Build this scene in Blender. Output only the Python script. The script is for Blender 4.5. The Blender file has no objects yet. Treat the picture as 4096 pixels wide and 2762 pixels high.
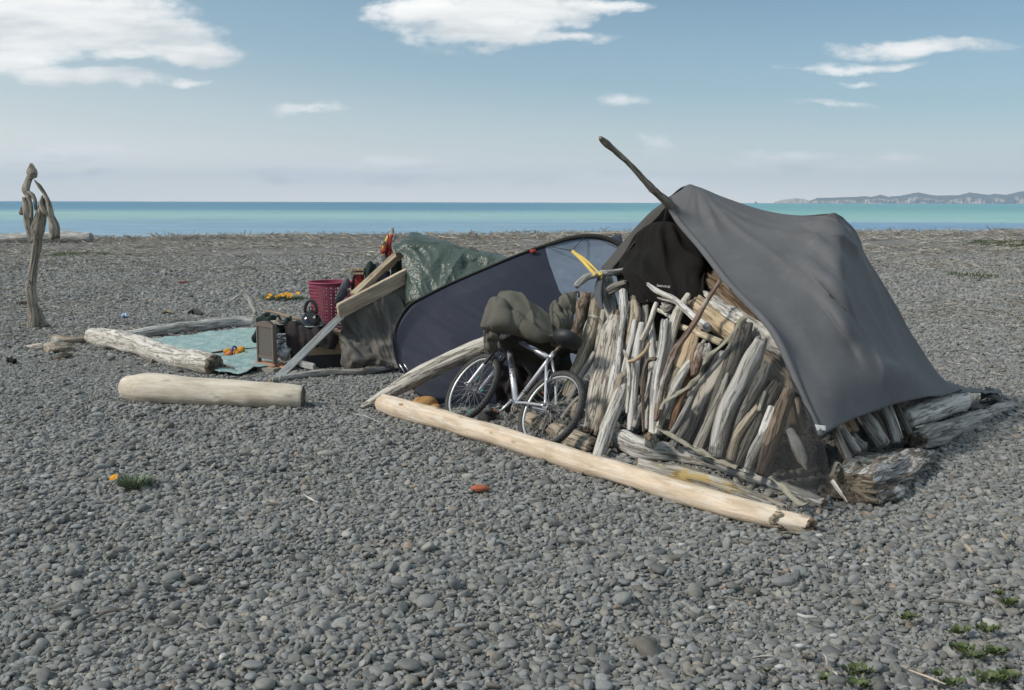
import bpy, bmesh, math, random
import numpy as np
from mathutils import Vector, Matrix, noise as mn
R = math.radians
scene = bpy.context.scene
COL = scene.collection

# ------------------------------------------------------------------ camera
FPX = 3982.0; CH = 1.85; PIT = math.atan((1381 - 809.5) / FPX); ROLL = R(0.15)
cam_d = bpy.data.cameras.new('camera'); cam = bpy.data.objects.new('camera', cam_d); COL.objects.link(cam)
cam_d.sensor_width = 36.0; cam_d.lens = 36.0 * FPX / 4096.0
cam_d.clip_start = 0.1; cam_d.clip_end = 60000.0
_f = Vector((0, math.cos(PIT), -math.sin(PIT))); _u0 = Vector((0, math.sin(PIT), math.cos(PIT))); _r0 = Vector((1, 0, 0))
_r = _r0 * math.cos(ROLL) + _u0 * math.sin(ROLL); _u = -_r0 * math.sin(ROLL) + _u0 * math.cos(ROLL)
CP = Vector((0, 0, CH))
m = Matrix(((_r.x, _u.x, -_f.x, CP.x), (_r.y, _u.y, -_f.y, CP.y), (_r.z, _u.z, -_f.z, CP.z), (0, 0, 0, 1)))
cam.matrix_world = m
scene.camera = cam
scene.view_settings.view_transform = 'Standard'; scene.view_settings.look = 'None'
scene.view_settings.gamma = 1.0
scene.view_settings.exposure = 0.3
scene.cycles.max_bounces = 6
scene.cycles.transparent_max_bounces = 12

# a surveyed point of the photograph (full-size pixels, or a named enlargement of it) -> a real point in the place
CROP = {'S': (0, 0, 1), '1': (2250, 500, 1.96), '2': (3100, 700, 1.96), 'A': (2250, 1100, 1.7418), 'F': (2900, 1400, 1.9448),
        '5': (1400, 1100, 1.96), '6': (900, 880, 2.306), '7': (0, 600, 1.425), 'a': (0, 600, 1.96), 'b': (1750, 1300, 2.851),
        'C': (2200, 1050, 3.485), 'D': (2200, 1400, 3.137), 'E': (2700, 1250, 2.851), 'h': (300, 1250, 2.326),
        't': (1500, 850, 2.2152), 'H': (2400, 1700, 2.4484), 'g': (0, 1850, 1.6614), 'r': (2700, 1900, 1.6662),
        's': (0, 0, 1.1357), 'Q': (2048, 0, 1.1357), 'j': (1350, 900, 4.48), 'k': (950, 1200, 4.48)}
def px(t, x, y):
    ox, oy, s = CROP[t]; return (ox + x / s, oy + y / s)
def ray(x, y): return _f + _r * ((x - 2048) / FPX) + _u * ((1381 - y) / FPX)
def G(t, x, y, z=0.0):
    d = ray(*px(t, x, y)); return CP + d * ((z - CH) / d.z)
def P(t, x, y, yy):
    d = ray(*px(t, x, y)); return CP + d * (yy / d.y)
WA = Vector((0.6623, 7.736, 0)); _inn = Vector((0.8045, 0.5939, 0)); WT = R(28)
WN = (-_inn) * math.cos(WT) + Vector((0, 0, 1)) * math.sin(WT)
def W(t, x, y, layer=0.0):      # a point on the leaning stick wall, layer metres in front of it
    d = ray(*px(t, x, y)); p0 = WA + WN * layer
    return CP + d * (((p0 - CP).dot(WN)) / d.dot(WN))
def rad(t, w, p):               # radius in metres of something w enlargement-pixels wide at p
    return 0.5 * w / CROP[t][2] / FPX * (p - CP).dot(_f)

# ------------------------------------------------------------------ world, sun
SUN_DIR = Vector((-0.80, -0.30, 0.66)).normalized()
SUN_EL = math.asin(SUN_DIR.z); SUN_AZ = math.atan2(SUN_DIR.x, SUN_DIR.y)
world = bpy.data.worlds.new('World'); scene.world = world; world.use_nodes = True
nt = world.node_tree; nt.nodes.clear()
def N(tree, typ, **kw):
    n = tree.nodes.new(typ)
    for k, v in kw.items():
        if k.startswith('i_'):
            key = k[2:]; key = int(key) if key.isdigit() else key
            n.inputs[key].default_value = v
        else: setattr(n, k, v)
    return n
def mth(tree, op, a, b=None, clamp=False):
    n = tree.nodes.new('ShaderNodeMath'); n.operation = op; n.use_clamp = clamp
    for i, v in enumerate((a, b)):
        if v is None: continue
        if isinstance(v, (int, float)): n.inputs[i].default_value = v
        else: tree.links.new(v, n.inputs[i])
    return n.outputs[0]
def ramp(tree, fac, stops, interp='LINEAR'):
    n = tree.nodes.new('ShaderNodeValToRGB'); cr = n.color_ramp; cr.interpolation = interp
    while len(cr.elements) < len(stops): cr.elements.new(0.5)
    for e, (p, c) in zip(cr.elements, stops):
        e.position = p; e.color = (c, c, c, 1) if isinstance(c, (int, float)) else (*c, 1)
    tree.links.new(fac, n.inputs[0]); return n.outputs[0]
sky = N(nt, 'ShaderNodeTexSky'); sky.sky_type = 'NISHITA'; sky.sun_disc = False
sky.sun_elevation = SUN_EL; sky.sun_rotation = SUN_AZ % (2 * math.pi)
sky.altitude = 0; sky.air_density = 1.0; sky.dust_density = 0.5; sky.ozone_density = 2.0
SKY_STR = 0.066
tc = N(nt, 'ShaderNodeTexCoord'); sep = N(nt, 'ShaderNodeSeparateXYZ'); nt.links.new(tc.outputs['Generated'], sep.inputs[0])
dy = mth(nt, 'MAXIMUM', mth(nt, 'ABSOLUTE', sep.outputs[1]), 0.05)
cu = mth(nt, 'DIVIDE', sep.outputs[0], dy); cw = mth(nt, 'DIVIDE', sep.outputs[2], dy)
cmb = N(nt, 'ShaderNodeCombineXYZ'); nt.links.new(cu, cmb.inputs[0]); nt.links.new(cw, cmb.inputs[1])
def skyuv(x, y):
    d = ray(x, y); return d.x / d.y, d.z / d.y
# clouds: (centre in the photograph, half sizes, density)
CLOUDS = [(200, 60, 620, 200, 1.0), (520, 130, 420, 95, 0.85), (770, 210, 230, 75, 0.9), (350, 320, 430, 55, 0.8), (60, 230, 300, 130, .8),
          (640, 205, 340, 60, 0.7), (760, 345, 90, 28, 0.5), (1880, 110, 420, 110, .9), (1680, 60, 260, 95, .8), (2060, 40, 420, 90, 0.9), (2350, 15, 240, 40, 0.7),
          (2230, 145, 260, 38, 0.55), (3660, 185, 430, 48, 0.50), (3420, 258, 400, 34, 0.44), (3320, 412, 240, 28, 0.36),
          (3500, 325, 130, 17, 0.26), (2500, 405, 160, 38, 0.27), (2630, 575, 130, 42, 0.45), (1220, 448, 220, 30, 0.30),
          (240, 600, 480, 44, 0.56), (1420, 690, 640, 66, 0.52), (2500, 722, 800, 55, 0.44), (3180, 655, 420, 50, 0.42), (300, 690, 500, 30, .36), (3560, 630, 190, 36, .3),
          (-900, 120, 700, 260, 0.9), (5100, 240, 700, 160, 0.8), (700, -500, 900, 170, .8), (3000, -700, 900, 150, .8)]
wv_ = N(nt, 'ShaderNodeVectorMath', operation='MULTIPLY'); nt.links.new(cmb.outputs[0], wv_.inputs[0]); wv_.inputs[1].default_value = (5.5, 13, 1)
wn_ = N(nt, 'ShaderNodeTexNoise', i_Scale=1.0, i_Detail=5.0, i_Roughness=0.6); nt.links.new(wv_.outputs[0], wn_.inputs['Vector'])
wo_ = N(nt, 'ShaderNodeVectorMath', operation='MULTIPLY_ADD'); nt.links.new(wn_.outputs['Color'], wo_.inputs[0]); wo_.inputs[1].default_value = (0.14, 0.05, 0); wo_.inputs[2].default_value = (-0.07, -0.025, 0)
cwp = N(nt, 'ShaderNodeVectorMath', operation='ADD'); nt.links.new(cmb.outputs[0], cwp.inputs[0]); nt.links.new(wo_.outputs[0], cwp.inputs[1])
best = None
for (x, y, a, b, dn) in CLOUDS:
    u0, w0 = skyuv(x, y)
    v1 = N(nt, 'ShaderNodeVectorMath', operation='SUBTRACT'); nt.links.new(cwp.outputs[0], v1.inputs[0]); v1.inputs[1].default_value = (u0, w0, 0)
    v2 = N(nt, 'ShaderNodeVectorMath', operation='MULTIPLY'); nt.links.new(v1.outputs[0], v2.inputs[0])
    v2.inputs[1].default_value = (FPX / a, FPX / b, 0)
    v3 = N(nt, 'ShaderNodeVectorMath', operation='LENGTH'); nt.links.new(v2.outputs[0], v3.inputs[0])
    s = mth(nt, 'MULTIPLY', mth(nt, 'SUBTRACT', 1.0, v3.outputs['Value'], clamp=True), dn)
    best = s if best is None else mth(nt, 'MAXIMUM', best, s)
mp = N(nt, 'ShaderNodeVectorMath', operation='MULTIPLY'); nt.links.new(cmb.outputs[0], mp.inputs[0]); mp.inputs[1].default_value = (9, 21, 1)
n1 = N(nt, 'ShaderNodeTexNoise', i_Scale=1.0, i_Detail=9.0, i_Roughness=0.62); nt.links.new(mp.outputs[0], n1.inputs['Vector'])
mp2 = N(nt, 'ShaderNodeVectorMath', operation='MULTIPLY'); nt.links.new(cmb.outputs[0], mp2.inputs[0]); mp2.inputs[1].default_value = (30, 48, 1)
n2 = N(nt, 'ShaderNodeTexNoise', i_Scale=1.0, i_Detail=7.0, i_Roughness=0.6); nt.links.new(mp2.outputs[0], n2.inputs['Vector'])
nz = mth(nt, 'ADD', mth(nt, 'MULTIPLY', mth(nt, 'SUBTRACT', n1.outputs[0], 0.5), 1.15), mth(nt, 'MULTIPLY', mth(nt, 'SUBTRACT', n2.outputs[0], 0.5), 0.75))
dens = mth(nt, 'ADD', best, mth(nt, 'MULTIPLY', nz, ramp(nt, best, [(0, 0), (0.02, 0.15), (0.2, 1)])))
mask = ramp(nt, dens, [(0.07, 0.0), (0.17, 0.28), (0.30, 0.72), (0.50, 1.0)])
mp3 = N(nt, 'ShaderNodeVectorMath', operation='MULTIPLY_ADD'); nt.links.new(cmb.outputs[0], mp3.inputs[0]); mp3.inputs[1].default_value = (5, 26, 1); mp3.inputs[2].default_value = (3, 1.3, 4)
n3 = N(nt, 'ShaderNodeTexNoise', i_Scale=1.0, i_Detail=5.0, i_Roughness=0.55); nt.links.new(mp3.outputs[0], n3.inputs['Vector'])
ccol = ramp(nt, n3.outputs[0], [(0.36, (0.56, 0.60, 0.62)), (0.50, (0.78, 0.79, 0.785)), (0.66, (0.91, 0.905, 0.885))])
bg1 = N(nt, 'ShaderNodeBackground', i_Strength=SKY_STR)
tint = N(nt, 'ShaderNodeMixRGB', blend_type='MULTIPLY'); tint.inputs[0].default_value = 1.0; tint.inputs[2].default_value = (0.85, 1.0, 1.03, 1); nt.links.new(sky.outputs[0], tint.inputs[1])
nt.links.new(tint.outputs[0], bg1.inputs[0])
# thin high haze veil, thickest towards the horizon and the sun's side; overhead part added for fill light
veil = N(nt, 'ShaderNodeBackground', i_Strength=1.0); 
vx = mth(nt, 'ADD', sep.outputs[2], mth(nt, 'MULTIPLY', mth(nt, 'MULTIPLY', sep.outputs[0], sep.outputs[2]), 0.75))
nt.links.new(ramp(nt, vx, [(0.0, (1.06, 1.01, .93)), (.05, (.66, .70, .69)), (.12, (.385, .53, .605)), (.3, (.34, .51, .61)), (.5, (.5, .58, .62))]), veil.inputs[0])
vf = ramp(nt, vx, [(0.0, 0.95), (0.04, 0.82), (0.09, 0.56), (0.15, 0.38), (0.21, 0.18), (0.34, 0.06), (0.5, 0.6), (0.65, 0.8), (1.0, 0.8)])  # rises again overhead, out of view, to add soft fill
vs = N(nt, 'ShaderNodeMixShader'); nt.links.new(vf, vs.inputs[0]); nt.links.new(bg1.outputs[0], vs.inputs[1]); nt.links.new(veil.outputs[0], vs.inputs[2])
bg2 = N(nt, 'ShaderNodeBackground', i_Strength=0.98); nt.links.new(ccol, bg2.inputs[0])
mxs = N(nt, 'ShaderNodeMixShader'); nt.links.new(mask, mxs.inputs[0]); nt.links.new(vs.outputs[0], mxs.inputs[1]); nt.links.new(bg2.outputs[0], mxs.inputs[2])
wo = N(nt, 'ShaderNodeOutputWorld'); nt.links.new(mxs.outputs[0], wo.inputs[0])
sl = bpy.data.lights.new('sun', 'SUN'); sl.energy = 2.8; sl.angle = R(9.0); sl.color = (1.0, 0.93, 0.82)
so = bpy.data.objects.new('sun', sl); COL.objects.link(so)
so.rotation_euler = SUN_DIR.to_track_quat('Z', 'Y').to_euler()

# ------------------------------------------------------------------ helpers
def tag(o, label=None, cat=None, group=None, kind=None):
    if label: o['label'] = label
    if cat: o['category'] = cat
    if group: o['group'] = group
    if kind: o['kind'] = kind
    return o
def thing(name, label, cat, loc=(0, 0, 0), group=None):
    o = bpy.data.objects.new(name, None); COL.objects.link(o); o.location = loc; o.empty_display_size = 0.1
    return tag(o, label, cat, group)
def setp(o, parent):
    o.parent = parent
    if parent is not None:
        mw = Matrix.Identity(4); q = parent; chain = []
        while q is not None: chain.append(q); q = q.parent
        for q in reversed(chain): mw = mw @ q.matrix_parent_inverse @ q.matrix_basis
        o.matrix_parent_inverse = mw.inverted()
class MB:
    def __init__(s): s.v = []; s.f = []; s.mi = []; s.gc = []
    def vert(s, p, gc=None):
        s.v.append(tuple(p)); s.gc.append(tuple(gc) if gc is not None else tuple(p)); return len(s.v) - 1
    def face(s, idx, mi=0): s.f.append(tuple(idx)); s.mi.append(mi)
    def build(s, name, mats, parent=None, smooth=True, local=False):
        me = bpy.data.meshes.new(name); me.from_pydata(s.v, [], s.f)
        if not isinstance(mats, (list, tuple)): mats = [mats]
        for q in mats: me.materials.append(q)
        me.polygons.foreach_set('material_index', s.mi)
        me.polygons.foreach_set('use_smooth', [smooth] * len(s.f))
        a = me.attributes.new('gc', 'FLOAT_VECTOR', 'POINT'); a.data.foreach_set('vector', np.array(s.gc, dtype=np.float32).ravel())
        me.update(); me.validate()
        o = bpy.data.objects.new(name, me); COL.objects.link(o)
        if parent is not None:
            if local: o.parent = parent
            else: setp(o, parent)
        return o
    def box(s, M, sx, sy, sz, mi=0, bev=0.0):
        bm = bmesh.new(); bmesh.ops.create_cube(bm, size=1.0)
        for v in bm.verts: v.co = Vector((v.co.x * sx, v.co.y * sy, v.co.z * sz))
        if bev: bmesh.ops.bevel(bm, geom=bm.edges[:], offset=bev, segments=2, affect='EDGES')
        b = len(s.v); bm.verts.index_update()
        for v in bm.verts: s.vert(M @ v.co, v.co)
        for f in bm.faces: s.face([b + v.index for v in f.verts], mi)
        bm.free()
    def tube(s, pts, r, seg=10, mi=0, closed=False, cap=True):
        pts = [Vector(p) for p in pts]; n = len(pts)
        rr = r if isinstance(r, (list, tuple)) else [r] * n
        fr = frames(pts, closed); b = len(s.v); L = 0
        for i, p in enumerate(pts):
            if i: L += (p - pts[i - 1]).length
            X, Y = fr[i]
            for k in range(seg):
                a = 2 * math.pi * k / seg; d = X * math.cos(a) + Y * math.sin(a)
                s.vert(p + d * rr[i], (math.cos(a) * rr[i], math.sin(a) * rr[i], L))
        for i in range(n if closed else n - 1):
            j = (i + 1) % n
            for k in range(seg):
                k2 = (k + 1) % seg
                s.face((b + i * seg + k, b + i * seg + k2, b + j * seg + k2, b + j * seg + k), mi)
        if cap and not closed:
            s.face([b + k for k in range(seg)][::-1], mi); s.face([b + (n - 1) * seg + k for k in range(seg)], mi)
    def lathe(s, M, prof, seg=24, mi=0):
        b = len(s.v)
        for (r, z) in prof:
            for k in range(seg):
                a = 2 * math.pi * k / seg; s.vert(M @ Vector((r * math.cos(a), r * math.sin(a), z)))
        for i in range(len(prof) - 1):
            for k in range(seg):
                k2 = (k + 1) % seg; s.face((b + i * seg + k, b + i * seg + k2, b + (i + 1) * seg + k2, b + (i + 1) * seg + k), mi)
def frames(pts, closed=False):
    n = len(pts); T = []
    for i in range(n):
        a = pts[(i - 1) % n] if (closed or i > 0) else pts[i]; c = pts[(i + 1) % n] if (closed or i < n - 1) else pts[i]
        d = (c - a); T.append(d.normalized() if d.length > 1e-9 else Vector((0, 0, 1)))
    ref = Vector((0, 0, 1)) if abs(T[0].z) < 0.9 else Vector((1, 0, 0))
    X = (ref - T[0] * ref.dot(T[0])).normalized(); out = []
    for i in range(n):
        X = X - T[i] * X.dot(T[i])
        X = X.normalized() if X.length > 1e-6 else T[i].orthogonal().normalized()
        out.append((X.copy(), T[i].cross(X)))
    return out
def crom(pts, vals, n):
    """Catmull-Rom resample of points and their scalars to n samples."""
    k = len(pts)
    if k == 2:
        return [pts[0].lerp(pts[1], i / (n - 1)) for i in range(n)], [vals[0] + (vals[1] - vals[0]) * i / (n - 1) for i in range(n)]
    cum = [0.0]
    for i in range(1, k): cum.append(cum[-1] + (pts[i] - pts[i - 1]).length)
    op, ov = [], []
    for i in range(n):
        s = cum[-1] * i / (n - 1); j = 0
        while j < k - 2 and s > cum[j + 1]: j += 1
        t = (s - cum[j]) / max(1e-9, cum[j + 1] - cum[j])
        p0 = pts[j - 1] if j > 0 else pts[0] * 2 - pts[1]; p3 = pts[j + 2] if j < k - 2 else pts[k - 1] * 2 - pts[k - 2]
        p1, p2 = pts[j], pts[j + 1]
        op.append(0.5 * ((2 * p1) + (p2 - p0) * t + (2 * p0 - 5 * p1 + 4 * p2 - p3) * t * t + (3 * p1 - p0 - 3 * p2 + p3) * t ** 3))
        u = t * t * (3 - 2 * t); ov.append(vals[j] * (1 - u) + vals[j + 1] * u)
    return op, ov
SEED = [0]
def log_mesh(mb, pts, rad_, seg=18, step=0.035, lump=0.10, groove=0.05, ends=('cut', 'cut'), flat=1.0, wob=0.25, seed=None, mi=0, emi=1, burls=(), nrm=None):
    """A weathered piece of wood: tapered, out of round, grooved along the grain, with cut, round, broken or pointed ends."""
    SEED[0] += 1; sd = Vector((SEED[0] * 7.31, SEED[0] * 3.77, SEED[0] * 1.9)) if seed is None else Vector((seed, seed * 2, seed * 3))
    L = sum((pts[i] - pts[i - 1]).length for i in range(1, len(pts)))
    n = max(6, min(110, int(L / step)))
    c, r = crom(pts, rad_, n)
    rm = sum(r) / len(r)
    for i in range(1, n - 1):      # sideways wander of the axis
        s = L * i / (n - 1)
        c[i] = c[i] + Vector(mn.noise_vector(sd + Vector((s * 2.2, 0, 0)))) * rm * wob * min(1, 4 * i / n, 4 * (n - 1 - i) / n)
    fr = frames(c); b = len(mb.v); off = sd * 3
    if nrm is not None:
        fr = []
        for i in range(n):
            T = (c[min(i + 1, n - 1)] - c[max(i - 1, 0)]).normalized(); X = T.cross(nrm).normalized(); fr.append((X, X.cross(T)))
    rings = []
    for i in range(n): rings.append((i, 1.0, 0.0, L * i / (n - 1)))
    def cap(end):
        k = ends[end]
        if k == 'cut': return [(0.86, 0.10)]
        if k == 'round': return [(0.92, 0.22), (0.72, 0.52), (0.4, 0.75)]
        if k == 'point': return [(0.75, 0.7), (0.45, 1.5), (0.18, 2.3)]
        return [(0.97, 0.22), (0.86, 0.42), (0.55, 0.5)]
    pre = [(0, s, -e, 0.0) for s, e in reversed(cap(0))]; post = [(n - 1, s, e, L) for s, e in cap(1)]
    allr = pre + rings + post
    for q, (i, sc, ex, s) in enumerate(allr):
        T = (c[min(i + 1, n - 1)] - c[max(i - 1, 0)]).normalized(); X, Y = fr[i]
        isend = ex != 0.0; kind = ends[0] if ex < 0 else ends[1]
        for k in range(seg):
            a = 2 * math.pi * k / seg; ca, sa = math.cos(a), math.sin(a)
            q1 = Vector((ca * 1.1, sa * 1.1, s / max(rm, 0.01) * 0.22)) + off
            q2 = Vector((ca * 3.6, sa * 3.6, s * 1.3)) + off
            q3 = Vector((ca * 1.8, sa * 1.8, s / max(rm, .01) * 0.7)) + off
            f = 1 + lump * 1.6 * mn.noise(q1) + groove * (1 - 2 * abs(mn.noise(q2)) * 1.6) * 1.2 + lump * 0.5 * mn.noise(q3)
            for (bs, ba, bw, bh) in burls:
                dd = ((s - bs * L) / bw) ** 2 + ((math.atan2(math.sin(a - ba), math.cos(a - ba))) * r[i] / bw) ** 2
                f += bh * math.exp(-dd)
            f *= 1 + lump * 1.1 * mn.noise(Vector((s / max(rm, .01) * .13, 7.7, 0)) + off)
            rr = r[i] * f * sc
            jag = 0.0
            if kind == 'broken' and (isend or (i < 2 or i > n - 3)):
                jag = mn.noise(Vector((ca * 2.4, sa * 2.4, 5 + (0 if ex < 0 else 9))) + off) * r[i] * (0.75 if isend else 0.4)
                if isend: jag += mn.noise(Vector((ca * 5 * sc, sa * 5 * sc, 3 + ex)) + off) * r[i] * 0.4
            elif isend: jag = mn.noise(Vector((ca * 2 * sc, sa * 2 * sc, 2)) + off) * r[i] * 0.12
            p = c[i] + (X * ca + Y * sa * flat) * rr + T * (ex * r[i] + jag)
            mb.vert(p, (ca * rr, sa * rr, s + ex * r[i] + 7.0 * (SEED[0] % 13)))
    m_ = len(allr)
    for i in range(m_ - 1):
        e = i < len(pre) or i >= len(pre) + n - 1
        for k in range(seg):
            k2 = (k + 1) % seg
            mb.face((b + i * seg + k, b + i * seg + k2, b + (i + 1) * seg + k2, b + (i + 1) * seg + k), emi if e else mi)
    for ri, flip in ((0, True), (m_ - 1, False)):
        cp = Vector((0, 0, 0)); idx = [b + ri * seg + k for k in range(seg)]
        for j in idx: cp += Vector(mb.v[j])
        cp /= seg; ce = mb.vert(cp, mb.gc[idx[0]])
        for k in range(seg):
            t = (idx[k], idx[(k + 1) % seg], ce); mb.face(t[::-1] if flip else t, emi)
def log(name, label, cat, pts, rad_, mat, endmat=None, group=None, parent=None, **kw):
    mb = MB(); log_mesh(mb, [Vector(p) for p in pts], rad_, **kw)
    o = mb.build(name, [mat, endmat or mat], parent)
    if label: tag(o, label, cat, group)
    return o
def patch_pts(rows, nu, nv):
    g = []
    for r in rows: g.append(crom([Vector(p) for p in r], [0] * len(r), nu)[0])
    out = [[None] * nu for _ in range(nv)]
    for i in range(nu):
        cpts = crom([g[j][i] for j in range(len(g))], [0] * len(g), nv)[0]
        for j in range(nv): out[j][i] = cpts[j]
    return np.array([[tuple(p) for p in r] for r in out])
def patch(name, rows, mat, nu=60, nv=60, disp=None, thick=0.004, parent=None, holes=None, off=1.0, edge=None):
    """A sheet of cloth through rows of points, with folds pushed along its normal and a real thickness."""
    A = patch_pts(rows, nu, nv)
    du = np.gradient(A, axis=1); dv = np.gradient(A, axis=0); nr = np.cross(du, dv); nr /= np.maximum(np.linalg.norm(nr, axis=2, keepdims=True), 1e-9)
    flip = np.mean(np.sum(nr * (np.array(CP) - A), axis=2)) < 0
    if flip: nr = -nr
    U, V = np.meshgrid(np.linspace(0, 1, nu), np.linspace(0, 1, nv))
    if disp is not None: A = A + nr * np.array([[disp(U[j, i], V[j, i], Vector(A[j, i])) for i in range(nu)] for j in range(nv)])[:, :, None]
    mb = MB()
    for j in range(nv):
        for i in range(nu): mb.vert(A[j, i], (U[j, i], V[j, i], 0))
    for j in range(nv - 1):
        for i in range(nu - 1):
            if holes and holes((i + .5) / (nu - 1), (j + .5) / (nv - 1)): continue
            f = (j * nu + i, j * nu + i + 1, (j + 1) * nu + i + 1, (j + 1) * nu + i)
            mb.face(f[::-1] if flip else f, 0)
    o = mb.build(name, mat, parent)
    if thick:
        s = o.modifiers.new('thick', 'SOLIDIFY'); s.thickness = thick; s.offset = -off
    return o
def fb(p, s=1.0, o=3):
    a = 1.0; t = 0.0; q = Vector(p) * s
    for _ in range(o): t += a * mn.noise(q); q = q * 2.03 + Vector((3.1, 1.7, 9.2)); a *= 0.5
    return t
def ridge(p, s=1.0):
    return 1 - abs(mn.noise(Vector(p) * s)) * 2.2
def ribbon(name, pts, width, mat, parent=None, thick=0.003, nrm=None, n=40, wave=0.0):
    c, _ = crom([Vector(p) for p in pts], [0] * len(pts), n); mb = MB(); L = 0
    for i in range(n):
        T = (c[min(i + 1, n - 1)] - c[max(i - 1, 0)]).normalized()
        nn = nrm if nrm is not None else (CP - c[i]).normalized()
        S = T.cross(nn).normalized(); Nn = S.cross(T)
        if i: L += (c[i] - c[i - 1]).length
        w_ = wave * mn.noise(Vector((L * 9, 0, 3)))
        for s_ in (-1, 0, 1): mb.vert(c[i] + S * s_ * width / 2 + Nn * (w_ * s_ + (0.1 * width if s_ == 0 else 0) * .3), (s_ * width / 2, L, 0))
    for i in range(n - 1):
        for k in range(2): mb.face((i * 3 + k, i * 3 + k + 1, i * 3 + k + 4, i * 3 + k + 3))
    o = mb.build(name, mat, parent)
    s = o.modifiers.new('thick', 'SOLIDIFY'); s.thickness = thick; s.offset = 0
    return o
def text_mesh(name, body, mat, size, mapper, parent=None, extrude=0.0008, local=False, shear=0.0):
    cu_ = bpy.data.curves.new(name, 'FONT'); cu_.body = body; cu_.size = size; cu_.extrude = 0.0; cu_.align_x = 'CENTER'; cu_.align_y = 'CENTER'; cu_.shear = shear
    cu_.resolution_u = 3
    o = bpy.data.objects.new(name, cu_); COL.objects.link(o)
    bpy.context.view_layer.update()
    me = bpy.data.meshes.new_from_object(o.evaluated_get(bpy.context.evaluated_depsgraph_get()))
    COL.objects.unlink(o); bpy.data.objects.remove(o); bpy.data.curves.remove(cu_)
    bm = bmesh.new(); bm.from_mesh(me)
    bmesh.ops.triangulate(bm, faces=bm.faces[:])
    for _ in range(1): bmesh.ops.subdivide_edges(bm, edges=[e for e in bm.edges if e.calc_length() > size * 0.25], cuts=1, use_grid_fill=True)
    bmesh.ops.triangulate(bm, faces=bm.faces[:])
    for v in bm.verts: v.co = mapper(v.co.x, v.co.y)
    bm.to_mesh(me); bm.free(); me.name = name; me.materials.clear(); me.materials.append(mat)
    o = bpy.data.objects.new(name, me); COL.objects.link(o)
    if parent is not None:
        if local: o.parent = parent
        else: setp(o, parent)
    return o

# ------------------------------------------------------------------ materials
def newmat(name):
    m_ = bpy.data.materials.new(name); m_.use_nodes = True; t = m_.node_tree
    return m_, t, t.nodes['Principled BSDF']
def attr(t, name='gc'):
    a = t.nodes.new('ShaderNodeAttribute'); a.attribute_name = name; return a.outputs['Vector']
def scl(t, v, s):
    n = t.nodes.new('ShaderNodeVectorMath'); n.operation = 'MULTIPLY'; t.links.new(v, n.inputs[0]); n.inputs[1].default_value = s; return n.outputs[0]
def nse(t, v, scale=1.0, detail=4.0, rough=0.55, dist=0.0):
    n = N(t, 'ShaderNodeTexNoise', i_Scale=scale, i_Detail=detail, i_Roughness=rough, i_Distortion=dist)
    if v is not None: t.links.new(v, n.inputs['Vector'])
    return n.outputs[0]
def mix(t, fac, a, b, mode='MIX'):
    n = t.nodes.new('ShaderNodeMixRGB'); n.blend_type = mode
    for i, v in ((0, fac), (1, a), (2, b)):
        if isinstance(v, (int, float)): n.inputs[i].default_value = v if i == 0 else (v, v, v, 1)
        elif isinstance(v, tuple): n.inputs[i].default_value = (*v, 1)
        else: t.links.new(v, n.inputs[i])
    return n.outputs[0]
def bump(t, bs, h, strength=0.4, dist=0.01):
    n = t.nodes.new('ShaderNodeBump'); n.inputs['Strength'].default_value = strength; n.inputs['Distance'].default_value = dist
    t.links.new(h, n.inputs['Height']); t.links.new(n.outputs[0], bs.inputs['Normal'])
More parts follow.
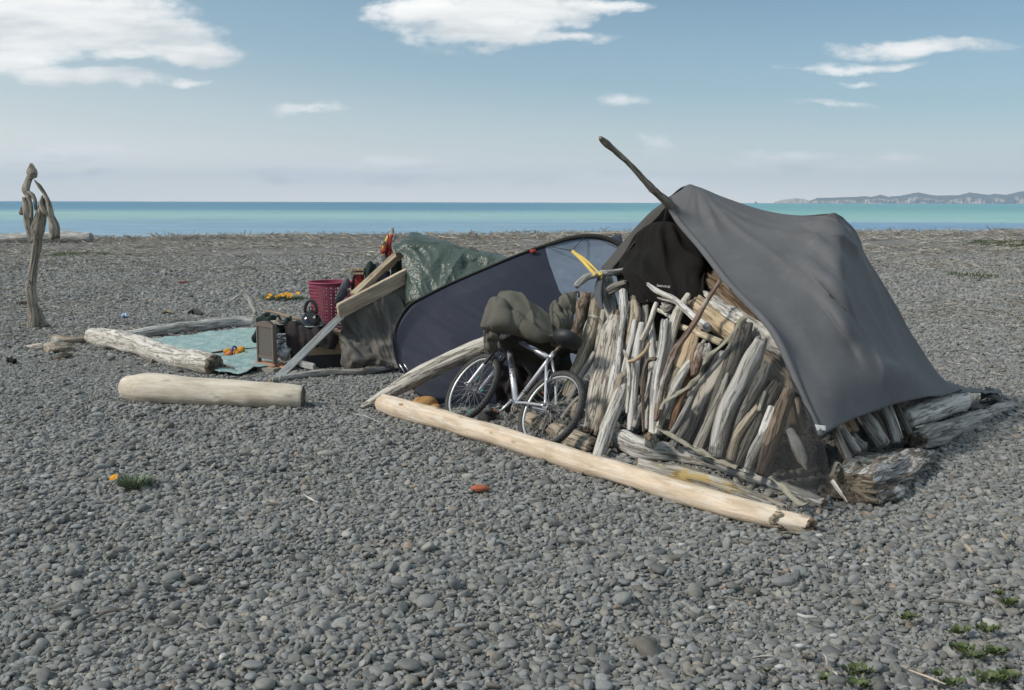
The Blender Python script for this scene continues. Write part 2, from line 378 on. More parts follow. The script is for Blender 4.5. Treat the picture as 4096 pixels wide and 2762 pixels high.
def wood(name, A, B, crack=0.5, spots=0.0, fibre=1.0, stain=None, stain_at=0.6, rough=0.85, vary=0.22, bmp=0.8):
    m_, t, bs = newmat(name); v = attr(t)
    g = nse(t, scl(t, v, (95, 95, 5 * fibre)), 1, 5, 0.6)
    g2 = nse(t, scl(t, v, (30, 30, 2.2 * fibre)), 1, 5, 0.6, 0.4)
    bl = nse(t, scl(t, v, (9, 9, 2.5)), 1, 4, 0.6)
    g3 = nse(t, scl(t, v, (17, 17, 0.9 * fibre)), 1, 5, 0.62, 0.5)
    cr = mth(t, 'MAXIMUM', ramp(t, g2, [(0.0, 1.0), (0.355, 1.0), (0.40, 0.0), (1, 0.0)]), ramp(t, g3, [(0.0, 0.0), (0.475, 0.0), (0.492, 1.0), (0.508, 1.0), (0.525, 0.0), (1, 0.0)]))
    col = mix(t, ramp(t, g, [(0.3, 0.0), (0.68, 1.0)]), A, B)
    col = mix(t, ramp(t, bl, [(0.35, 0.0), (0.62, 1.0)]), mix(t, 1.0, col, (0.74, 0.72, 0.68), 'MULTIPLY'), col)
    if stain:
        sn = nse(t, scl(t, v, (13, 13, 4)), 1, 5, 0.65); col = mix(t, ramp(t, sn, [(stain_at - 0.04, 0.0), (stain_at + 0.05, 0.9)]), col, stain)
    if spots:
        vo = N(t, 'ShaderNodeTexVoronoi', i_Scale=1.0); t.links.new(scl(t, v, (9, 9, 3.2)), vo.inputs['Vector'])
        col = mix(t, ramp(t, vo.outputs['Distance'], [(0.0, spots), (0.09, spots), (0.16, 0.0)]), col, (0.12, 0.075, 0.045))
    col = mix(t, mth(t, 'MULTIPLY', cr, crack), col, mix(t, 1.0, col, (0.25, 0.22, 0.19), 'MULTIPLY'))
    oi = t.nodes.new('ShaderNodeObjectInfo'); hs = t.nodes.new('ShaderNodeHueSaturation')
    t.links.new(mth(t, 'ADD', 1 - vary / 2, mth(t, 'MULTIPLY', oi.outputs['Random'], vary)), hs.inputs['Value']); t.links.new(col, hs.inputs['Color'])
    t.links.new(hs.outputs[0], bs.inputs['Base Color']); bs.inputs['Roughness'].default_value = rough; bs.inputs['Specular IOR Level'].default_value = 0.25
    h = mth(t, 'SUBTRACT', mth(t, 'ADD', mth(t, 'MULTIPLY', g, 0.45), mth(t, 'MULTIPLY', g2, 0.6)), mth(t, 'MULTIPLY', cr, 0.7))
    bump(t, bs, h, bmp, 0.014)
    return m_
def plain(name, c, rough=0.6, metal=0.0, nz=0.0, nscale=30.0, bmp=0.0, spec=0.4, dirt=None, dirt_at=.6):
    m_, t, bs = newmat(name); tcn = t.nodes.new('ShaderNodeTexCoord'); v = tcn.outputs['Object']
    bs.inputs['Roughness'].default_value = rough; bs.inputs['Metallic'].default_value = metal; bs.inputs['Specular IOR Level'].default_value = spec
    n_ = nse(t, v, nscale, 5, 0.6)
    col = mix(t, ramp(t, n_, [(0.3, 0.0), (0.7, 1.0)]), tuple(x * (1 - nz) for x in c), tuple(min(1, x * (1 + nz)) for x in c))
    if dirt: col = mix(t, ramp(t, nse(t, v, nscale * .35, 6, .7), [(dirt_at - .05, 0.), (dirt_at + .06, .85)]), col, dirt)
    t.links.new(col, bs.inputs['Base Color'])
    if bmp: bump(t, bs, n_, bmp, 0.01)
    return m_
def cloth(name, c, rough=0.9, wr=0.25, scale=9.0, sheen=0.0, nz=.12, spec=0.2, trans=0.0):
    m_, t, bs = newmat(name); tcn = t.nodes.new('ShaderNodeTexCoord'); v = tcn.outputs['Object']
    n_ = nse(t, v, scale, 5, 0.6, 0.6); fine = nse(t, v, 260, 2, 0.5)
    col = mix(t, ramp(t, nse(t, v, 2.6, 5, 0.65), [(0.3, 0.0), (0.7, 1.0)]), tuple(x * (1 - nz) for x in c), tuple(x * (1 + nz) for x in c))
    col = mix(t, ramp(t, nse(t, v, 9, 7, .72), [(.52, 0.), (.72, .22)]), col, mix(t, 1., col, (1.9, 1.85, 1.75), 'MULTIPLY'))
    t.links.new(col, bs.inputs['Base Color'])
    bs.inputs['Roughness'].default_value = rough; bs.inputs['Specular IOR Level'].default_value = spec
    bs.inputs['Sheen Weight'].default_value = sheen
    bump(t, bs, mth(t, 'ADD', n_, mth(t, 'MULTIPLY', fine, 0.06)), wr, 0.02)
    if trans:
        tr = t.nodes.new('ShaderNodeBsdfTranslucent'); t.links.new(col, tr.inputs[0]); ms = t.nodes.new('ShaderNodeMixShader'); ms.inputs[0].default_value = trans
        out = t.nodes['Material Output']; t.links.new(bs.outputs[0], ms.inputs[1]); t.links.new(tr.outputs[0], ms.inputs[2]); t.links.new(ms.outputs[0], out.inputs[0])
    return m_
M = {}
M['pale'] = wood('pale_driftwood', (0.40, 0.37, 0.325), (0.63, 0.60, 0.55), 0.8)
M['white'] = wood('bleached_driftwood', (0.46, 0.45, 0.43), (0.68, 0.67, 0.65), 0.7)
M['grey'] = wood('grey_driftwood', (0.27, 0.26, 0.245), (0.47, 0.46, 0.44), 0.6)
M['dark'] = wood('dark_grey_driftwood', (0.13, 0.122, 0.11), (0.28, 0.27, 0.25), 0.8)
M['tan'] = wood('tan_driftwood', (0.31, 0.265, 0.205), (0.49, 0.43, 0.35), 0.55)
M['gold'] = wood('golden_driftwood', (0.38, 0.285, 0.175), (0.56, 0.455, 0.33), 0.55)
M['cream'] = wood('cream_driftwood', (0.55, 0.46, 0.34), (0.68, 0.60, 0.48), 0.3, spots=0.6)
M['peeled'] = wood('peeled_pine', (0.62, 0.485, 0.355), (0.73, 0.62, 0.50), 0.14, spots=0.75, stain=(0.62, 0.55, 0.46), stain_at=0.55, vary=0.02, bmp=0.4)
M['smooth'] = wood('sanded_log', (0.55, 0.485, 0.395), (0.66, 0.60, 0.51), 0.05, spots=0.35, fibre=1.5, vary=0.04, bmp=0.35)
M['whitelog'] = wood('white_bark_log', (0.50, 0.475, 0.43), (0.70, 0.68, 0.64), 0.6, spots=0.7, fibre=2.5, vary=0.02)
M['brown'] = wood('brown_driftwood', (0.15, 0.115, 0.088), (0.31, 0.25, 0.20), 0.7)
M['red'] = wood('red_bark', (0.13, 0.085, 0.065), (0.28, 0.20, 0.155), 0.7, stain=(0.38, 0.355, 0.33), stain_at=0.55)
M['orange'] = wood('orange_wood', (0.18, 0.10, 0.06), (0.36, 0.22, 0.135), 0.6)
M['bark'] = wood('dark_bark', (0.06, 0.045, 0.035), (0.22, 0.18, 0.155), 0.8, stain=(0.36, 0.33, 0.30), stain_at=0.58)
M['lichen'] = wood('lichened_log', (0.40, 0.38, 0.34), (0.58, 0.56, 0.52), 0.5, stain=(0.42, 0.30, 0.11), stain_at=0.56)
M['pole'] = wood('dark_pole', (0.15, 0.135, 0.11), (0.30, 0.275, 0.23), 0.5, stain=(0.09, 0.075, 0.06), stain_at=0.56)
M['end'] = wood('rotten_end', (0.12, 0.098, 0.075), (0.27, 0.23, 0.18), 0.9)
M['endpale'] = wood('pale_end', (0.36, 0.30, 0.22), (0.55, 0.48, 0.38), 0.7)
M['fibre'] = wood('fibrous_trunk', (0.12, 0.085, 0.06), (0.35, 0.265, 0.19), 0.8, fibre=0.7)
M['statue'] = wood('statue_wood', (0.24, 0.215, 0.18), (0.42, 0.385, 0.33), 0.7)
M['board'] = wood('pale_plank', (0.56, 0.445, 0.32), (0.67, 0.575, 0.45), 0.05, spots=0.35, vary=.02)
M['boardgrey'] = wood('grey_board', (0.40, 0.41, 0.42), (0.56, 0.57, 0.57), 0.3, vary=.02)
M['beam'] = wood('weathered_beam', (0.33, 0.26, 0.18), (0.50, 0.42, 0.31), 0.35, vary=.02)
M['block'] = wood('block_wood', (0.30, 0.28, 0.26), (0.62, 0.61, 0.60), 0.7, stain=(0.11, 0.085, 0.06), stain_at=0.50)
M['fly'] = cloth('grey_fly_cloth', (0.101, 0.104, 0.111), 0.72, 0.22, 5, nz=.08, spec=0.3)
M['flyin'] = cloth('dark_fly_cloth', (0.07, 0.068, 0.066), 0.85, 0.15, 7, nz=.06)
M['black'] = cloth('black_fleece', (0.011, 0.010, 0.0095), 0.95, 0.18, 8)
M['blackcloth'] = cloth('black_cloth', (0.033, 0.027, 0.028), 0.95, 0.3, 10)
M['olive'] = cloth('olive_quilt', (0.098, 0.094, 0.077), 0.75, 0.22, 14, spec=.3)
M['oliveshade'] = cloth('olive_quilt_shaded', (0.035, 0.034, 0.028), 0.8, 0.3, 14)  # darkened copy of the olive, shade behind the bicycle put into the colour
M['navy'] = cloth('navy_nylon', (0.018, 0.0225, 0.041), 0.6, 0.2, 7, spec=.4)
M['sky'] = cloth('light_blue_nylon', (0.15, 0.19, 0.25), 0.6, 0.25, 7, spec=.35, nz=.05)
M['rim'] = cloth('black_rim_tape', (0.035, 0.034, 0.03), 0.8, 0.2, 30)
M['greycloth'] = cloth('grey_side_cloth', (0.125, 0.116, 0.104), 0.85, 0.25, 8)
M['greytarp2'] = cloth('slate_cloth', (0.085, 0.092, 0.105), 0.85, 0.3, 20)
M['darkgreen'] = cloth('dark_green_cloth', (0.016, 0.028, 0.024), 0.8, 0.4, 18)
M['webbing'] = cloth('tan_webbing', (0.27, 0.255, 0.205), 0.85, 0.6, 45)
M['yellow'] = cloth('yellow_strap', (0.58, 0.42, 0.10), 0.7, 0.2, 50)
M['redcloth'] = cloth('red_cloth', (0.34, 0.055, 0.05), 0.85, 0.4, 30, nz=.3)
M['cord'] = plain('cord', (0.45, 0.50, 0.45), 0.7)
M['darkcord'] = plain('dark_cord', (0.05, 0.05, 0.045), 0.8)
M['chrome'] = plain('silver_paint', (0.60, 0.60, 0.645), 0.36, 0.7, .05, 60, spec=.5, dirt=(.22, .2, .18), dirt_at=.72)
M['alloy'] = plain('alloy', (0.62, 0.62, 0.62), 0.35, 0.9)
M['spoke'] = plain('spoke_steel', (0.30, 0.30, 0.29), 0.5, 0.6)
M['rimalloy'] = plain('rim_alloy', (0.58, 0.59, 0.60), 0.42, 0.6)
M['rubber'] = plain('tyre_rubber', (0.033, 0.033, 0.035), 0.8, 0, .25, 40, .2, dirt=(.12, .115, .1), dirt_at=.66)
M['sidewall'] = plain('tyre_sidewall', (0.055, 0.055, 0.053), 0.85, 0, .2)
M['blackplastic'] = plain('black_plastic', (0.022, 0.022, 0.024), 0.5)
M['saddle'] = plain('saddle_vinyl', (0.022, 0.023, 0.027), 0.55, 0, .2, 12)
M['steel'] = plain('dull_steel', (0.22, 0.21, 0.20), 0.45, 0.8, dirt=(.08, .05, .03), dirt_at=.55)
M['amber'] = plain('amber_reflector', (0.35, 0.10, 0.02), 0.35)
M['greentie'] = plain('green_tie', (0.02, 0.30, 0.24), 0.6)
M['ink'] = plain('black_decal', (0.02, 0.02, 0.022), 0.5)
M['inkwhite'] = plain('white_print', (0.42, 0.42, 0.41), 0.7)
M['paleblue'] = plain('pale_decal', (0.45, 0.58, 0.64), 0.5)
M['crimson'] = plain('crimson_plastic', (0.25, 0.046, 0.082), 0.6, 0, .1)
M['enamel'] = plain('black_enamel', (0.012, 0.013, 0.015), 0.12, 0, .1, spec=.6)
M['screen'] = plain('brown_metal', (0.15, 0.12, 0.105), 0.5, 0.1, .1)
M['terra'] = plain('terracotta', (0.42, 0.23, 0.14), 0.85, 0, .2, 20, .2)
M['concrete'] = plain('concrete', (0.27, 0.26, 0.22), 0.9, 0, .15, 60, .3)
M['card'] = plain('cardboard', (0.33, 0.25, 0.165), 0.85, 0, .08)
M['paper'] = plain('newspaper', (0.50, 0.52, 0.56), 0.85, 0, .2, 90, dirt=(.12, .12, .13), dirt_at=.56)
M['tub'] = plain('olive_tub', (0.20, 0.21, 0.15), 0.3, 0, .2)
M['plush'] = plain('orange_plush', (0.55, 0.27, 0.05), 0.95, 0, .25, 120, .6, spec=.1)
M['plushdark'] = plain('orange_felt', (0.55, 0.18, 0.06), 0.95, 0, .15, 80, .3)
M['plushtan'] = plain('tan_plush', (0.42, 0.24, 0.10), 0.95, 0, .25, 120, .6, spec=.1)
M['purple'] = plain('purple_ribbon', (0.10, 0.06, 0.25), 0.6)
M['redstone'] = plain('red_stone', (0.33, 0.10, 0.055), 0.8, 0, .12, 40, .15)
M['leaf'] = plain('grey_green_leaf', (0.16, 0.20, 0.125), 0.7, 0, .35, 30)
M['leafbright'] = plain('bright_leaf', (0.075, 0.10, 0.035), 0.6, 0, .4, 30)
M['petal'] = plain('yellow_petal', (0.78, 0.38, 0.01), 0.6, 0, .1)
M['bluebag'] = plain('blue_white_plastic', (0.35, 0.45, 0.62), 0.5, 0, .3, 25)
M['darkrag'] = plain('dark_rag', (0.05, 0.045, 0.045), 0.9, 0, .3, 25, .4)
M['whitelabel'] = plain('white_label', (0.60, 0.60, 0.60), 0.5, 0, .05)
def green_tarp():
    m_, t, bs = newmat('green_tarp'); tcn = t.nodes.new('ShaderNodeTexCoord'); v = tcn.outputs['Object']
    vo = N(t, 'ShaderNodeTexVoronoi', i_Scale=16.0, feature='DISTANCE_TO_EDGE'); t.links.new(v, vo.inputs['Vector'])
    vo2 = N(t, 'ShaderNodeTexVoronoi', i_Scale=38.0, feature='F1'); t.links.new(v, vo2.inputs['Vector'])
    h = mth(t, 'ADD', mth(t, 'MULTIPLY', vo.outputs[0], 1.2), mth(t, 'ADD', mth(t, 'MULTIPLY', vo2.outputs[0], 0.5), nse(t, v, 22, 4, .6)))
    col = mix(t, nse(t, v, 6, 3), (0.034, 0.054, 0.043), (0.060, 0.087, 0.072)); t.links.new(col, bs.inputs['Base Color'])
    bs.inputs['Roughness'].default_value = 0.40; bs.inputs['Specular IOR Level'].default_value = 0.55
    bump(t, bs, h, 0.38, 0.02); return m_
M['tarp'] = green_tarp()
def mat_sheet():
    m_, t, bs = newmat('teal_groundsheet'); tcn = t.nodes.new('ShaderNodeTexCoord'); v = tcn.outputs['Object']
    n_ = nse(t, v, 14, 6, 0.65, .8); w_ = nse(t, scl(t, v, (60, 160, 60)), 1, 2)
    col = mix(t, ramp(t, n_, [(.32, 0.), (.6, 1.)]), (0.12, 0.25, 0.24), (0.25, 0.40, 0.385))
    col = mix(t, ramp(t, nse(t, v, 5, 6, .7), [(.56, 0.), (.66, .7)]), col, (0.45, 0.47, 0.42)); col = mix(t, .18, col, w_)
    t.links.new(col, bs.inputs['Base Color']); bs.inputs['Roughness'].default_value = .55
    bump(t, bs, n_, .5, .03); return m_
M['sheet'] = mat_sheet()
def mat_net():
    m_, t, bs = newmat('black_insect_net'); v = attr(t)
    bs.inputs['Base Color'].default_value = (0.034, 0.034, 0.033, 1); bs.inputs['Roughness'].default_value = .9; bs.inputs['Specular IOR Level'].default_value = .1
    sp = t.nodes.new('ShaderNodeSeparateXYZ'); t.links.new(v, sp.inputs[0])
    n_ = nse(t, scl(t, v, (5, 5, 5)), 1, 4, .6)
    base = ramp(t, sp.outputs[0], [(0.0, .24), (.45, .28), (.74, .40), (.88, .56), (1., .62)])
    a_ = mth(t, 'ADD', base, mth(t, 'MULTIPLY', mth(t, 'SUBTRACT', n_, .5), .55), clamp=True)
    t.links.new(a_, bs.inputs['Alpha']); return m_
M['net'] = mat_net()

# ------------------------------------------------------------------ the setting: beach, sea, cape
def sm(a, b, x):
    t = min(1, max(0, (x - a) / (b - a))); return t * t * (3 - 2 * t)
def gh(x, y):
    z = (0.35 + 0.0098 * max(-60, min(60, x))) * sm(17, 44, y)
    z -= 3.2 * sm(45, 72, y)
    far = sm(11, 20, y)
    z += 0.09 * far * mn.noise(Vector((x * 0.12, y * 0.16, 3.3))) + 0.05 * far * mn.noise(Vector((x * .5, y * .5, 7.7)))
    z += 0.05 * sm(40, 43, y) * mn.noise(Vector((x * 1.3, y * .4, 1.7)))
    nr_ = 1 - sm(4.9, 5.9, y)
    z += (0.014 + 0.05 * nr_) * mn.noise(Vector((x * 1.2, y * 1.6, 0.4)))
    z += 0.05 * math.exp(-(((x + 5.2) / .9) ** 2 + ((y - 11.3) / .6) ** 2))
    return z
def beach():
    ys = [-40, -15, -4, 0, 2] + list(np.geomspace(3, 11, 110)) + list(np.geomspace(11.2, 46, 130)) + list(np.linspace(47, 80, 24))
    us = np.linspace(-1, 1, 150); mb = MB()
    for y in ys:
        hw = 14 + 0.9 * max(0, y)
        for u in us:
            x = u * hw; mb.vert((x, y, gh(x, y)))
    n = len(us)
    for j in range(len(ys) - 1):
        for i in range(n - 1): mb.face((j * n + i, j * n + i + 1, (j + 1) * n + i + 1, (j + 1) * n + i))
    m_, t, bs = newmat('shingle'); v = attr(t)
    vo = N(t, 'ShaderNodeTexVoronoi', i_Scale=34.0); t.links.new(scl(t, v, (1, 1, 0)), vo.inputs['Vector'])
    vo2 = N(t, 'ShaderNodeTexVoronoi', i_Scale=11.0); t.links.new(scl(t, v, (1, .7, 0)), vo2.inputs['Vector'])
    c1 = ramp(t, vo.outputs['Color'], [(0.1, (0.13, .128, .12)), (.6, (0.21, .207, .197)), (.95, (.30, .292, .275))])
    big = nse(t, v, .35, 5, .65)
    c1 = mix(t, ramp(t, big, [(.38, 0.), (.62, 1.)]), mix(t, 1., c1, (.72, .72, .72), 'MULTIPLY'), c1)
    bits = nse(t, scl(t, v, (9, 22, 1)), 1, 4, .7)
    c1 = mix(t, ramp(t, bits, [(.54, 0.), (.64, .7)]), c1, (.34, .32, .285))
    t.links.new(c1, bs.inputs['Base Color']); bs.inputs['Roughness'].default_value = .9; bs.inputs['Specular IOR Level'].default_value = .2
    h = mth(t, 'ADD', mth(t, 'SUBTRACT', 1.0, vo.outputs['Distance']), mth(t, 'SUBTRACT', 1., vo2.outputs['Distance']))
    bump(t, bs, h, .6, .04)
    o = mb.build('beach', m_); tag(o, 'grey shingle beach stretching from the foreground to the sea', 'beach', kind='structure')
beach()

def gn_scatter(name, protos, pts, rots, scls, idx, label, cat):
    """One 'stuff' object: prototypes placed on the points of a mesh with their own turn and size."""
    pc = bpy.data.collections.new(name + '_kinds')
    for p in protos:
        for c_ in list(p.users_collection): c_.objects.unlink(p)
        pc.objects.link(p)
    me = bpy.data.meshes.new(name); me.from_pydata([], [], []); me.vertices.add(len(pts))
    me.vertices.foreach_set('co', np.asarray(pts, np.float32).ravel())
    for an, dat in (('rot', rots), ('scl', scls)):
        a = me.attributes.new(an, 'FLOAT_VECTOR', 'POINT'); a.data.foreach_set('vector', np.asarray(dat, np.float32).ravel())
    a = me.attributes.new('idx', 'INT', 'POINT'); a.data.foreach_set('value', np.asarray(idx, np.int32))
    o = bpy.data.objects.new(name, me); COL.objects.link(o)
    ng = bpy.data.node_groups.new(name, 'GeometryNodeTree')
    ng.interface.new_socket('Geometry', in_out='INPUT', socket_type='NodeSocketGeometry'); ng.interface.new_socket('Geometry', in_out='OUTPUT', socket_type='NodeSocketGeometry')
    gi = ng.nodes.new('NodeGroupInput'); go = ng.nodes.new('NodeGroupOutput')
    ci = ng.nodes.new('GeometryNodeCollectionInfo'); ci.inputs['Collection'].default_value = pc
    ci.inputs['Separate Children'].default_value = True; ci.inputs['Reset Children'].default_value = True
    ip = ng.nodes.new('GeometryNodeInstanceOnPoints'); ip.inputs['Pick Instance'].default_value = True
    def na(nm, ty):
        n = ng.nodes.new('GeometryNodeInputNamedAttribute'); n.data_type = ty; n.inputs['Name'].default_value = nm; return n.outputs['Attribute']
    e2r = ng.nodes.new('FunctionNodeEulerToRotation'); ng.links.new(na('rot', 'FLOAT_VECTOR'), e2r.inputs[0])
    ng.links.new(gi.outputs[0], ip.inputs['Points']); ng.links.new(ci.outputs[0], ip.inputs['Instance']); ng.links.new(na('idx', 'INT'), ip.inputs['Instance Index'])
    ng.links.new(e2r.outputs[0], ip.inputs['Rotation']); ng.links.new(na('scl', 'FLOAT_VECTOR'), ip.inputs['Scale']); ng.links.new(ip.outputs[0], go.inputs[0])
    md = o.modifiers.new('scatter', 'NODES'); md.node_group = ng
    tag(o, label, cat, kind='stuff'); return o
def ghv(X, Y): return np.array([gh(float(a), float(b)) for a, b in zip(X, Y)])
rng = np.random.default_rng(7)
def pebble_protos(mat_):
    out = []
    for q in range(9):
        bm = bmesh.new(); bmesh.ops.create_icosphere(bm, subdivisions=3, radius=0.5)
        sd = Vector((q * 9.1, q * 2.3, q * 5.7)); b_ = (0.62, .85, .7, .92, .78, .66, .88, .74, .58)[q]; c_ = (.44, .54, .38, .62, .50, .56, .42, .36, .52)[q]
        for v in bm.verts:
            n = v.co.normalized(); k = 1 + .20 * mn.noise(n * 1.1 + sd) + .07 * mn.noise(n * 2.6 + sd)
            e = 1.0 / (abs(n.x) ** 2.3 + abs(n.y) ** 2.3 + abs(n.z) ** 2.3) ** (1 / 2.3)
            v.co = Vector((n.x, n.y * b_, n.z * c_)) * (.5 * k * e)
        me = bpy.data.meshes.new('pebble'); bm.to_mesh(me); bm.free(); me.materials.append(mat_)
        me.polygons.foreach_set('use_smooth', [True] * len(me.polygons))
        o = bpy.data.objects.new('pebble_kind', me); COL.objects.link(o); out.append(o)
    return out
def pebble_mat():
    m_, t, bs = newmat('greywacke_pebbles'); oi = t.nodes.new('ShaderNodeObjectInfo'); tcn = t.nodes.new('ShaderNodeTexCoord')
    wn = N(t, 'ShaderNodeTexWhiteNoise', noise_dimensions='1D'); t.links.new(mth(t, 'MULTIPLY', oi.outputs['Random'], 917.0), wn.inputs['W'])
    c1 = ramp(t, oi.outputs['Random'], [(0, (0.115, .117, .115)), (.25, (.166, .169, .165)), (.55, (.206, .208, .203)), (.8, (.24, .242, .235)), (1., (.29, .29, .28))])
    hue = ramp(t, wn.outputs['Value'], [(0, (.99, 1.0, 1.03)), (.6, (1., 1.0, .98)), (.88, (1.03, 1., .93)), (.975, (1.08, .99, .88)), (.993, (1.25, .96, .78)), (1., (1.9, 1.9, 1.85))])
    c1 = mix(t, 1., c1, hue, 'MULTIPLY')
    n_ = nse(t, tcn.outputs['Object'], 5.0, 5, .65); n2_ = nse(t, tcn.outputs['Object'], 60.0, 3, .6)
    c1 = mix(t, 1., c1, ramp(t, n_, [(.3, .82), (.7, 1.12)]), 'MULTIPLY')
    c1 = mix(t, 1., c1, ramp(t, n2_, [(.3, .9), (.7, 1.08)]), 'MULTIPLY')
    t.links.new(c1, bs.inputs['Base Color']); bs.inputs['Roughness'].default_value = .72; bs.inputs['Specular IOR Level'].default_value = .3
    bump(t, bs, n2_, .15, .02); return m_
PM = pebble_mat(); PP = pebble_protos(PM)
def jit(y0, y1, sp, prob=1.0, j=.75):
    xs, ys = [], []; y = y0; row = 0
    while y < y1:
        hw = .56 * y + .9; n = int(2 * hw / sp)
        x = -hw + np.arange(n) * sp + (row % 2) * sp * .5 + (rng.random(n) - .5) * sp * j * 1.4
        yy = y + (rng.random(n) - .5) * sp * j * 1.4; k = rng.random(n) < prob
        xs.append(x[k]); ys.append(yy[k]); y += sp * .9; row += 1
    return np.concatenate(xs), np.concatenate(ys)
def pebbles():
    X, Y, D, Z = [], [], [], []
    def lay(y0, y1, sp, d0, sd, prob=1., zf=.12, clump=None):
        x, y = jit(y0, y1, sp, prob); d = d0 * np.exp(rng.normal(0, sd, len(x)))
        d = np.clip(d, d0 * .45, d0 * 2.2)
        if clump is not None:
            cl = np.array([mn.noise(Vector((a * .9, b * 1.1, clump))) for a, b in zip(x, y)]); k = rng.random(len(x)) < np.clip(.80 + 1.0 * cl, .30, 1)
            x, y, d = x[k], y[k], d[k]
        X.append(x); Y.append(y); D.append(d); Z.append(np.full(len(x), zf))
    lay(3.2, 7.2, .0175, .0205, .32, 1., -.05)
    lay(7.2, 11.5, .0235, .026, .32, 1., .02)
    lay(3.2, 10.5, .0235, .0278, .34, .95, .52, 2.2)
    lay(3.2, 9, .052, .043, .28, .36, .62, 5.1)
    lay(3.2, 13., .19, .056, .25, .26, .5, 8.8)
    lay(11.5, 18, .040, .042, .38, .95, .15)
    lay(18, 31, .062, .060, .4, .85, .12)
    X, Y, D, Z = map(np.concatenate, (X, Y, D, Z)); n = len(X)
    z = ghv(X, Y) + D * Z * .5
    tilt = np.abs(rng.normal(0, R(19), n)); ed = rng.random(n) < .20; tilt[ed] = rng.uniform(R(35), R(80), ed.sum())
    az = rng.uniform(0, 6.283, n)
    rot = np.stack([tilt * np.cos(az), tilt * np.sin(az), rng.uniform(0, 6.283, n)], 1)
    s = np.stack([D * rng.uniform(.95, 1.3, n), D * rng.uniform(.85, 1.1, n), D * rng.uniform(.85, 1.2, n)], 1)
    print('pebbles', n)
    gn_scatter('beach_pebbles', PP, np.stack([X, Y, z], 1), rot, s, rng.integers(0, 9, n), 'smooth grey beach pebbles covering the shingle', 'pebbles')
pebbles()

def stick_protos():
    mats = [wood('debris_pale', (.42, .395, .35), (.62, .60, .555), .4, vary=.6), wood('debris_brown', (.22, .185, .145), (.42, .37, .31), .5, vary=.6)]
    out = []
    for q in range(8):
        rr = random.Random(q); pts = [Vector((-.5, 0, 0))]
        for i in range(4): pts.append(Vector((-.5 + (i + 1) * .25, rr.uniform(-.09, .09), rr.uniform(-.04, .05))))
        w = rr.uniform(.025, .055)
        mb = MB(); log_mesh(mb, pts, [w * rr.uniform(.7, 1.1) for _ in pts[:-1]] + [w * .4], seg=7, step=.09, lump=.2, groove=.1, ends=('broken', rr.choice(('broken', 'point'))), flat=rr.uniform(.5, 1), seed=q + 3.3)
        mt = mats[0 if q < 6 else 1]; o = mb.build('debris_kind', [mt, mt]); out.append(o)
    return out
def debris():
    XS, YS, LS = [], [], []
    def add(n, y0, y1, l0, l1, pw=1.0, clump=.5, band=None):
        c = 0
        while c < n:
            y = y0 + (y1 - y0) * rng.random() ** pw; hw = .56 * y + 1; x = rng.uniform(-hw, hw)
            q = mn.noise(Vector((x * .22, y * .55, 4.4))) + .6 * mn.noise(Vector((x * .9, y * 1.3, 8.1)))
            if rng.random() > .5 + clump * 1.5 * q: continue
            if y < 10.6 and -2.6 < x < 3.2 and y > 6: continue
            if -3.9 < x < -1 and 10 < y < 13.6: continue
            XS.append(x); YS.append(y); LS.append(l0 * (l1 / l0) ** rng.random()); c += 1
    add(110, 3.8, 8.5, .04, .15, .9, .3)
    add(800, 8.5, 14, .04, .20, .8, .8)
    add(12500, 13, 30, .06, .36, .85, .9)
    add(21000, 24, 45.5, .12, .70, .68, .6)
    add(2600, 40, 45.5, .25, 1.0, .7, .4)
    n = len(XS); X, Y, L = map(np.array, (XS, YS, LS))
    z = ghv(X, Y) + np.where(Y < 12, .02, .03) + np.where(Y > 40, rng.random(n) * .10, 0)
    rot = np.stack([rng.uniform(0, 6.28, n), rng.normal(0, R(9), n) * (1 + (Y > 40)), rng.uniform(0, 6.283, n)], 1)
    th = rng.uniform(.6, 1.5, n) * np.clip(.55 * (.3 / L) ** .35, .3, 1.4)
    gn_scatter('driftwood_debris', stick_protos(), np.stack([X, Y, z], 1), rot, np.stack([L, L * th, L * th], 1), rng.integers(0, 8, n),
               'small bleached driftwood sticks and chips littering the shingle', 'driftwood')
debris()

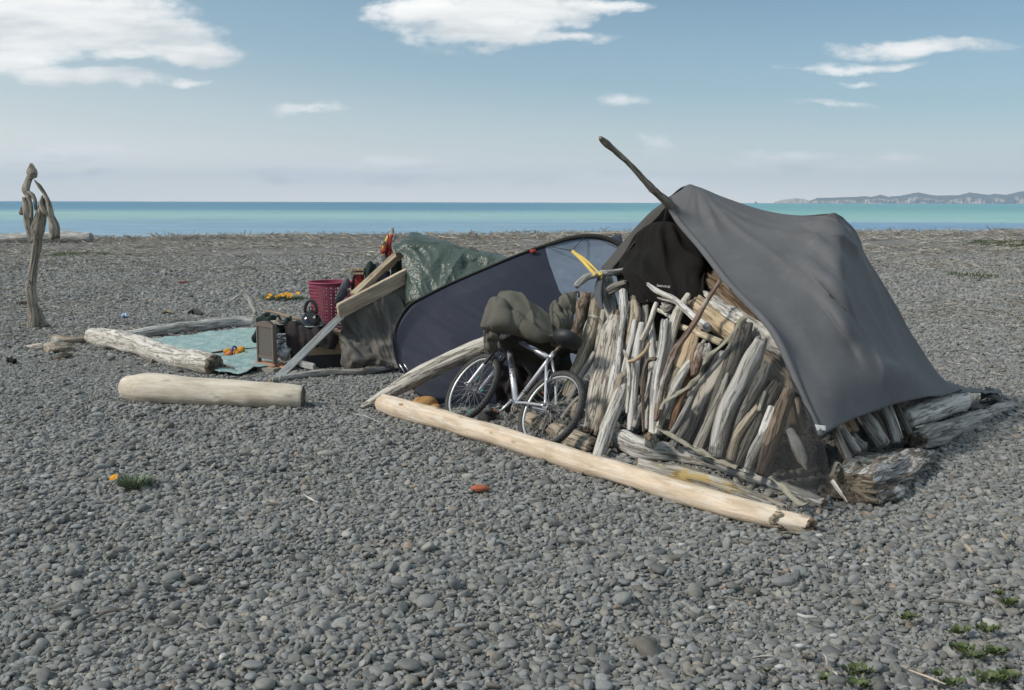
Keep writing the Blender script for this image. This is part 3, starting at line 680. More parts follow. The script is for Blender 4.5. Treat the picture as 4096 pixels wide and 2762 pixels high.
def sea():
    mb = MB(); ys = list(np.geomspace(48, 15200, 60)); us = np.linspace(-1, 1, 40)
    for y in ys:
        for u in us: mb.vert((u * (200 + y * 1.1), y, -2.5))
    n = len(us)
    for j in range(len(ys) - 1):
        for i in range(n - 1): mb.face((j * n + i, j * n + i + 1, (j + 1) * n + i + 1, (j + 1) * n + i))
    m_, t, bs = newmat('sea_water'); geo = t.nodes.new('ShaderNodeNewGeometry'); sp = t.nodes.new('ShaderNodeSeparateXYZ'); t.links.new(geo.outputs['Position'], sp.inputs[0])
    ly = mth(t, 'DIVIDE', mth(t, 'LOGARITHM', sp.outputs[1], 10.0), 4.0)
    xr = mth(t, 'DIVIDE', sp.outputs[0], sp.outputs[1])
    lp = t.nodes.new('ShaderNodeCombineXYZ'); t.links.new(mth(t, 'MULTIPLY', xr, 2.5), lp.inputs[0]); t.links.new(mth(t, 'MULTIPLY', ly, 45.0), lp.inputs[1])
    wob = mth(t, 'MULTIPLY', mth(t, 'SUBTRACT', nse(t, lp.outputs[0], 1.0, 4, .6), .5), .035)
    l2 = mth(t, 'ADD', ly, wob)
    L_ = lambda d: math.log10(d) / 4
    blue = (0.23, .36, .455); pale = (.33, .45, .53); turq = (.29, .46, .455); deep = (.12, .27, .37); green = (.18, .375, .365)
    cl = ramp(t, l2, [(L_(95), pale), (L_(150), blue), (L_(215), blue), (L_(280), turq), (L_(380), turq), (L_(560), deep), (L_(1500), (.09, .23, .33)), (L_(6000), (.09, .25, .35))])
    cr = ramp(t, l2, [(L_(95), (.20, .34, .475)), (L_(150), (.165, .29, .43)), (L_(215), (.18, .31, .45)), (L_(235), turq), (L_(420), (.21, .42, .41)), (L_(560), green), (L_(900), (.13, .33, .35)), (L_(6000), (.13, .34, .38))])
    col = mix(t, ramp(t, xr, [(.0, 0.), (.22, 1.)]), cl, cr)
    wv = nse(t, scl(t, geo.outputs['Position'], (.16, .55, 1)), 1, 6, .65, .3)
    st = nse(t, scl(t, lp.outputs[0], (1.2, 3.2, 1)), 1, 5, .65)
    col = mix(t, 1., col, ramp(t, wv, [(.3, .80), (.7, 1.2)]), 'MULTIPLY')
    col = mix(t, 1., col, ramp(t, st, [(.3, .88), (.7, 1.12)]), 'MULTIPLY')
    t.links.new(col, bs.inputs['Base Color']); bs.inputs['Roughness'].default_value = .45; bs.inputs['IOR'].default_value = 1.33; bs.inputs['Specular IOR Level'].default_value = .28
    bump(t, bs, wv, 1.0, .5)
    o = mb.build('sea', m_); tag(o, 'turquoise and blue sea reaching the horizon', 'sea', kind='structure')
sea()

def cape():
    prof = [(-12, 213), (0, 205), (50, 195), (90, 190), (130, 183), (200, 190), (235, 203), (248, 206), (300, 181), (400, 180), (500, 175), (600, 172), (680, 165), (720, 172), (790, 153), (850, 170), (950, 160), (1080, 133),
            (1160, 150), (1230, 160), (1400, 155), (1480, 133), (1580, 145), (1620, 152), (1680, 143), (1760, 152), (1880, 122), (1952, 130), (2100, 118), (2250, 140), (2500, 110), (2800, 150)]
    Y0 = 13500.0; mb = MB(); n = 420; xs = np.linspace(-30, 2800, n); pxs = [p[0] for p in prof]; pz = [227 - p[1] for p in prof]
    hs = np.interp(xs, pxs, pz) / 1.96 / FPX * Y0
    nv = 16
    for i, cx in enumerate(xs):
        x0 = (px('2', cx, 0)[0] - 2048) / FPX * Y0; H_ = hs[i] + 3 * mn.noise(Vector((cx * .05, 1, 1)))
        pale = cx < 248
        for j in range(nv):
            v = j / (nv - 1); cliff = .5
            if v < cliff:
                q = v / cliff; gl = 1 - abs(mn.noise(Vector((cx * .035, q * .6, 0)))) * 1.6 + .5 * mn.noise(Vector((cx * .11, q, 5)))
                zz = H_ * (.62 if not pale else .95) * q; yy = Y0 + 105 * q - 90 * gl * (1 - .5 * q)
            else:
                q = (v - cliff) / (1 - cliff); zz = H_ * (.62 + .38 * math.sin(q * 1.571)) if not pale else H_ * (.95 + .05 * q); yy = Y0 + 135 + 900 * q + 90 * mn.noise(Vector((cx * .03, q * 2, 9)))
            mb.vert((x0 * yy / Y0, yy, -6 + zz + 6 * q * mn.noise(Vector((cx * .06, v * 4, 2)))), (cx, v, hs[i]))
    for i in range(n - 1):
        for j in range(nv - 1): mb.face((i * nv + j, (i + 1) * nv + j, (i + 1) * nv + j + 1, i * nv + j + 1))
    m_, t, bs = newmat('cape_cliffs'); v = attr(t); sp = t.nodes.new('ShaderNodeSeparateXYZ'); t.links.new(v, sp.inputs[0])
    n_ = nse(t, scl(t, v, (.012, 3., 0)), 1, 4, .6); n2_ = nse(t, scl(t, v, (.05, 9, 0)), 1, 5, .6)
    bare = mth(t, 'MULTIPLY', ramp(t, n_, [(.47, 0.), (.54, 1.)]), ramp(t, sp.outputs[1], [(.02, 1.), (.40, .8), (.50, 0.)]))
    bare = mth(t, 'MAXIMUM', bare, ramp(t, mth(t, 'DIVIDE', sp.outputs[0], 300.), [(.79, .9), (.83, 0.)]))
    col = mix(t, n2_, (.05, .06, .045), (.12, .12, .07)); col = mix(t, bare, col, mix(t, n2_, (.46, .36, .27), (.70, .60, .48)))
    t.links.new(col, bs.inputs['Base Color']); bs.inputs['Roughness'].default_value = 1.; bs.inputs['Specular IOR Level'].default_value = 0.
    o = mb.build('cape_hills', m_, smooth=False); tag(o, 'distant hazy headland with pale cliffs beyond the sea', 'hills', kind='structure')
    x0 = (px('Q', 1095, 0)[0] - 2048) / FPX * Y0; mb = MB(); mb.lathe(Matrix.Translation((x0, Y0, -6)), [(25, 0), (17, 9), (8, 22), (2, 31), (0.01, 33)], 8)
    o = mb.build('sea_stack', m_, smooth=False); tag(o, 'tiny rock stack in the sea left of the headland', 'rock')
cape()

# ------------------------------------------------------------------ the shelter: fly cover over a leaning wall of driftwood
Pv = lambda t, *a: [P(t, x, y, d) for (x, y, d) in a]
Sv = lambda *a: [P('S', x, y, d) for (x, y, d) in a]
fly = thing('tent_fly', 'large dark grey fly cover draped over the driftwood shelter, torn on one side', 'tent cover', (1.9, 7.6, 0))
hem = [('S', 2673, 793), ('S', 2709, 878), ('S', 2811, 1000), ('S', 2923, 1143), ('S', 3061, 1286), ('S', 3128, 1390), ('S', 3212, 1587), ('S', 3284, 1746)]
HW = [W(*h, .14) for h in hem]
rows = [[HW[0]] + Sv((2725, 760, 8.3), (2757, 738, 8.3), (2800, 755, 8.28), (2900, 793, 8.25), (3060, 843, 8.2), (3200, 864, 8.1), (3295, 860, 7.95), (3338, 852, 7.88), (3364, 869, 8.0), (3386, 888, 8.15), (3390, 905, 8.7)),
        [HW[1]] + Sv((2800, 870, 8.05), (2930, 895, 7.95), (3070, 918, 7.92), (3210, 916, 7.85), (3338, 905, 7.72), (3412, 965, 8.05), (3405, 975, 8.8)),
        [HW[2]] + Sv((2900, 1000, 7.68), (3010, 1010, 7.62), (3120, 1010, 7.6), (3240, 1000, 7.55), (3345, 1000, 7.5), (3455, 1055, 8.0), (3440, 1060, 8.8)),
        [HW[3]] + Sv((3000, 1140, 7.32), (3090, 1140, 7.3), (3180, 1140, 7.3), (3270, 1140, 7.25), (3360, 1140, 7.22), (3515, 1165, 8.0), (3505, 1170, 8.8)),
        [HW[4]] + Sv((3120, 1290, 6.97), (3190, 1290, 6.97), (3260, 1290, 7.0), (3330, 1290, 7.02), (3405, 1290, 7.06), (3592, 1305, 8.0), (3580, 1310, 8.8)),
        [HW[5]] + Sv((3190, 1400, 6.77), (3260, 1400, 6.8), (3330, 1400, 6.86), (3400, 1400, 6.93), (3480, 1400, 7.03), (3655, 1400, 8.0), (3650, 1400, 8.8)),
        [HW[6]] + Sv((3265, 1570, 6.4), (3330, 1545, 6.52), (3410, 1522, 6.68), (3500, 1500, 6.87), (3590, 1482, 7.1), (3748, 1512, 8.0), (3745, 1505, 8.8)),
        [HW[7]] + Sv((3330, 1718, 6.2), (3400, 1683, 6.4), (3480, 1652, 6.65), (3580, 1618, 6.95), (3700, 1590, 7.35), (3835, 1567, 8.0), (3860, 1550, 8.8))]
CRE = [([(.725, .0), (.745, .2), (.75, .45), (.735, .75), (.72, .95)], .022, .034), ([(.14, .0), (.25, .09), (.37, .155), (.50, .165), (.62, .11), (.715, .015)], .020, .030),
       ([(.13, .02), (.22, .17), (.34, .27), (.48, .28), (.60, .19), (.70, .03)], .028, .030), ([(.125, .0), (.12, .12), (.10, .26)], .018, .022), ([(.135, .0), (.17, .14), (.20, .33), (.23, .5)], .022, .018),
       ([(.72, .03), (.68, .25), (.60, .5), (.50, .7)], .03, .020), ([(.735, .03), (.80, .3), (.83, .6), (.84, .9)], .016, .016), ([(.74, .03), (.86, .35), (.90, .65), (.92, .92)], .016, .018),
       ([(.73, .05), (.70, .4), (.64, .75), (.60, .95)], .024, .014), ([(.76, .5), (.78, .7), (.79, .95)], .014, .014), ([(.28, .55), (.32, .75), (.30, .95)], .02, .012), ([(.45, .60), (.47, .8), (.44, .97)], .02, .010)]
def crease(u, v):
    t = 0.0
    for pl, w, h in CRE:
        best = 9.0; bs = 0
        for k in range(len(pl) - 1):
            ax, ay = pl[k]; bx, by = pl[k + 1]; dx, dy_ = bx - ax, by - ay; q = max(0, min(1, ((u - ax) * dx + (v - ay) * dy_) / (dx * dx + dy_ * dy_)))
            d_ = math.hypot(u - ax - q * dx, (v - ay - q * dy_) * .9)
            if d_ < best: best = d_; bs = (k + q) / (len(pl) - 1)
        t += h * math.exp(-(best / w) ** 1.3) * min(1, (1 - bs) * 3 + .1)
    return t
def fly_disp(u, v, p):
    d = 0.0
    e = min(1, u * 8) * min(1, (1 - u) * 6 + .15) * min(1, v * 11)
    # broad hanging folds fanning out of the second peak and down the right face
    a = (u - .72); fan = math.atan2(a * 1.3, v + .12)
    d += .028 * math.sin(fan * 17 + .6) * sm(.12, .5, v) * math.exp(-(a / .34) ** 2)
    d += .020 * mn.noise(Vector((fan * 9, v * .8, 2.2))) * sm(.05, .3, v)
    # swags hanging between the two peaks
    sw = v * 9 - 1.6 * math.cos((u - .42) * 5.2)
    d += .020 * math.sin(sw * 2.1) * math.exp(-((v - .13) / .14) ** 2) * math.exp(-((u - .45) / .28) ** 2)
    # creases fanning from the front apex
    b_ = math.atan2(u - .12, v + .02); d += .024 * mn.noise(Vector((b_ * 7.5, 1.3, .4))) * math.exp(-v * 2.6) * sm(0, .04, v) * math.exp(-(u / .5) ** 2)
    d += .022 * mn.noise(Vector((u * 6.5 + v * .9, v * 1.1, 5.5))) + .008 * mn.noise(Vector((u * 14, v * 3.0, 1.1)))
    # crease by the tear
    e *= 1 - .75 * sm(.76, .87, u)
    return d * e * .75 + crease(u, v) * min(1, u * 12) * min(1, v * 7 + .1) * min(1, (1 - u) * 9) * (1 - .7 * sm(.76, .87, u))
def tear(u, v):
    q = (v - .455) / .060
    c = .772 - .018 * q + .006 * math.sin(q * 9)
    return abs(q) < 1 and abs(u - c) < .0075 * (1 - abs(q)) + .002
patch('cover', rows, M['fly'], 150, 130, fly_disp, .005, fly, tear)
# stitched edge of the cover
ribbon('hem', [h + WN * .012 for h in HW], .045, M['fly'], fly, .003, nrm=-_inn.cross(Vector((0, 0, 1))).cross(Vector((0, 0, 1))) if False else None, n=60)
# far side of the cover, falling to the shingle behind
top = [HW[0]] + Sv((2757, 742, 8.32), (2900, 793, 8.25), (3060, 845, 8.2), (3200, 864, 8.1), (3335, 857, 7.9), (3386, 884, 8.15), (3392, 905, 8.7))
base = [Vector((1.15, 9.9, .05)), Vector((1.7, 10.1, 0)), Vector((2.3, 10.2, 0)), Vector((2.9, 10.2, 0)), Vector((3.4, 10.1, 0)), Vector((3.8, 9.9, 0)), Vector((4.0, 9.5, 0)), Vector((4.05, 9.0, .1))]
mid = [a.lerp(b, .5) + Vector((0, -.08, -.1)) for a, b in zip(top, base)]
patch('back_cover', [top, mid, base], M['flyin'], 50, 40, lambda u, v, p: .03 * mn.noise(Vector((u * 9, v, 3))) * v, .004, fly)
# left slope of the cover, seen from inside, its edge hanging over the sticks
lf = [[P('1', 832, 575, 8.50), P('1', 850, 590, 8.3), P('1', 862, 640, 8.28), P('1', 880, 700, 8.35)],
      [P('1', 700, 688, 8.78), P('1', 725, 720, 8.5), P('1', 790, 750, 8.55), P('1', 900, 820, 8.8)],
      [P('1', 598, 800, 8.95), P('1', 625, 830, 8.65), P('1', 690, 850, 8.72), P('1', 850, 920, 9.0)],
      [P('1', 495, 925, 9.05), P('1', 530, 945, 8.75), P('1', 590, 990, 8.85), P('1', 760, 1060, 9.1)],
      [P('1', 398, 1040, 9.02), P('1', 430, 1065, 8.78), P('1', 500, 1100, 8.9), P('1', 640, 1180, 9.1)],
      [P('1', 318, 1140, 8.95), P('1', 345, 1160, 8.75), P('1', 420, 1190, 8.85), P('1', 520, 1260, 9.0)]]
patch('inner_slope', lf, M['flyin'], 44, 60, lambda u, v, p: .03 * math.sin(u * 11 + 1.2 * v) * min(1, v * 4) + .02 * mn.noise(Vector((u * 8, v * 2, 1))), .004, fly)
tl = [[W('1', 290, 1165, .10), W('1', 315, 1150, .13), W('1', 335, 1165, .12)], [W('1', 262, 1260, .12), W('1', 300, 1250, .17), W('1', 322, 1270, .14)],
      [W('1', 258, 1330, .13), W('1', 296, 1330, .18), W('1', 322, 1340, .15)], [W('1', 285, 1400, .14), W('1', 305, 1395, .17), W('1', 325, 1390, .15)], [W('1', 312, 1445, .14), W('1', 318, 1440, .15), W('1', 325, 1430, .14)]]
patch('loose_flap', tl, M['greytarp2'], 20, 40, lambda u, v, p: .012 * math.sin(u * 9 + v * 2), .004, fly)
# the tail of the cover pulled out along the ground
tail = [Sv((3740, 1500, 8.2), (3835, 1545, 8.6), (3920, 1557, 9.1), (3985, 1556, 9.5)), Sv((3790, 1548, 8.0), (3860, 1562, 8.3), (3930, 1568, 8.8), (4003, 1560, 9.3)), Sv((3835, 1570, 7.95), (3880, 1570, 8.2), (3940, 1572, 8.7), (4010, 1575, 9.2))]
patch('tail', tail, M['fly'], 40, 16, lambda u, v, p: .01 * mn.noise(Vector((u * 9, v * 5, 1))), .005, fly)
lump = [Pv('F', (2005, 320, 9.25), (2040, 290, 9.3), (2080, 300, 9.35), (2120, 350, 9.3)), Pv('F', (1990, 345, 9.05), (2045, 320, 9.0), (2100, 335, 9.05), (2145, 380, 9.1)),
        Pv('F', (1985, 380, 8.95), (2040, 370, 8.9), (2110, 385, 8.9), (2165, 425, 8.95))]
patch('gathered_corner', lump, M['flyin'], 30, 30, lambda u, v, p: .02 * mn.noise(Vector((u * 6, v * 6, 4))), .006, fly)
# insect net and its tan webbing
netr = [[W('E', 1450, 1010, .12), W('E', 1060, 300, .24), W('A', 1300, 300, .26), W('A', 1150, 450, .26)],
        [W('E', 1490, 1120, .14), W('E', 1180, 700, .25), W('A', 1160, 560, .27), W('A', 1000, 590, .26)],
        [W('E', 1560, 1280, .16), W('E', 1250, 1000, .26), W('A', 1120, 760, .27), W('A', 940, 730, .26)],
        [W('E', 1660, 1420, .18), W('A', 1560, 1080, .28), W('A', 1180, 960, .27), W('A', 800, 835, .27)],
        [W('A', 1830, 1180, .18), W('A', 1600, 1220, .30), W('A', 1160, 1130, .28), W('A', 700, 890, .28)],
        [W('A', 1850, 1300, .20), W('A', 1600, 1340, .32), W('A', 1160, 1250, .30), W('A', 690, 980, .28)],
        [W('A', 1868, 1440, .22), W('A', 1640, 1460, .36), W('A', 1250, 1340, .32), W('A', 660, 1055, .28)],
        [W('A', 1855, 1545, .24), W('A', 1700, 1555, .40), W('A', 1440, 1410, .34), W('A', 655, 1062, .28)]]
netr = [r[::-1] for r in netr]
patch('insect_net', netr, M['net'], 90, 90, lambda u, v, p: .03 * mn.noise(Vector((u * 5, v * 3, 2))) + .015 * math.sin(u * 40 + v * 3) * sm(.72, .9, u), 0, fly)
wb = .030
ribbon('webbing', [W('A', x, y, .30) for x, y in ((1290, 290), (1250, 320), (1130, 470), (1000, 590), (930, 735), (800, 830), (705, 890), (683, 940))], wb, M['webbing'], fly, .002, nrm=WN, n=80, wave=.05)
ribbon('webbing', [W('A', x, y, .32) for x, y in ((648, 1060), (760, 1120), (900, 1200), (1060, 1280), (1215, 1342))], wb * 1.05, M['webbing'], fly, .002, nrm=(WN + Vector((0, 0, .6))).normalized(), n=70, wave=.05)
ribbon('webbing', [W('H', 1660, 510, .40), W('H', 1760, 580, .42), W('H', 1850, 680, .44), W('H', 1960, 770, .44), W('H', 2060, 760, .42)], .032, M['webbing'], fly, .002, nrm=(WN + Vector((0, 0, .9))).normalized(), n=50, wave=.06)
ribbon('webbing', Pv('F', (826, 985, 5.95), (868, 880, 6.0), (930, 915, 6.05), (1010, 880, 6.2), (1110, 868, 6.3), (1250, 888, 6.4), (1400, 940, 6.55), (1515, 1000, 6.6)), .030, M['webbing'], fly, .002, nrm=Vector((-.2, -.4, .9)).normalized(), n=60, wave=.05)
mb = MB(); c_ = [W('H', 2085 + 34 * math.cos(a), 235 + 24 * math.sin(a), .36) for a in np.linspace(0, 6.2, 20)]; mb.tube(c_, .0016, 6, closed=True); mb.tube([W('H', 2085, 260, .36), W('H', 2062, 330, .38), W('H', 2050, 400, .39)], .0012, 5)
mb.build('toggle_loop', M['darkcord'], fly)
lab = [[P('F', 698, 582, 6.13), P('F', 782, 592, 6.14)], [P('F', 715, 632, 6.12), P('F', 785, 630, 6.13)]]
patch('label_patch', lab, M['whitelabel'], 8, 6, lambda u, v, p: .004, .002, fly)

# ridge pole through the front of the cover
pp = Pv('1', (300, 105, 7.75), (335, 140, 7.78), (460, 245, 7.86), (600, 390, 7.98), (700, 500, 8.08), (820, 610, 8.18), (900, 700, 8.35), (1000, 820, 8.7))
log('ridge_pole', 'dark knotty pole sticking up out of the peak of the tent cover', 'pole', pp, [.019, .025, .021, .024, .027, .030, .03, .03], M['pole'], seg=14, step=.018, lump=.22, groove=.10,
    ends=('broken', 'cut'), wob=.06, burls=((.05, 1.2, .03, .35), (.17, 2.5, .018, .5), (.44, 2.6, .02, .55), (.47, -1., .03, .3)))

# ---- black sheet hung in the mouth of the shelter
bk = thing('black_sheet', 'black fleece sheet with white printing hung in the mouth of the shelter', 'sheet', (1.2, 8.2, 0))
bl = lambda *a: [W('1', x, y, l) for (x, y, l) in a]
br = [bl((640, 800, -.05), (700, 772, -.02), (760, 758, .0), (830, 758, .0), (885, 772, -.02), (940, 805, -.06), (985, 850, -.1)),
      bl((560, 900, -.12), (660, 872, -.02), (750, 860, .03), (830, 862, .02), (910, 880, -.03), (1000, 930, -.1), (1080, 960, -.2)),
      bl((505, 1000, -.14), (610, 1000, -.06), (720, 1000, .06), (820, 1000, .02), (930, 1010, -.06), (1040, 1030, -.14), (1150, 1050, -.25)),
      bl((470, 1090, -.10), (560, 1110, .02), (700, 1120, .06), (830, 1120, .02), (950, 1120, -.04), (1050, 1110, -.12), (1110, 1100, -.22)),
      bl((472, 1180, -.06), (580, 1230, .04), (720, 1240, .03), (840, 1240, .02), (950, 1240, -.03), (1030, 1200, -.1), (1070, 1170, -.18)),
      bl((490, 1260, -.05), (595, 1330, .03), (720, 1330, .0), (850, 1330, .0), (960, 1330, -.03), (1040, 1310, -.07), (1100, 1290, -.14)),
      bl((520, 1360, -.08), (605, 1410, .0), (720, 1395, -.03), (850, 1405, -.03), (960, 1430, -.05), (1030, 1400, -.07), (1110, 1370, -.12))]
patch('fleece', br, M['black'], 70, 70, lambda u, v, p: (.030 * math.sin(u * 19 - 4.5 * v + 2.5 * mn.noise(Vector((u * 3, v * 2, 1)))) * (.25 + v) + .05 * (1 - 2 * abs(mn.noise(Vector((u * 6 - v * 1.5, v * 1.6, 6)))))) * min(1, v * 5), .006, bk)
o_ = W('1', 760, 1262, .065); ex = (W('1', 830, 1268, .065) - o_).normalized(); ey = (W('1', 760, 1200, .065) - o_); ey = (ey - ex * ey.dot(ex)).normalized()
text_mesh('printed_lettering', 'imagesheet.co.nz', M['inkwhite'], .036, lambda x, y: o_ + ex * x + ey * (y - .10 * x * x) + ex.cross(ey) * .004, bk)
# dark things stuffed inside, behind the sheet
ck = [[W('1', 1040, 1050, -.28), W('1', 1110, 1040, -.3), W('1', 1180, 1060, -.34)], [W('1', 1020, 1180, -.12), W('1', 1070, 1170, -.1), W('1', 1110, 1180, -.18)], [W('1', 1030, 1300, -.08), W('1', 1080, 1310, -.06), W('1', 1120, 1340, -.12)]]
o = patch('dark_bundle', ck, M['black'], 30, 40, lambda u, v, p: .03 * math.sin(u * 16 + v * 3), .02); tag(o, 'crumpled black cloth bundle wedged beside the big fibrous trunk', 'cloth')

# ---- the driftwood: big timbers first, then the sticks of the wall
def wst(name, label, t, pts, ws, layer, mat, end=None, cat='driftwood stick', **kw):
    ls = layer if isinstance(layer, (list, tuple)) else [layer] * len(pts)
    w3 = [W(t, x, y, l) for (x, y), l in zip(pts, ls)]; ws = ws if isinstance(ws, (list, tuple)) else [ws] * len(pts)
    kw.setdefault('ends', ('broken', 'cut')); kw.setdefault('seg', 16); kw.setdefault('step', .03); kw.setdefault('nrm', WN); kw.setdefault('lump', .13); kw.setdefault('groove', .09); ws = [w * 1.12 for w in ws]
    return log(name, label, cat, w3, [rad(t, w, p) for w, p in zip(ws, w3)], M[mat], M[end] if end else M[mat], 'driftwood leaning on the shelter', **kw)
wst('driftwood_timber', 'big reddish fibrous trunk sloping under the edge of the tent cover', 'A', [(1000, 50), (1120, 140), (1240, 260), (1380, 400), (1530, 570)], [150, 170, 150, 130, 110], -.26, 'fibre', 'fibre', 'driftwood trunk', lump=.2, groove=.2, seg=28)
wst('driftwood_log', 'thick golden log running down to the right behind the sticks, cut end showing', 'A', [(945, 225), (1070, 320), (1190, 410), (1300, 500)], [128, 135, 135, 130], -.02, 'gold', 'gold', 'driftwood log', lump=.08, groove=.06, seg=26, ends=('broken', 'cut'))
wst('driftwood_log', 'smooth tan log lowest under the edge of the tent cover', 'A', [(1330, 500), (1430, 590), (1530, 690), (1640, 850)], [150, 170, 165, 120], -.06, 'tan', 'endpale', 'driftwood log', lump=.06, groove=.04, seg=24)
wst('driftwood_slab', 'splintered white slab lying on top of the golden log', 'A', [(1000, 130), (1090, 215), (1200, 290), (1330, 370), (1440, 460), (1540, 555)], [30, 70, 85, 105, 110, 50], .02, 'white', 'grey', 'driftwood slab', lump=.25, groove=.18, flat=.5, seg=24, ends=('point', 'broken'))
wst('driftwood_stake', 'short cream stake with a knotted end, lying across behind the sticks', 'A', [(800, 352), (900, 390), (1010, 430), (1112, 478)], [36, 40, 44, 46], .06, 'cream', 'cream', 'stake', lump=.04, groove=.02)
wst('driftwood_pole', 'long bluish white forked pole pointing up over the black sheet', 'A', [(595, 65), (640, 100), (690, 128), (765, 160), (810, 195), (870, 250), (940, 315), (1020, 375)], [22, 30, 32, 36, 40, 44, 48, 52], .14, 'white', None, 'driftwood pole', lump=.08)
wst('driftwood_twig', 'thin pale twig with a sharp tip in front of the black sheet', 'A', [(665, 160), (715, 175), (780, 192), (820, 215)], [9, 15, 22, 24], .12, 'pale', ends=('point', 'cut'), cat='twig')
# left end of the wall
wst('driftwood_branch', 'curved grey branch with yellow strap lashed to it at the left end of the wall', '1', [(112, 1262), (160, 1218), (215, 1190), (310, 1170), (400, 1160), (490, 1140)], [42, 46, 44, 44, 40, 36], [.28, .25, .2, .14, .06, -.02], 'grey', None, 'driftwood branch', lump=.1, burls=((.25, 1.5, .03, .4),))
wst('driftwood_post', 'stout grey post holding up the left edge of the tent cover', 'C', [(765, 205), (800, 400), (850, 620), (890, 800)], [150, 155, 165, 165], .0, 'grey', None, 'post', lump=.12, groove=.08, seg=20)
wst('driftwood_root', 'dark gnarled root jammed across the left post', 'C', [(820, 395), (900, 350), (970, 320), (1050, 290)], [80, 90, 85, 60], .10, 'dark', None, 'root', lump=.35, groove=.2, ends=('broken', 'broken'))
wst('driftwood_log', 'brown log topped by a swollen burl, leftmost in the wall', 'C', [(500, 480), (470, 600), (440, 760), (410, 900), (380, 1060), (340, 1250)], [150, 225, 165, 150, 145, 140], .0, 'brown', 'brown', 'driftwood log', lump=.25, groove=.12, seg=22)
wst('driftwood_shard', 'small reddish shard wedged in front of the burled log', 'C', [(465, 775), (425, 880), (370, 990)], [50, 85, 50], .09, 'red', cat='driftwood shard', flat=.5, ends=('point', 'broken'))
wst('driftwood_log', 'thick tan log with a cord loop tied round it', 'A', [(240, 160), (222, 270), (195, 400), (135, 590), (85, 720), (35, 850)], [72, 76, 80, 78, 76, 72], .06, 'tan', 'tan', 'driftwood log', lump=.09, groove=.08, seg=22, ends=('broken', 'cut'), burls=((.75, 1.6, .03, .25),))
wst('driftwood_stick', 'narrow pale stick squeezed between the cord-tied log and the wide slab', 'C', [(752, 635), (735, 800), (700, 960), (660, 1180), (620, 1300)], [55, 80, 70, 75, 60], .03, 'pale')
wst('driftwood_pole', 'thin grey pole leaning low beside the wide slab, behind the rear wheel', 'D', [(560, 40), (500, 150), (400, 310), (310, 480), (215, 650)], [58, 66, 70, 66, 60], .09, 'grey', None, 'driftwood pole')
wst('driftwood_stick', 'short tan stick behind the spokes of the rear wheel', 'D', [(370, 640), (330, 760), (290, 900)], [90, 110, 80], .05, 'tan')
wst('driftwood_stick', 'thin grey stick crossing low behind the rear wheel', 'D', [(360, 600), (260, 720), (150, 860)], [44, 60, 55], .08, 'grey')
wst('driftwood_slab', 'widest slab of the wall, pale with a knot and a rotten brown foot', 'A', [(368, 290), (345, 400), (318, 560), (285, 730), (245, 900), (192, 1075)], [95, 160, 190, 185, 172, 118], .10, 'pale', 'end', 'driftwood slab', lump=.05, groove=.05, flat=.55, seg=30, ends=('broken', 'broken'), burls=((.45, 1.57, .035, .16),))
# middle of the wall
wst('driftwood_pole', 'white club-headed pole just right of the wide slab', 'A', [(424, 120), (429, 235), (425, 300), (408, 400), (395, 520), (372, 700), (335, 900)], [52, 64, 42, 33, 50, 74, 70], .16, 'white', None, 'driftwood pole', lump=.12, ends=('round', 'cut'))
wst('driftwood_pole', 'beige knobbed pole standing under the hem of the black sheet', 'A', [(492, 160), (505, 270), (492, 385), (455, 520), (410, 700)], [34, 66, 62, 55, 52], .08, 'tan', None, 'driftwood pole', lump=.14, burls=((.1, 2.2, .03, .35),))
wst('driftwood_stick', 'white split stick with a square top, third in from the wide slab', 'A', [(506, 320), (484, 445), (457, 560), (425, 700), (405, 780)], [36, 38, 38, 40, 38], .17, 'white', ends=('cut', 'cut'))
wst('driftwood_board', 'broad grey board mostly hidden behind the middle sticks', 'A', [(572, 200), (572, 400), (560, 600), (545, 800)], [72, 86, 84, 80], .0, 'grey', None, 'board', flat=.5, ends=('round', 'cut'))
wst('driftwood_pole', 'grey-white pole with a cracked flat top, in the middle of the wall', 'A', [(555, 340), (532, 440), (516, 560), (508, 700), (490, 880), (470, 1090)], [42, 48, 52, 56, 54, 50], .15, 'white', None, 'driftwood pole', ends=('cut', 'cut'), lump=.1)
wst('driftwood_stick', 'smooth light stick slanting up to the right across the grey board', 'A', [(655, 195), (632, 260), (608, 330), (575, 410), (550, 460)], [27, 30, 32, 34, 30], .18, 'pale', ends=('cut', 'cut'))
wst('driftwood_pole', 'wavy silver pole between the grey board and the straight white pole', 'A', [(618, 315), (630, 450), (634, 580), (622, 700), (600, 850), (570, 1010)], [30, 40, 42, 40, 38, 32], .10, 'white', None, 'driftwood pole', wob=.5)
wst('driftwood_pole', 'straightest white pole of the wall, with a squared top', 'A', [(712, 328), (697, 500), (668, 650), (648, 800), (635, 960), (625, 1140)], [50, 54, 56, 60, 46, 52], .20, 'white', None, 'driftwood pole', lump=.05, groove=.03, ends=('broken', 'cut'))
wst('driftwood_pole', 'tall pale pole narrowing to a blunt point beside the black sheet', 'A', [(876, 140), (845, 195), (805, 270), (768, 390), (737, 520), (705, 650), (690, 740)], [32, 46, 64, 66, 58, 50, 44], .12, 'pale', None, 'driftwood pole', ends=('round', 'cut'))
wst('driftwood_branch', 'long thin red-barked branch reaching highest across the wall', 'A', [(1096, 45), (1000, 190), (930, 310), (850, 430), (790, 520), (735, 650), (690, 790), (665, 930), (652, 1010)], [26, 32, 34, 38, 40, 36, 36, 38, 28], .26, 'red', None, 'driftwood branch', lump=.14, ends=('broken', 'broken'), wob=.5)
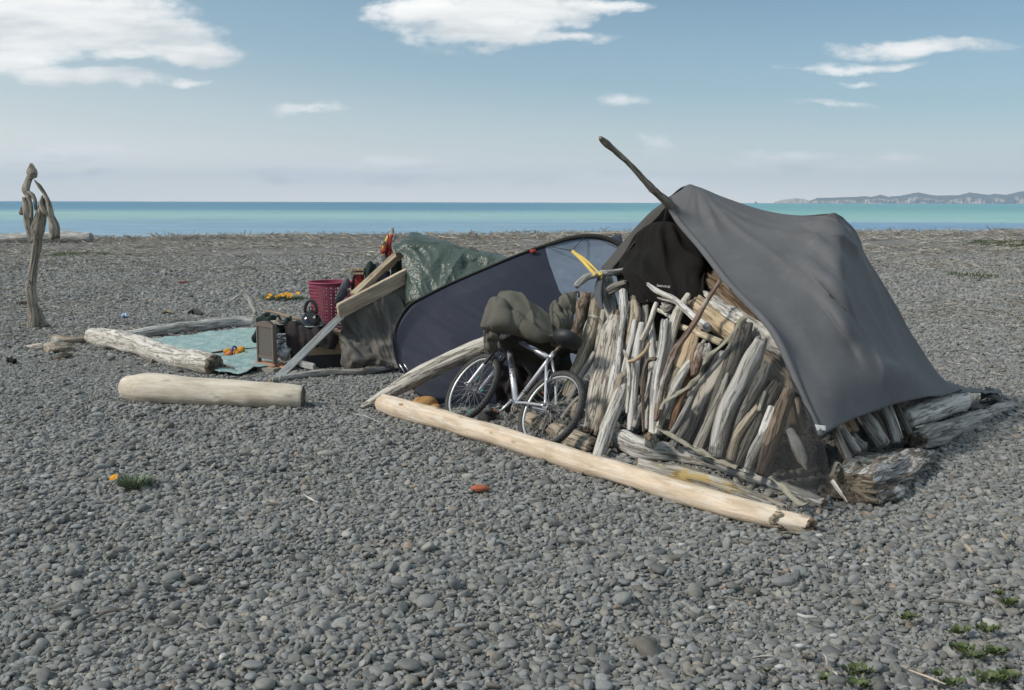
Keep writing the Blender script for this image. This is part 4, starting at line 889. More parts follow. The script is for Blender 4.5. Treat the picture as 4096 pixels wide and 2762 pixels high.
wst('driftwood_board', 'broad yellowish board behind the long red-barked branch', 'A', [(930, 370), (885, 510), (830, 640), (770, 780), (730, 880)], [90, 108, 112, 96, 70], .05, 'gold', 'tan', 'board', flat=.45, seg=24, groove=.1, ends=('broken', 'cut'))
wst('driftwood_stick', 'thin bluish grey stick slanting beside the yellowish board', 'A', [(988, 460), (905, 580), (830, 680)], [26, 32, 28], .14, 'grey')
wst('driftwood_branch', 'white crooked branch crossed by the loose tan webbing', 'A', [(945, 570), (870, 645), (800, 760), (745, 870), (695, 990), (655, 1110)], [42, 54, 58, 56, 50, 40], .19, 'white', None, 'driftwood branch', lump=.1, wob=.5)
wst('driftwood_chunk', 'short chunk of red bark wood in the middle of the wall', 'A', [(965, 505), (940, 590), (918, 705)], [70, 84, 44], .20, 'red', None, 'driftwood chunk', lump=.25, groove=.2)
wst('driftwood_knot', 'small grey twisted knot beside the red bark chunk', 'A', [(1010, 500), (1000, 560), (975, 590)], [50, 66, 40], .18, 'grey', None, 'driftwood knot', lump=.35, groove=.25)
wst('driftwood_stick', 'orange-brown stick low in the middle of the wall', 'A', [(890, 680), (852, 800), (802, 920), (755, 1085)], [24, 38, 46, 38], .12, 'orange', groove=.15)
wst('driftwood_stick', 'knotted little brown stub beside the white crooked branch', 'A', [(800, 650), (770, 730), (735, 815)], [26, 36, 34], .2, 'tan', lump=.25)
wst('driftwood_pole', 'slender dark grey pole under the net, left of the rough dark log', 'A', [(1170, 488), (1130, 555), (1060, 640), (930, 790), (880, 900), (805, 1040), (750, 1115)], [22, 30, 34, 36, 38, 38, 30], .22, 'grey', None, 'driftwood pole', groove=.08)
wst('driftwood_plank', 'pale plank leaning behind the rough dark log', 'A', [(1110, 575), (1045, 720), (975, 870), (905, 1040), (850, 1150)], [104, 118, 102, 84, 68], .08, 'pale', 'pale', 'plank', flat=.5, seg=22, groove=.09, ends=('round', 'cut'))
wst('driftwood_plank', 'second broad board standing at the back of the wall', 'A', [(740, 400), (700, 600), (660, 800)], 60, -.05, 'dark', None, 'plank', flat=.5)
wst('driftwood_stump', 'short grey broken stump at the foot of the pale plank', 'A', [(882, 955), (842, 1060), (770, 1195)], [48, 66, 58], .17, 'grey', None, 'driftwood stump', groove=.14, ends=('broken', 'cut'))
# right end of the wall, under the net
wst('driftwood_log', 'rough dark grey log with a split top, under the net', 'A', [(1265, 360), (1228, 490), (1190, 620), (1135, 760), (1080, 900), (1005, 1090), (935, 1250)], [100, 118, 106, 92, 86, 78, 62], .15, 'dark', None, 'driftwood log', lump=.14, groove=.16, seg=22, ends=('broken', 'cut'))
wst('driftwood_plank', 'narrow light plank against the lower part of the rough dark log', 'A', [(1142, 680), (1110, 800), (1050, 950), (985, 1110), (925, 1245)], [46, 60, 76, 78, 70], .19, 'pale', None, 'plank', flat=.55, groove=.09)
wst('driftwood_log', 'thickest smooth grey log at the right, under the net', 'A', [(1382, 465), (1315, 610), (1235, 775), (1165, 900), (1110, 1060), (1065, 1280)], [84, 122, 120, 116, 112, 98], .23, 'grey', 'dark', 'driftwood log', lump=.05, groove=.04, seg=24, ends=('broken', 'cut'), burls=((.9, 2.5, .04, .2),))
wst('driftwood_log', 'grey log with twisted grain just right of the thickest smooth log', 'A', [(1425, 635), (1375, 740), (1310, 860), (1250, 980), (1195, 1130)], [58, 86, 78, 66, 52], .17, 'grey', None, 'driftwood log', groove=.16, wob=.4)
wst('driftwood_log', 'dark splintered log with a forked top near the right end', 'A', [(1495, 765), (1425, 880), (1380, 1000), (1300, 1155), (1215, 1335)], [66, 78, 72, 66, 60], .20, 'dark', None, 'driftwood log', groove=.18, lump=.12)
wst('driftwood_stick', 'beige stick with a bent top between the thickest log and the splintered log', 'A', [(1362, 925), (1275, 1030), (1203, 1150), (1165, 1300)], [44, 62, 64, 56], .25, 'tan')
wst('driftwood_stick', 'thin short stick resting on the dark splintered log', 'A', [(1412, 818), (1392, 880), (1372, 950)], [22, 26, 24], .26, 'pale', ends=('round', 'cut'))
wst('driftwood_stick', 'white stick with a single dark knot hole near the right end', 'A', [(1468, 925), (1432, 1020), (1392, 1120), (1332, 1235), (1285, 1380)], [58, 62, 66, 66, 52], .25, 'white', ends=('cut', 'cut'), lump=.08)
wst('driftwood_log', 'reddish brown furry-barked log at the right end of the wall', 'A', [(1575, 805), (1532, 950), (1483, 1100), (1432, 1250), (1385, 1395)], [62, 84, 92, 92, 76], .24, 'brown', 'brown', 'driftwood log', lump=.08, groove=.12, seg=22, ends=('round', 'cut'))
wst('driftwood_stake', 'white pointed stake leaning the other way at the corner, under the net', 'A', [(1585, 1085), (1635, 1190), (1668, 1280), (1695, 1355)], [56, 78, 60, 12], .22, 'white', None, 'stake', ends=('cut', 'point'))
wst('driftwood_stick', 'tan stick in the shade behind the pointed corner stake', 'A', [(1640, 870), (1665, 990), (1690, 1110)], 40, .04, 'tan')
wst('driftwood_stick', 'dim brown stick at the back of the corner', 'A', [(1590, 900), (1620, 1100), (1640, 1300)], 60, .02, 'brown')
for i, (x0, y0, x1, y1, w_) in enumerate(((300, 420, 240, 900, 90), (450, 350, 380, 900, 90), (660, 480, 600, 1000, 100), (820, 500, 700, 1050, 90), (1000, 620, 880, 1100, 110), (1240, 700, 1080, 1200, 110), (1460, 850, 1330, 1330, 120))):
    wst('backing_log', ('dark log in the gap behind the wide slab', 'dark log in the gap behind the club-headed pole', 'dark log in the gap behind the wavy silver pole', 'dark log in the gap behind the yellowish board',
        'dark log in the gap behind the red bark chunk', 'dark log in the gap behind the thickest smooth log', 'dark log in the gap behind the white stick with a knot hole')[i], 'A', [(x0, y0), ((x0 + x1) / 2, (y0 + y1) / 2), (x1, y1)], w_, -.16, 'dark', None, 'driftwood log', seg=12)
for x0, y0, x1, y1, w_, mt, lb in ((330, 300, 300, 700, 46, 'pale', 'pale stick filling the gap left of the club-headed pole'), (470, 330, 370, 880, 54, 'white', 'white stick behind the beige knobbed pole'), (530, 420, 470, 1060, 48, 'grey', 'grey stick filling the gap before the cracked flat-topped pole'),
    (600, 330, 560, 900, 50, 'pale', 'pale stick behind the wavy silver pole'), (665, 480, 610, 1080, 50, 'grey', 'grey stick behind the straightest white pole'), (760, 480, 690, 1000, 54, 'white', 'white stick behind the long red-barked branch'), (860, 560, 740, 1010, 60, 'pale', 'pale stick behind the white crooked branch'),
    (1000, 600, 850, 1060, 66, 'grey', 'grey stick behind the slender dark grey pole'), (1090, 640, 960, 1160, 64, 'grey', 'grey stick in the gap before the rough dark log'), (1230, 620, 1090, 1230, 70, 'tan', 'tan stick in the gap before the thickest smooth log'), (1330, 720, 1170, 1290, 70, 'grey', 'grey stick behind the log with twisted grain'), (1420, 830, 1270, 1330, 64, 'pale', 'pale stick behind the dark splintered log'), (1510, 900, 1390, 1350, 60, 'grey', 'grey stick behind the reddish brown log')):
    wst('driftwood_stick', lb, 'A', [(x0, y0), ((x0 + x1) / 2 + 6, (y0 + y1) / 2), (x1, y1)], [w_ * .85, w_, w_ * .9], -.01, mt)
# loose pieces leaning on the outside of the wall
wst('driftwood_pole', 'big white pole leaning outermost against the wall, its foot by the front log', 'A', [(432, 725), (392, 850), (342, 1000), (292, 1150), (240, 1290)], [62, 88, 88, 86, 76], [.16, .22, .28, .34, .40], 'white', None, 'driftwood pole', lump=.04, groove=.03, seg=22, ends=('round', 'cut'), burls=((.62, 0.2, .03, .35),))
wst('driftwood_root', 'twisted ribbed root with wavy grain beside the outermost white pole', 'D', [(955, 300), (885, 330), (840, 450), (780, 620), (700, 740), (640, 880), (570, 1070)], [50, 70, 70, 75, 110, 100, 40], .24, 'tan', None, 'root', lump=.12, groove=.3, wob=.5)
wst('driftwood_stick', 'thin smooth curved stick hanging down the middle of the wall', 'A', [(428, 530), (450, 590), (464, 680), (464, 760), (456, 860), (450, 960)], [17, 26, 30, 30, 26, 20], .27, 'pale', wob=.1, ends=('round', 'round'))
wst('driftwood_branch', 'small hooked tan branch caught on the middle of the wall', 'A', [(602, 478), (580, 530), (545, 565), (500, 595), (455, 605)], [20, 26, 28, 24, 18], .27, 'gold', None, 'driftwood branch', wob=.1, ends=('round', 'round'))
wst('driftwood_branch', 'thin dark barky branch with side twigs, low in the middle of the wall', 'A', [(650, 588), (605, 590), (578, 640), (560, 780), (556, 900), (566, 1095)], [16, 28, 28, 26, 24, 18], .24, 'bark', None, 'driftwood branch', lump=.22, wob=.7)
wst('driftwood_stick', 'grey stick splaying left at the foot of the middle poles', 'A', [(625, 690), (590, 840), (535, 960), (500, 1065)], [24, 30, 38, 42], .16, 'grey', groove=.15)
wst('driftwood_stick', 'pale thin stick between the silver pole and the straightest white pole', 'A', [(650, 640), (612, 800), (588, 950), (580, 1080)], [26, 34, 38, 40], .12, 'pale')
wst('driftwood_root', 'frayed root tuft under the hem of the black sheet', 'A', [(710, 215), (735, 240), (765, 215)], [44, 60, 30], .05, 'grey', None, 'root', lump=.4, groove=.3)
wst('driftwood_stick', 'pale stub poking out behind the tall blunt pole', 'A', [(640, 235), (700, 262), (760, 300)], [24, 28, 30], .03, 'pale')
# cord loop round the tan log
mb = MB(); mb.tube([W('C', x, y, l) for x, y, l in ((540, 745, .13), (590, 742, .17), (650, 760, .16), (700, 790, .12), (690, 810, .0), (600, 780, -.02), (545, 752, .06), (500, 850, .16), (465, 950, .16), (462, 1020, .14))], .0045, 8)
o = mb.build('cord_loop', M['cord']); tag(o, 'pale cord looped round the thick tan log in the wall', 'cord')
# ---- right flank of the shelter: sticks under the cover, logs weighing it down
def fst(name, label, pts, ws, mat, end=None, cat='driftwood stick', group=None, **kw):
    p3 = [P('F', x, y, d) if d else G('F', x, y) for x, y, d in pts]; ws = ws if isinstance(ws, (list, tuple)) else [ws] * len(pts)
    kw.setdefault('ends', ('broken', 'cut'))
    return log(name, label, cat, p3, [rad('F', w, p) for w, p in zip(ws, p3)], M[mat], M[end] if end else M[mat], group, **kw)
gk = 'sticks under the right edge of the tent cover'
fst('driftwood_stick', 'dark stick nearest the front corner under the right edge of the cover', [(832, 570, 6.5), (890, 710, 6.42), (968, 875, 6.3)], 66, 'dark', group=gk)
fst('driftwood_stick', 'grey stick second from the front corner under the right edge of the cover', [(885, 570, 6.6), (960, 690, 6.52), (1035, 800, 6.45)], 72, 'grey', group=gk)
fst('driftwood_chunk', 'brown chunk hung between the sticks under the right edge of the cover', [(945, 520, 6.75), (1000, 640, 6.7)], 84, 'brown', cat='driftwood chunk', group=gk)
fst('driftwood_stick', 'widest grey stick under the right edge of the cover', [(1050, 470, 6.9), (1140, 600, 6.8), (1235, 740, 6.7)], [100, 120, 110], 'grey', group=gk, seg=18)
fst('driftwood_stick', 'short stick low behind the widest one under the right edge of the cover', [(960, 640, 6.8), (1030, 720, 6.7), (1090, 760, 6.65)], 80, 'grey', group=gk)
fst('driftwood_stick', 'thin light stick under the right edge of the cover above the white block', [(1225, 430, 7.15), (1290, 580, 7.05), (1330, 725, 6.95)], 68, 'grey', group=gk)
fst('driftwood_stick', 'slim pale stick next to the thin light one under the right edge of the cover', [(1275, 420, 7.2), (1330, 560, 7.1), (1370, 690, 7.0)], 36, 'pale', group=gk)
fst('driftwood_stick', 'dark stick farthest right under the edge of the cover', [(1320, 415, 7.35), (1380, 530, 7.25), (1445, 660, 7.15)], 52, 'dark', group=gk)
fst('driftwood_stick', 'dim stick behind the widest one under the right edge of the cover', [(1130, 440, 7.2), (1230, 620, 7.1), (1290, 720, 7.05)], 70, 'dark', group=gk)
fst('driftwood_log', 'pale round-ended log tucked under the right edge of the cover', [(1400, 545, 7.35), (1560, 480, 7.65), (1700, 425, 7.95), (1815, 395, 8.2)], [150, 185, 190, 175], 'white', 'grey', 'driftwood log', seg=24, lump=.06, ends=('broken', 'round'))
fst('driftwood_log', 'grey ground log with a rotten dark end, right of the white block', [(1500, 715, 7.2), (1650, 655, 7.5), (1840, 590, 7.9), (2010, 535, 8.3)], [150, 165, 155, 145], 'grey', 'end', 'driftwood log', seg=24, lump=.14, groove=.12, ends=('broken', 'broken'))
fst('driftwood_log', 'grey ground log farthest right, behind the rotten-ended one', [(2010, 545, 8.5), (2120, 500, 8.8), (2240, 475, 9.1)], [150, 150, 130], 'grey', 'tan', 'driftwood log', seg=20, lump=.08, ends=('broken', 'cut'))
fst('driftwood_stick', 'small round branch end poking from the net beside the farthest right log', [(1895, 440, 8.8), (1990, 452, 8.75)], [40, 44], 'grey')
fst('driftwood_stick', 'flat splinter lying on the grey ground log', [(1480, 605, 7.3), (1560, 590, 7.4), (1645, 570, 7.5)], [14, 26, 16], 'pale')
mb = MB()
log_mesh(mb, [P('F', 1000, 1075, 5.95), P('F', 1110, 1020, 6.15), P('F', 1250, 965, 6.4), P('F', 1420, 900, 6.75), P('F', 1540, 860, 7.0)], [.155, .17, .175, .155, .12], seg=40, step=.02, lump=.32, groove=.25, flat=.68, ends=('cut', 'broken'), wob=.1, nrm=Vector((0, 0, 1)))
o = mb.build('driftwood_block', [M['block'], M['end']]); tag(o, 'big weathered white and brown wood block in front of the right corner of the cover', 'driftwood block')
fst('driftwood_splinter', 'white splinter leaning on the left end of the big weathered block', [(832, 1020, 5.75), (880, 1090, 5.7), (945, 1175, 5.62)], [40, 36, 12], 'white', cat='splinter', flat=.4, ends=('cut', 'point'))
# ---- front of the wall: logs on the shingle
def glog(name, label, t, pts, ws, mat, end=None, lift=.85, cat='driftwood log', **kw):
    """A log lying on the shingle; pts follow its middle line."""
    p3, rr = [], []
    for (x, y), w in zip(pts, ws):
        q = G(t, x, y, 0.08); r = rad(t, w, q); q = G(t, x, y, r * lift); q.z += gh(q.x, q.y); p3.append(q); rr.append(r)
    return log(name, label, cat, p3, rr, M[mat], M[end] if end else M[mat], None, **kw)
glog('peeled_log', 'long straight peeled pine log with a frayed notched end lying along the front', 'S', [(1535, 1612), (1619, 1642), (1859, 1708), (2063, 1768), (2267, 1830), (2471, 1897), (2700, 1965), (2920, 2030), (3105, 2079)], [74, 84, 82, 84, 88, 88, 90, 96, 94], 'peeled', 'endpale', lift=1.05, seg=34, step=.045, lump=.035, groove=.02, ends=('round', 'broken'), wob=.2, burls=((.10, 1.2, .03, .2), (.36, 1.5, .04, .18), (.55, 1.2, .04, .2)))
o = glog('log_tip', None, 'S', [(3070, 2068), (3150, 2090), (3238, 2114)], [80, 74, 64], 'peeled', 'fibre', lift=1.2, seg=26, step=.02, lump=.05, groove=.05, ends=('cut', 'broken'), wob=.1)
setp(o, bpy.data.objects['peeled_log'])
glog('driftwood_log', 'grey-brown log with a crumbling end lying under the rear wheel of the bicycle', 'D', [(-330, 840), (-80, 960), (200, 1080), (400, 1160), (530, 1205)], [190, 215, 240, 250, 230], 'tan', 'end', seg=26, lump=.07, groove=.04, ends=('cut', 'broken'))
glog('forked_root_log', 'white frayed root log with a branch stub at the foot of the wall', 'H', [(130, 130), (260, 175), (420, 235), (560, 265), (800, 305), (1100, 385), (1400, 475), (1700, 580), (1960, 680), (2190, 775)], [165, 205, 215, 185, 140, 125, 128, 138, 132, 100], 'white', 'end', lift=1.15, seg=26, lump=.16, groove=.12, ends=('broken', 'broken'), flat=.8)
rt_ = [G('H', 520, 215, .08), G('H', 500, 170, .16), G('H', 478, 120, .22)]
o = log('branch_stub', None, None, rt_, [.05, .04, .03], M['white'], M['fibre'], seg=14, lump=.2, groove=.15, ends=('cut', 'broken')); setp(o, bpy.data.objects['forked_root_log'])
glog('lichened_log', 'weathered log blotched with yellow lichen between the root log and the peeled log', 'H', [(400, 400), (600, 455), (850, 500), (1080, 565), (1300, 640), (1520, 715), (1830, 805)], [140, 165, 190, 190, 175, 125, 36], 'lichen', 'end', lift=1.1, seg=24, lump=.16, groove=.14, flat=.75, ends=('broken', 'point'))
log('driftwood_bough', 'tapered pale bough sloping up from the shingle to the bicycle', 'driftwood log', [G('5', 105, 1030, .03), P('5', 300, 930, 8.82), P('5', 560, 775, 8.75), P('5', 800, 670, 8.68), P('5', 1060, 560, 8.6), P('5', 1200, 510, 8.55)],
    [.028, .055, .075, .078, .085, .085], M['pale'], M['pale'], seg=24, lump=.06, groove=.05, ends=('round', 'cut'), wob=.25)

# ------------------------------------------------------------------ the bicycle, leaning back on the wall
def rotm(a, ax): return Matrix.Rotation(a, 4, ax)
BM = Matrix.Translation((0.301, 7.45, 0.283)) @ rotm(2.221, 'Z') @ rotm(-0.007, 'Y') @ rotm(0.574, 'X')
bike = bpy.data.objects.new('bicycle', None); COL.objects.link(bike); bike.matrix_world = BM
tag(bike, 'silver mountain bike leaning on the driftwood wall behind the peeled log', 'bicycle')
V = Vector
RH = V((0, 0, 0)); BB = V((.425, 0, -.03)); SC = V((.288, 0, .415)); HT = V((.835, 0, .53)); ha = R(71); AX = V((math.cos(ha), 0, -math.sin(ha)))
PER = V((math.sin(ha), 0, math.cos(ha))); HBt = HT + AX * .125
STEER = Matrix.Rotation(.09, 3, AX)
def st(v): return HT + STEER @ (v - HT)          # a point that turns with the fork
FH = st(HT + AX * .57 + PER * .038)
SIDE = STEER @ V((0, 1, 0)); FPER = STEER @ PER
def bpart(mb, name, mats, parent=bike, smooth=True): return mb.build(name, mats, parent, smooth, local=True)
def smooth_pts(p, n=14): return crom([V(q) for q in p], [0] * len(p), n)[0]
mb = MB(); mb.tube([SC + V((-.012, 0, .045)), SC, BB], .0185, 14)
mb.tube([HT + AX * .025, SC + V((.005, 0, -.008))], .0205, 14)
mb.tube([HT + AX * .085, BB + V((.005, 0, .012))], .0255, 16)
mb.tube([HT - AX * .005, HBt], .021, 14)
mb.tube([BB + V((0, -.037, 0)), BB + V((0, .037, 0))], .021, 14)
for s in (-1, 1):
    mb.tube(smooth_pts([BB + V((-.02, s * .028, 0)), V((.25, s * .045, -.012)), V((.02, s * .066, 0))]), .012, 10)
    mb.tube(smooth_pts([SC + V((-.004, s * .016, -.012)), V((.245, s * .044, .335)), V((.19, s * .056, .27)), V((.012, s * .066, .008))]), .0105, 10)
    mb.box(Matrix.Translation((.0, s * .067, .0)), .05, .007, .045, 0, .002)
bpart(mb, 'frame', M['chrome'])
def on_tube(a, b, r, up):
    """map flat lettering on to the side of a tube from a to b; up = the tube's outward side"""
    ax = (b - a).normalized(); n0 = (up - ax * up.dot(ax)).normalized(); t0 = n0.cross(ax)
    def f(x, y):
        q = y / r; return a + ax * ((b - a).length * .5 + x) + (n0 * math.cos(q) + t0 * math.sin(q)) * (r + .0012)
    return f
dn_a, dn_b = BB + V((.005, 0, .012)), HT + AX * .085
text_mesh('frame_lettering', 'GIANT', M['ink'], .062, (lambda g: lambda x, y: g(-x * 1.12 + .03, -y * .78))(on_tube(dn_a, dn_b, .0255, V((-.25, 1, .05)))), bike, local=True, shear=0.15)
tt_a, tt_b = SC, HT + AX * .025
text_mesh('frame_lettering', 'boulder', M['ink'], .034, (lambda g: lambda x, y: g(-x + -.15, -y))(on_tube(tt_a, tt_b, .0205, V((0, 1, .45)))), bike, local=True)
mb = MB()
for k in range(14):
    a = k / 13; q = tt_a.lerp(tt_b, .62 + .22 * a); 
    for s in (-1, 1):
        hh = .010 * math.sin(math.pi * min(1, a * 1.0)); g = on_tube(tt_a, tt_b, .0205, V((0, 1, .45)))
        mb.vert(g((.62 + .22 * a - .5) * (tt_b - tt_a).length, s * hh))
for k in range(13): mb.face((2 * k, 2 * k + 1, 2 * k + 3, 2 * k + 2))
bpart(mb, 'pale_decal', M['paleblue'])
# seat
SA = (SC - BB).normalized(); spt = SC + SA * .125 + V((-.02, 0, 0))
mb = MB(); mb.tube([SC + SA * .03, spt], .0132, 12); mb.box(Matrix.Translation(spt + V((0, 0, .01))), .05, .045, .022, 0, .004); mb.tube([SC + SA * .035, SC + SA * .05], .021, 12); bpart(mb, 'seat_post', M['steel'])
mb = MB(); sad = spt + V((.0, 0, .055)); rg, sg = 22, 30
for j in range(rg + 1):
    th = math.pi * j / rg
    for k in range(sg):
        ph = 2 * math.pi * k / sg; d = V((math.sin(th) * math.cos(ph), math.sin(th) * math.sin(ph), math.cos(th)))
        e_ = 1 / (abs(d.x) ** 2.8 + abs(d.y) ** 2.8 + abs(d.z) ** 2.8) ** (1 / 2.8); q = d * e_
        wy = .118 - .062 * sm(-.1, 1.0, q.x); hz = .055 if q.z > 0 else .062 - .02 * sm(0, 1, q.x)
        mb.vert(sad + V((q.x * .138 - .01, q.y * wy, q.z * hz + .012 * sm(-.2, -1, q.x) + .004 * mn.noise(d * 3))))
for j in range(rg):
    for k in range(sg): mb.face((j * sg + k, (j + 1) * sg + k, (j + 1) * sg + (k + 1) % sg, j * sg + (k + 1) % sg))
bpart(mb, 'saddle', M['saddle'])
# wheels
def wheel(C_, X, Z, Yv, rear, name):
    root = bpy.data.objects.new('wheel', None); COL.objects.link(root); root.parent = bike
    def pt(a, r, y=0.0): return C_ + X * (r * math.cos(a)) + Z * (r * math.sin(a)) + Yv * y
    na = 96
    def ring(prof, mats, nm, mi=None):
        mb = MB(); n = len(prof)
        for i in range(na):
            for (r, y) in prof: mb.vert(pt(2 * math.pi * i / na, r, y))
        for i in range(na):
            for k in range(n): mb.face((i * n + k, i * n + (k + 1) % n, ((i + 1) % na) * n + (k + 1) % n, ((i + 1) % na) * n + k), mi[k] if mi else 0)
        return mb
    tp = [(.330 - .026 + .025 * math.cos(a), .0265 * math.sin(a)) for a in np.linspace(-2.55, 2.55, 13)]
    mb = ring(tp, None, 'tyre', [1, 1, 1, 0, 0, 0, 0, 0, 0, 1, 1, 1, 1])
    for i in range(66):
        a = 2 * math.pi * i / 66
        for (dy, r, w, l, o_) in ((0, .329, .010, .007, 0), (.011, .3275, .008, .007, .5), (-.011, .3275, .008, .007, .5), (.0195, .320, .006, .010, 0), (-.0195, .320, .006, .010, 0)):
            aa = a + o_ * 2 * math.pi / 66; er = X * math.cos(aa) + Z * math.sin(aa); et = -X * math.sin(aa) + Z * math.cos(aa)
            nn = (er + Yv * (dy / .02) * .6).normalized(); yy = et.cross(nn); p = pt(aa, r, dy)
            mb.box(Matrix(((et.x, yy.x, nn.x, p.x), (et.y, yy.y, nn.y, p.y), (et.z, yy.z, nn.z, p.z), (0, 0, 0, 1))), l, w, .008)
    bpart(mb, 'tyre', [M['rubber'], M['sidewall']], root, True)
    bpart(ring([(.294, .011), (.294, -.011), (.286, -.0115), (.276, -.0095), (.271, 0), (.276, .0095), (.286, .0115)], None, 'rim'), 'rim', M['rimalloy'], root, True)
    hw = .033
    mb = MB()
    for i in range(32):
        s = 1 if i % 2 else -1; a = 2 * math.pi * i / 32; b_ = a + (1 if (i // 2) % 2 else -1) * R(62)
        y0 = hw * s * (.55 if rear and s < 0 else 1)
        mb.tube([pt(b_, .022, y0), pt(a, .264, 0)], .00125, 5, cap=False)
    bpart(mb, 'spokes', M['spoke'], root)
    mb = MB(); mb.tube([C_ - Yv * .055, C_ - Yv * .036, C_ - Yv * .034, C_ - Yv * .03, C_ + Yv * .03, C_ + Yv * .034, C_ + Yv * .036, C_ + Yv * .055], [.011, .011, .024, .016, .016, .024, .011, .011], 16)
    mb.tube([C_ - Yv * .075, C_ + Yv * .08], .0055, 8)
    mb.tube([C_ + Yv * .074, C_ + Yv * .088], .010, 10)
    mb.tube([C_ + Yv * .083, C_ + Yv * .088 - X * .03 + Z * .02, C_ + Yv * .08 - X * .05 + Z * .035], [.005, .006, .005], 8)
    bpart(mb, 'hub', M['steel'] if rear else M['alloy'], root)
    if rear:
        mb = MB()
        for q in range(7):
            mb.tube([C_ - Yv * (.034 + .0045 * q), C_ - Yv * (.0365 + .0045 * q)], .058 - .006 * q, 28)
        bpart(mb, 'cassette', M['steel'], root)
    return root, pt
wr, _ = wheel(RH, V((1, 0, 0)), V((0, 0, 1)), V((0, 1, 0)), True, 'rear')
wf, fpt = wheel(FH, FPER, -(STEER @ AX), SIDE, False, 'front')
for i, (a, r) in enumerate(((2.85, .17), (3.75, .255), (1.4, .10))):
    p = fpt(a, r); mb = MB(); mb.tube([p + V((0, .006, .022)), p + V((0, .008, 0)), p + V((.004, .006, -.02))], [.003, .0055, .003], 6); mb.tube([p + V((-.012, .006, .006)), p + V((.014, .008, -.003))], .003, 6)
    bpart(mb, 'green_cable_tie', M['greentie'], wf)
# fork
mb = MB(); mb2 = MB(); ax = STEER @ AX
crown = st(HBt + AX * .022)
for s in (-1, 1):
    top = crown + SIDE * (s * .062) + FPER * .016; bot = FH + SIDE * (s * .062) - ax * .005 + FPER * -.012
    L_ = (bot - top).length; d = (bot - top).normalized()
    mb.tube([top + d * (L_ * .46), top + d * (L_ * .5), top + d * (L_ * .93), bot, bot + d * .018], [.0185, .0165, .0155, .013, .011], 14)
    n2 = 24; mb2.tube([top + d * (L_ * .46 * i / n2) for i in range(n2 + 1)], [.0175 if i % 2 else .0145 for i in range(n2 + 1)], 14)
bpart(mb, 'fork_leg', M['chrome'])
bpart(mb2, 'fork_boot', M['blackplastic'])
mb = MB(); mb.tube([crown + SIDE * -.07 + FPER * .012, crown + SIDE * -.03, crown + SIDE * .03, crown + SIDE * .07 + FPER * .012], [.024, .028, .028, .024], 12)
arch = [crown + SIDE * (-.058) + ax * .235 + FPER * .03, crown + SIDE * -.05 + ax * .15 + FPER * .045, crown + ax * .125 + FPER * .05, crown + SIDE * .05 + ax * .15 + FPER * .045, crown + SIDE * .058 + ax * .235 + FPER * .03]
mb.tube(smooth_pts(arch, 18), .009, 8); bpart(mb, 'fork_crown', M['blackplastic'])
mb = MB(); stem = HT - AX * .05; h0 = st(stem - AX * .02 + PER * .075)
mb.tube([HT, stem, st(stem - AX * .012 + PER * .01)], .016, 12); mb.tube([stem - AX * .008, h0], .017, 12)
hb = [h0 + SIDE * y + FPER * (-.035 * abs(y) / .3) - ax * (.03 * min(1, abs(y) / .15)) for y in np.linspace(-.31, .31, 17)]
mb.tube(hb, .0115, 10)
for s in (0, 1):
    q = hb[:4] if s else hb[-4:]; mb.tube(q, .016, 10)
bpart(mb, 'handlebar', M['blackplastic'])
def vbrake(C_, X, Z, Yv, r, nm):
    mb = MB()
    for s in (-1, 1):
        p = C_ + X * r + Yv * (s * .058); mb.tube(smooth_pts([p - X * .03, p + Z * .004 + X * .02, p + X * .075 - Yv * (s * .018) + Z * .006, p + X * .092 - Yv * (s * .030)], 10), [.008, .008, .0075, .007, .0065, .006, .006, .005, .005, .005], 8)
        mb.box(Matrix.Translation(C_ + X * (r + .012) + Yv * (s * .022)), .014, .012, .05, 0, .003)
    p = C_ + X * (r + .092); mb.tube([p - Yv * .03, p + Yv * .028 + X * .003], .002, 6)
    bpart(mb, nm, M['alloy'])
vbrake(RH, V((.55, 0, .835)).normalized(), V((-.835, 0, .55)), V((0, 1, 0)), .265, 'brake')
vbrake(FH, (-(STEER @ AX)).normalized(), FPER, SIDE, .265, 'brake')
# crank, rings, pedals, chain, gears
ca = R(-62); cd = V((math.cos(ca), 0, math.sin(ca)))
mb = MB(); mb.tube([BB + V((0, .055, 0)) + cd * -.004, BB + V((0, .062, 0)) + cd * .17], [.013, .009], 10); mb.tube([BB + V((0, .04, 0)), BB + V((0, .066, 0))], .014, 12)
mb.tube([BB + V((0, -.07, 0)), BB + V((0, -.074, 0)) - cd * .17], [.013, .009], 10); mb.tube([BB + cd * .17 + V((0, .055, 0)), BB + cd * .17 + V((0, .08, 0))], .007, 8)
cr_o = bpart(mb, 'crank', M['alloy'])
for nm, q in (('pedal', BB + cd * .17 + V((0, .115, 0))), ('pedal', BB - cd * .17 + V((0, -.115, 0)))):
    mb = MB(); T_ = Matrix.Translation(q) @ rotm(.5, 'Y')
    for s in (-1, 1): mb.box(T_ @ Matrix.Translation((s * .036, 0, 0)), .014, .085, .026, 0, .003)
    for y in (-.04, .04): mb.box(T_ @ Matrix.Translation((0, y, 0)), .085, .012, .026, 0, .003)
    mb.tube([T_ @ V((0, -.045, 0)), T_ @ V((0, .045, 0))], .010, 8); po = bpart(mb, nm, M['blackplastic'])
    mb = MB(); mb.box(T_ @ Matrix.Translation((-.0445, 0, 0)), .006, .052, .018, 0, .002); bpart(mb, 'reflector', M['amber'], po); mb = MB(); mb.box(T_ @ Matrix.Translation((.0445, 0, 0)), .006, .052, .018, 0, .002); bpart(mb, 'reflector', M['amber'], po)
mb = MB()
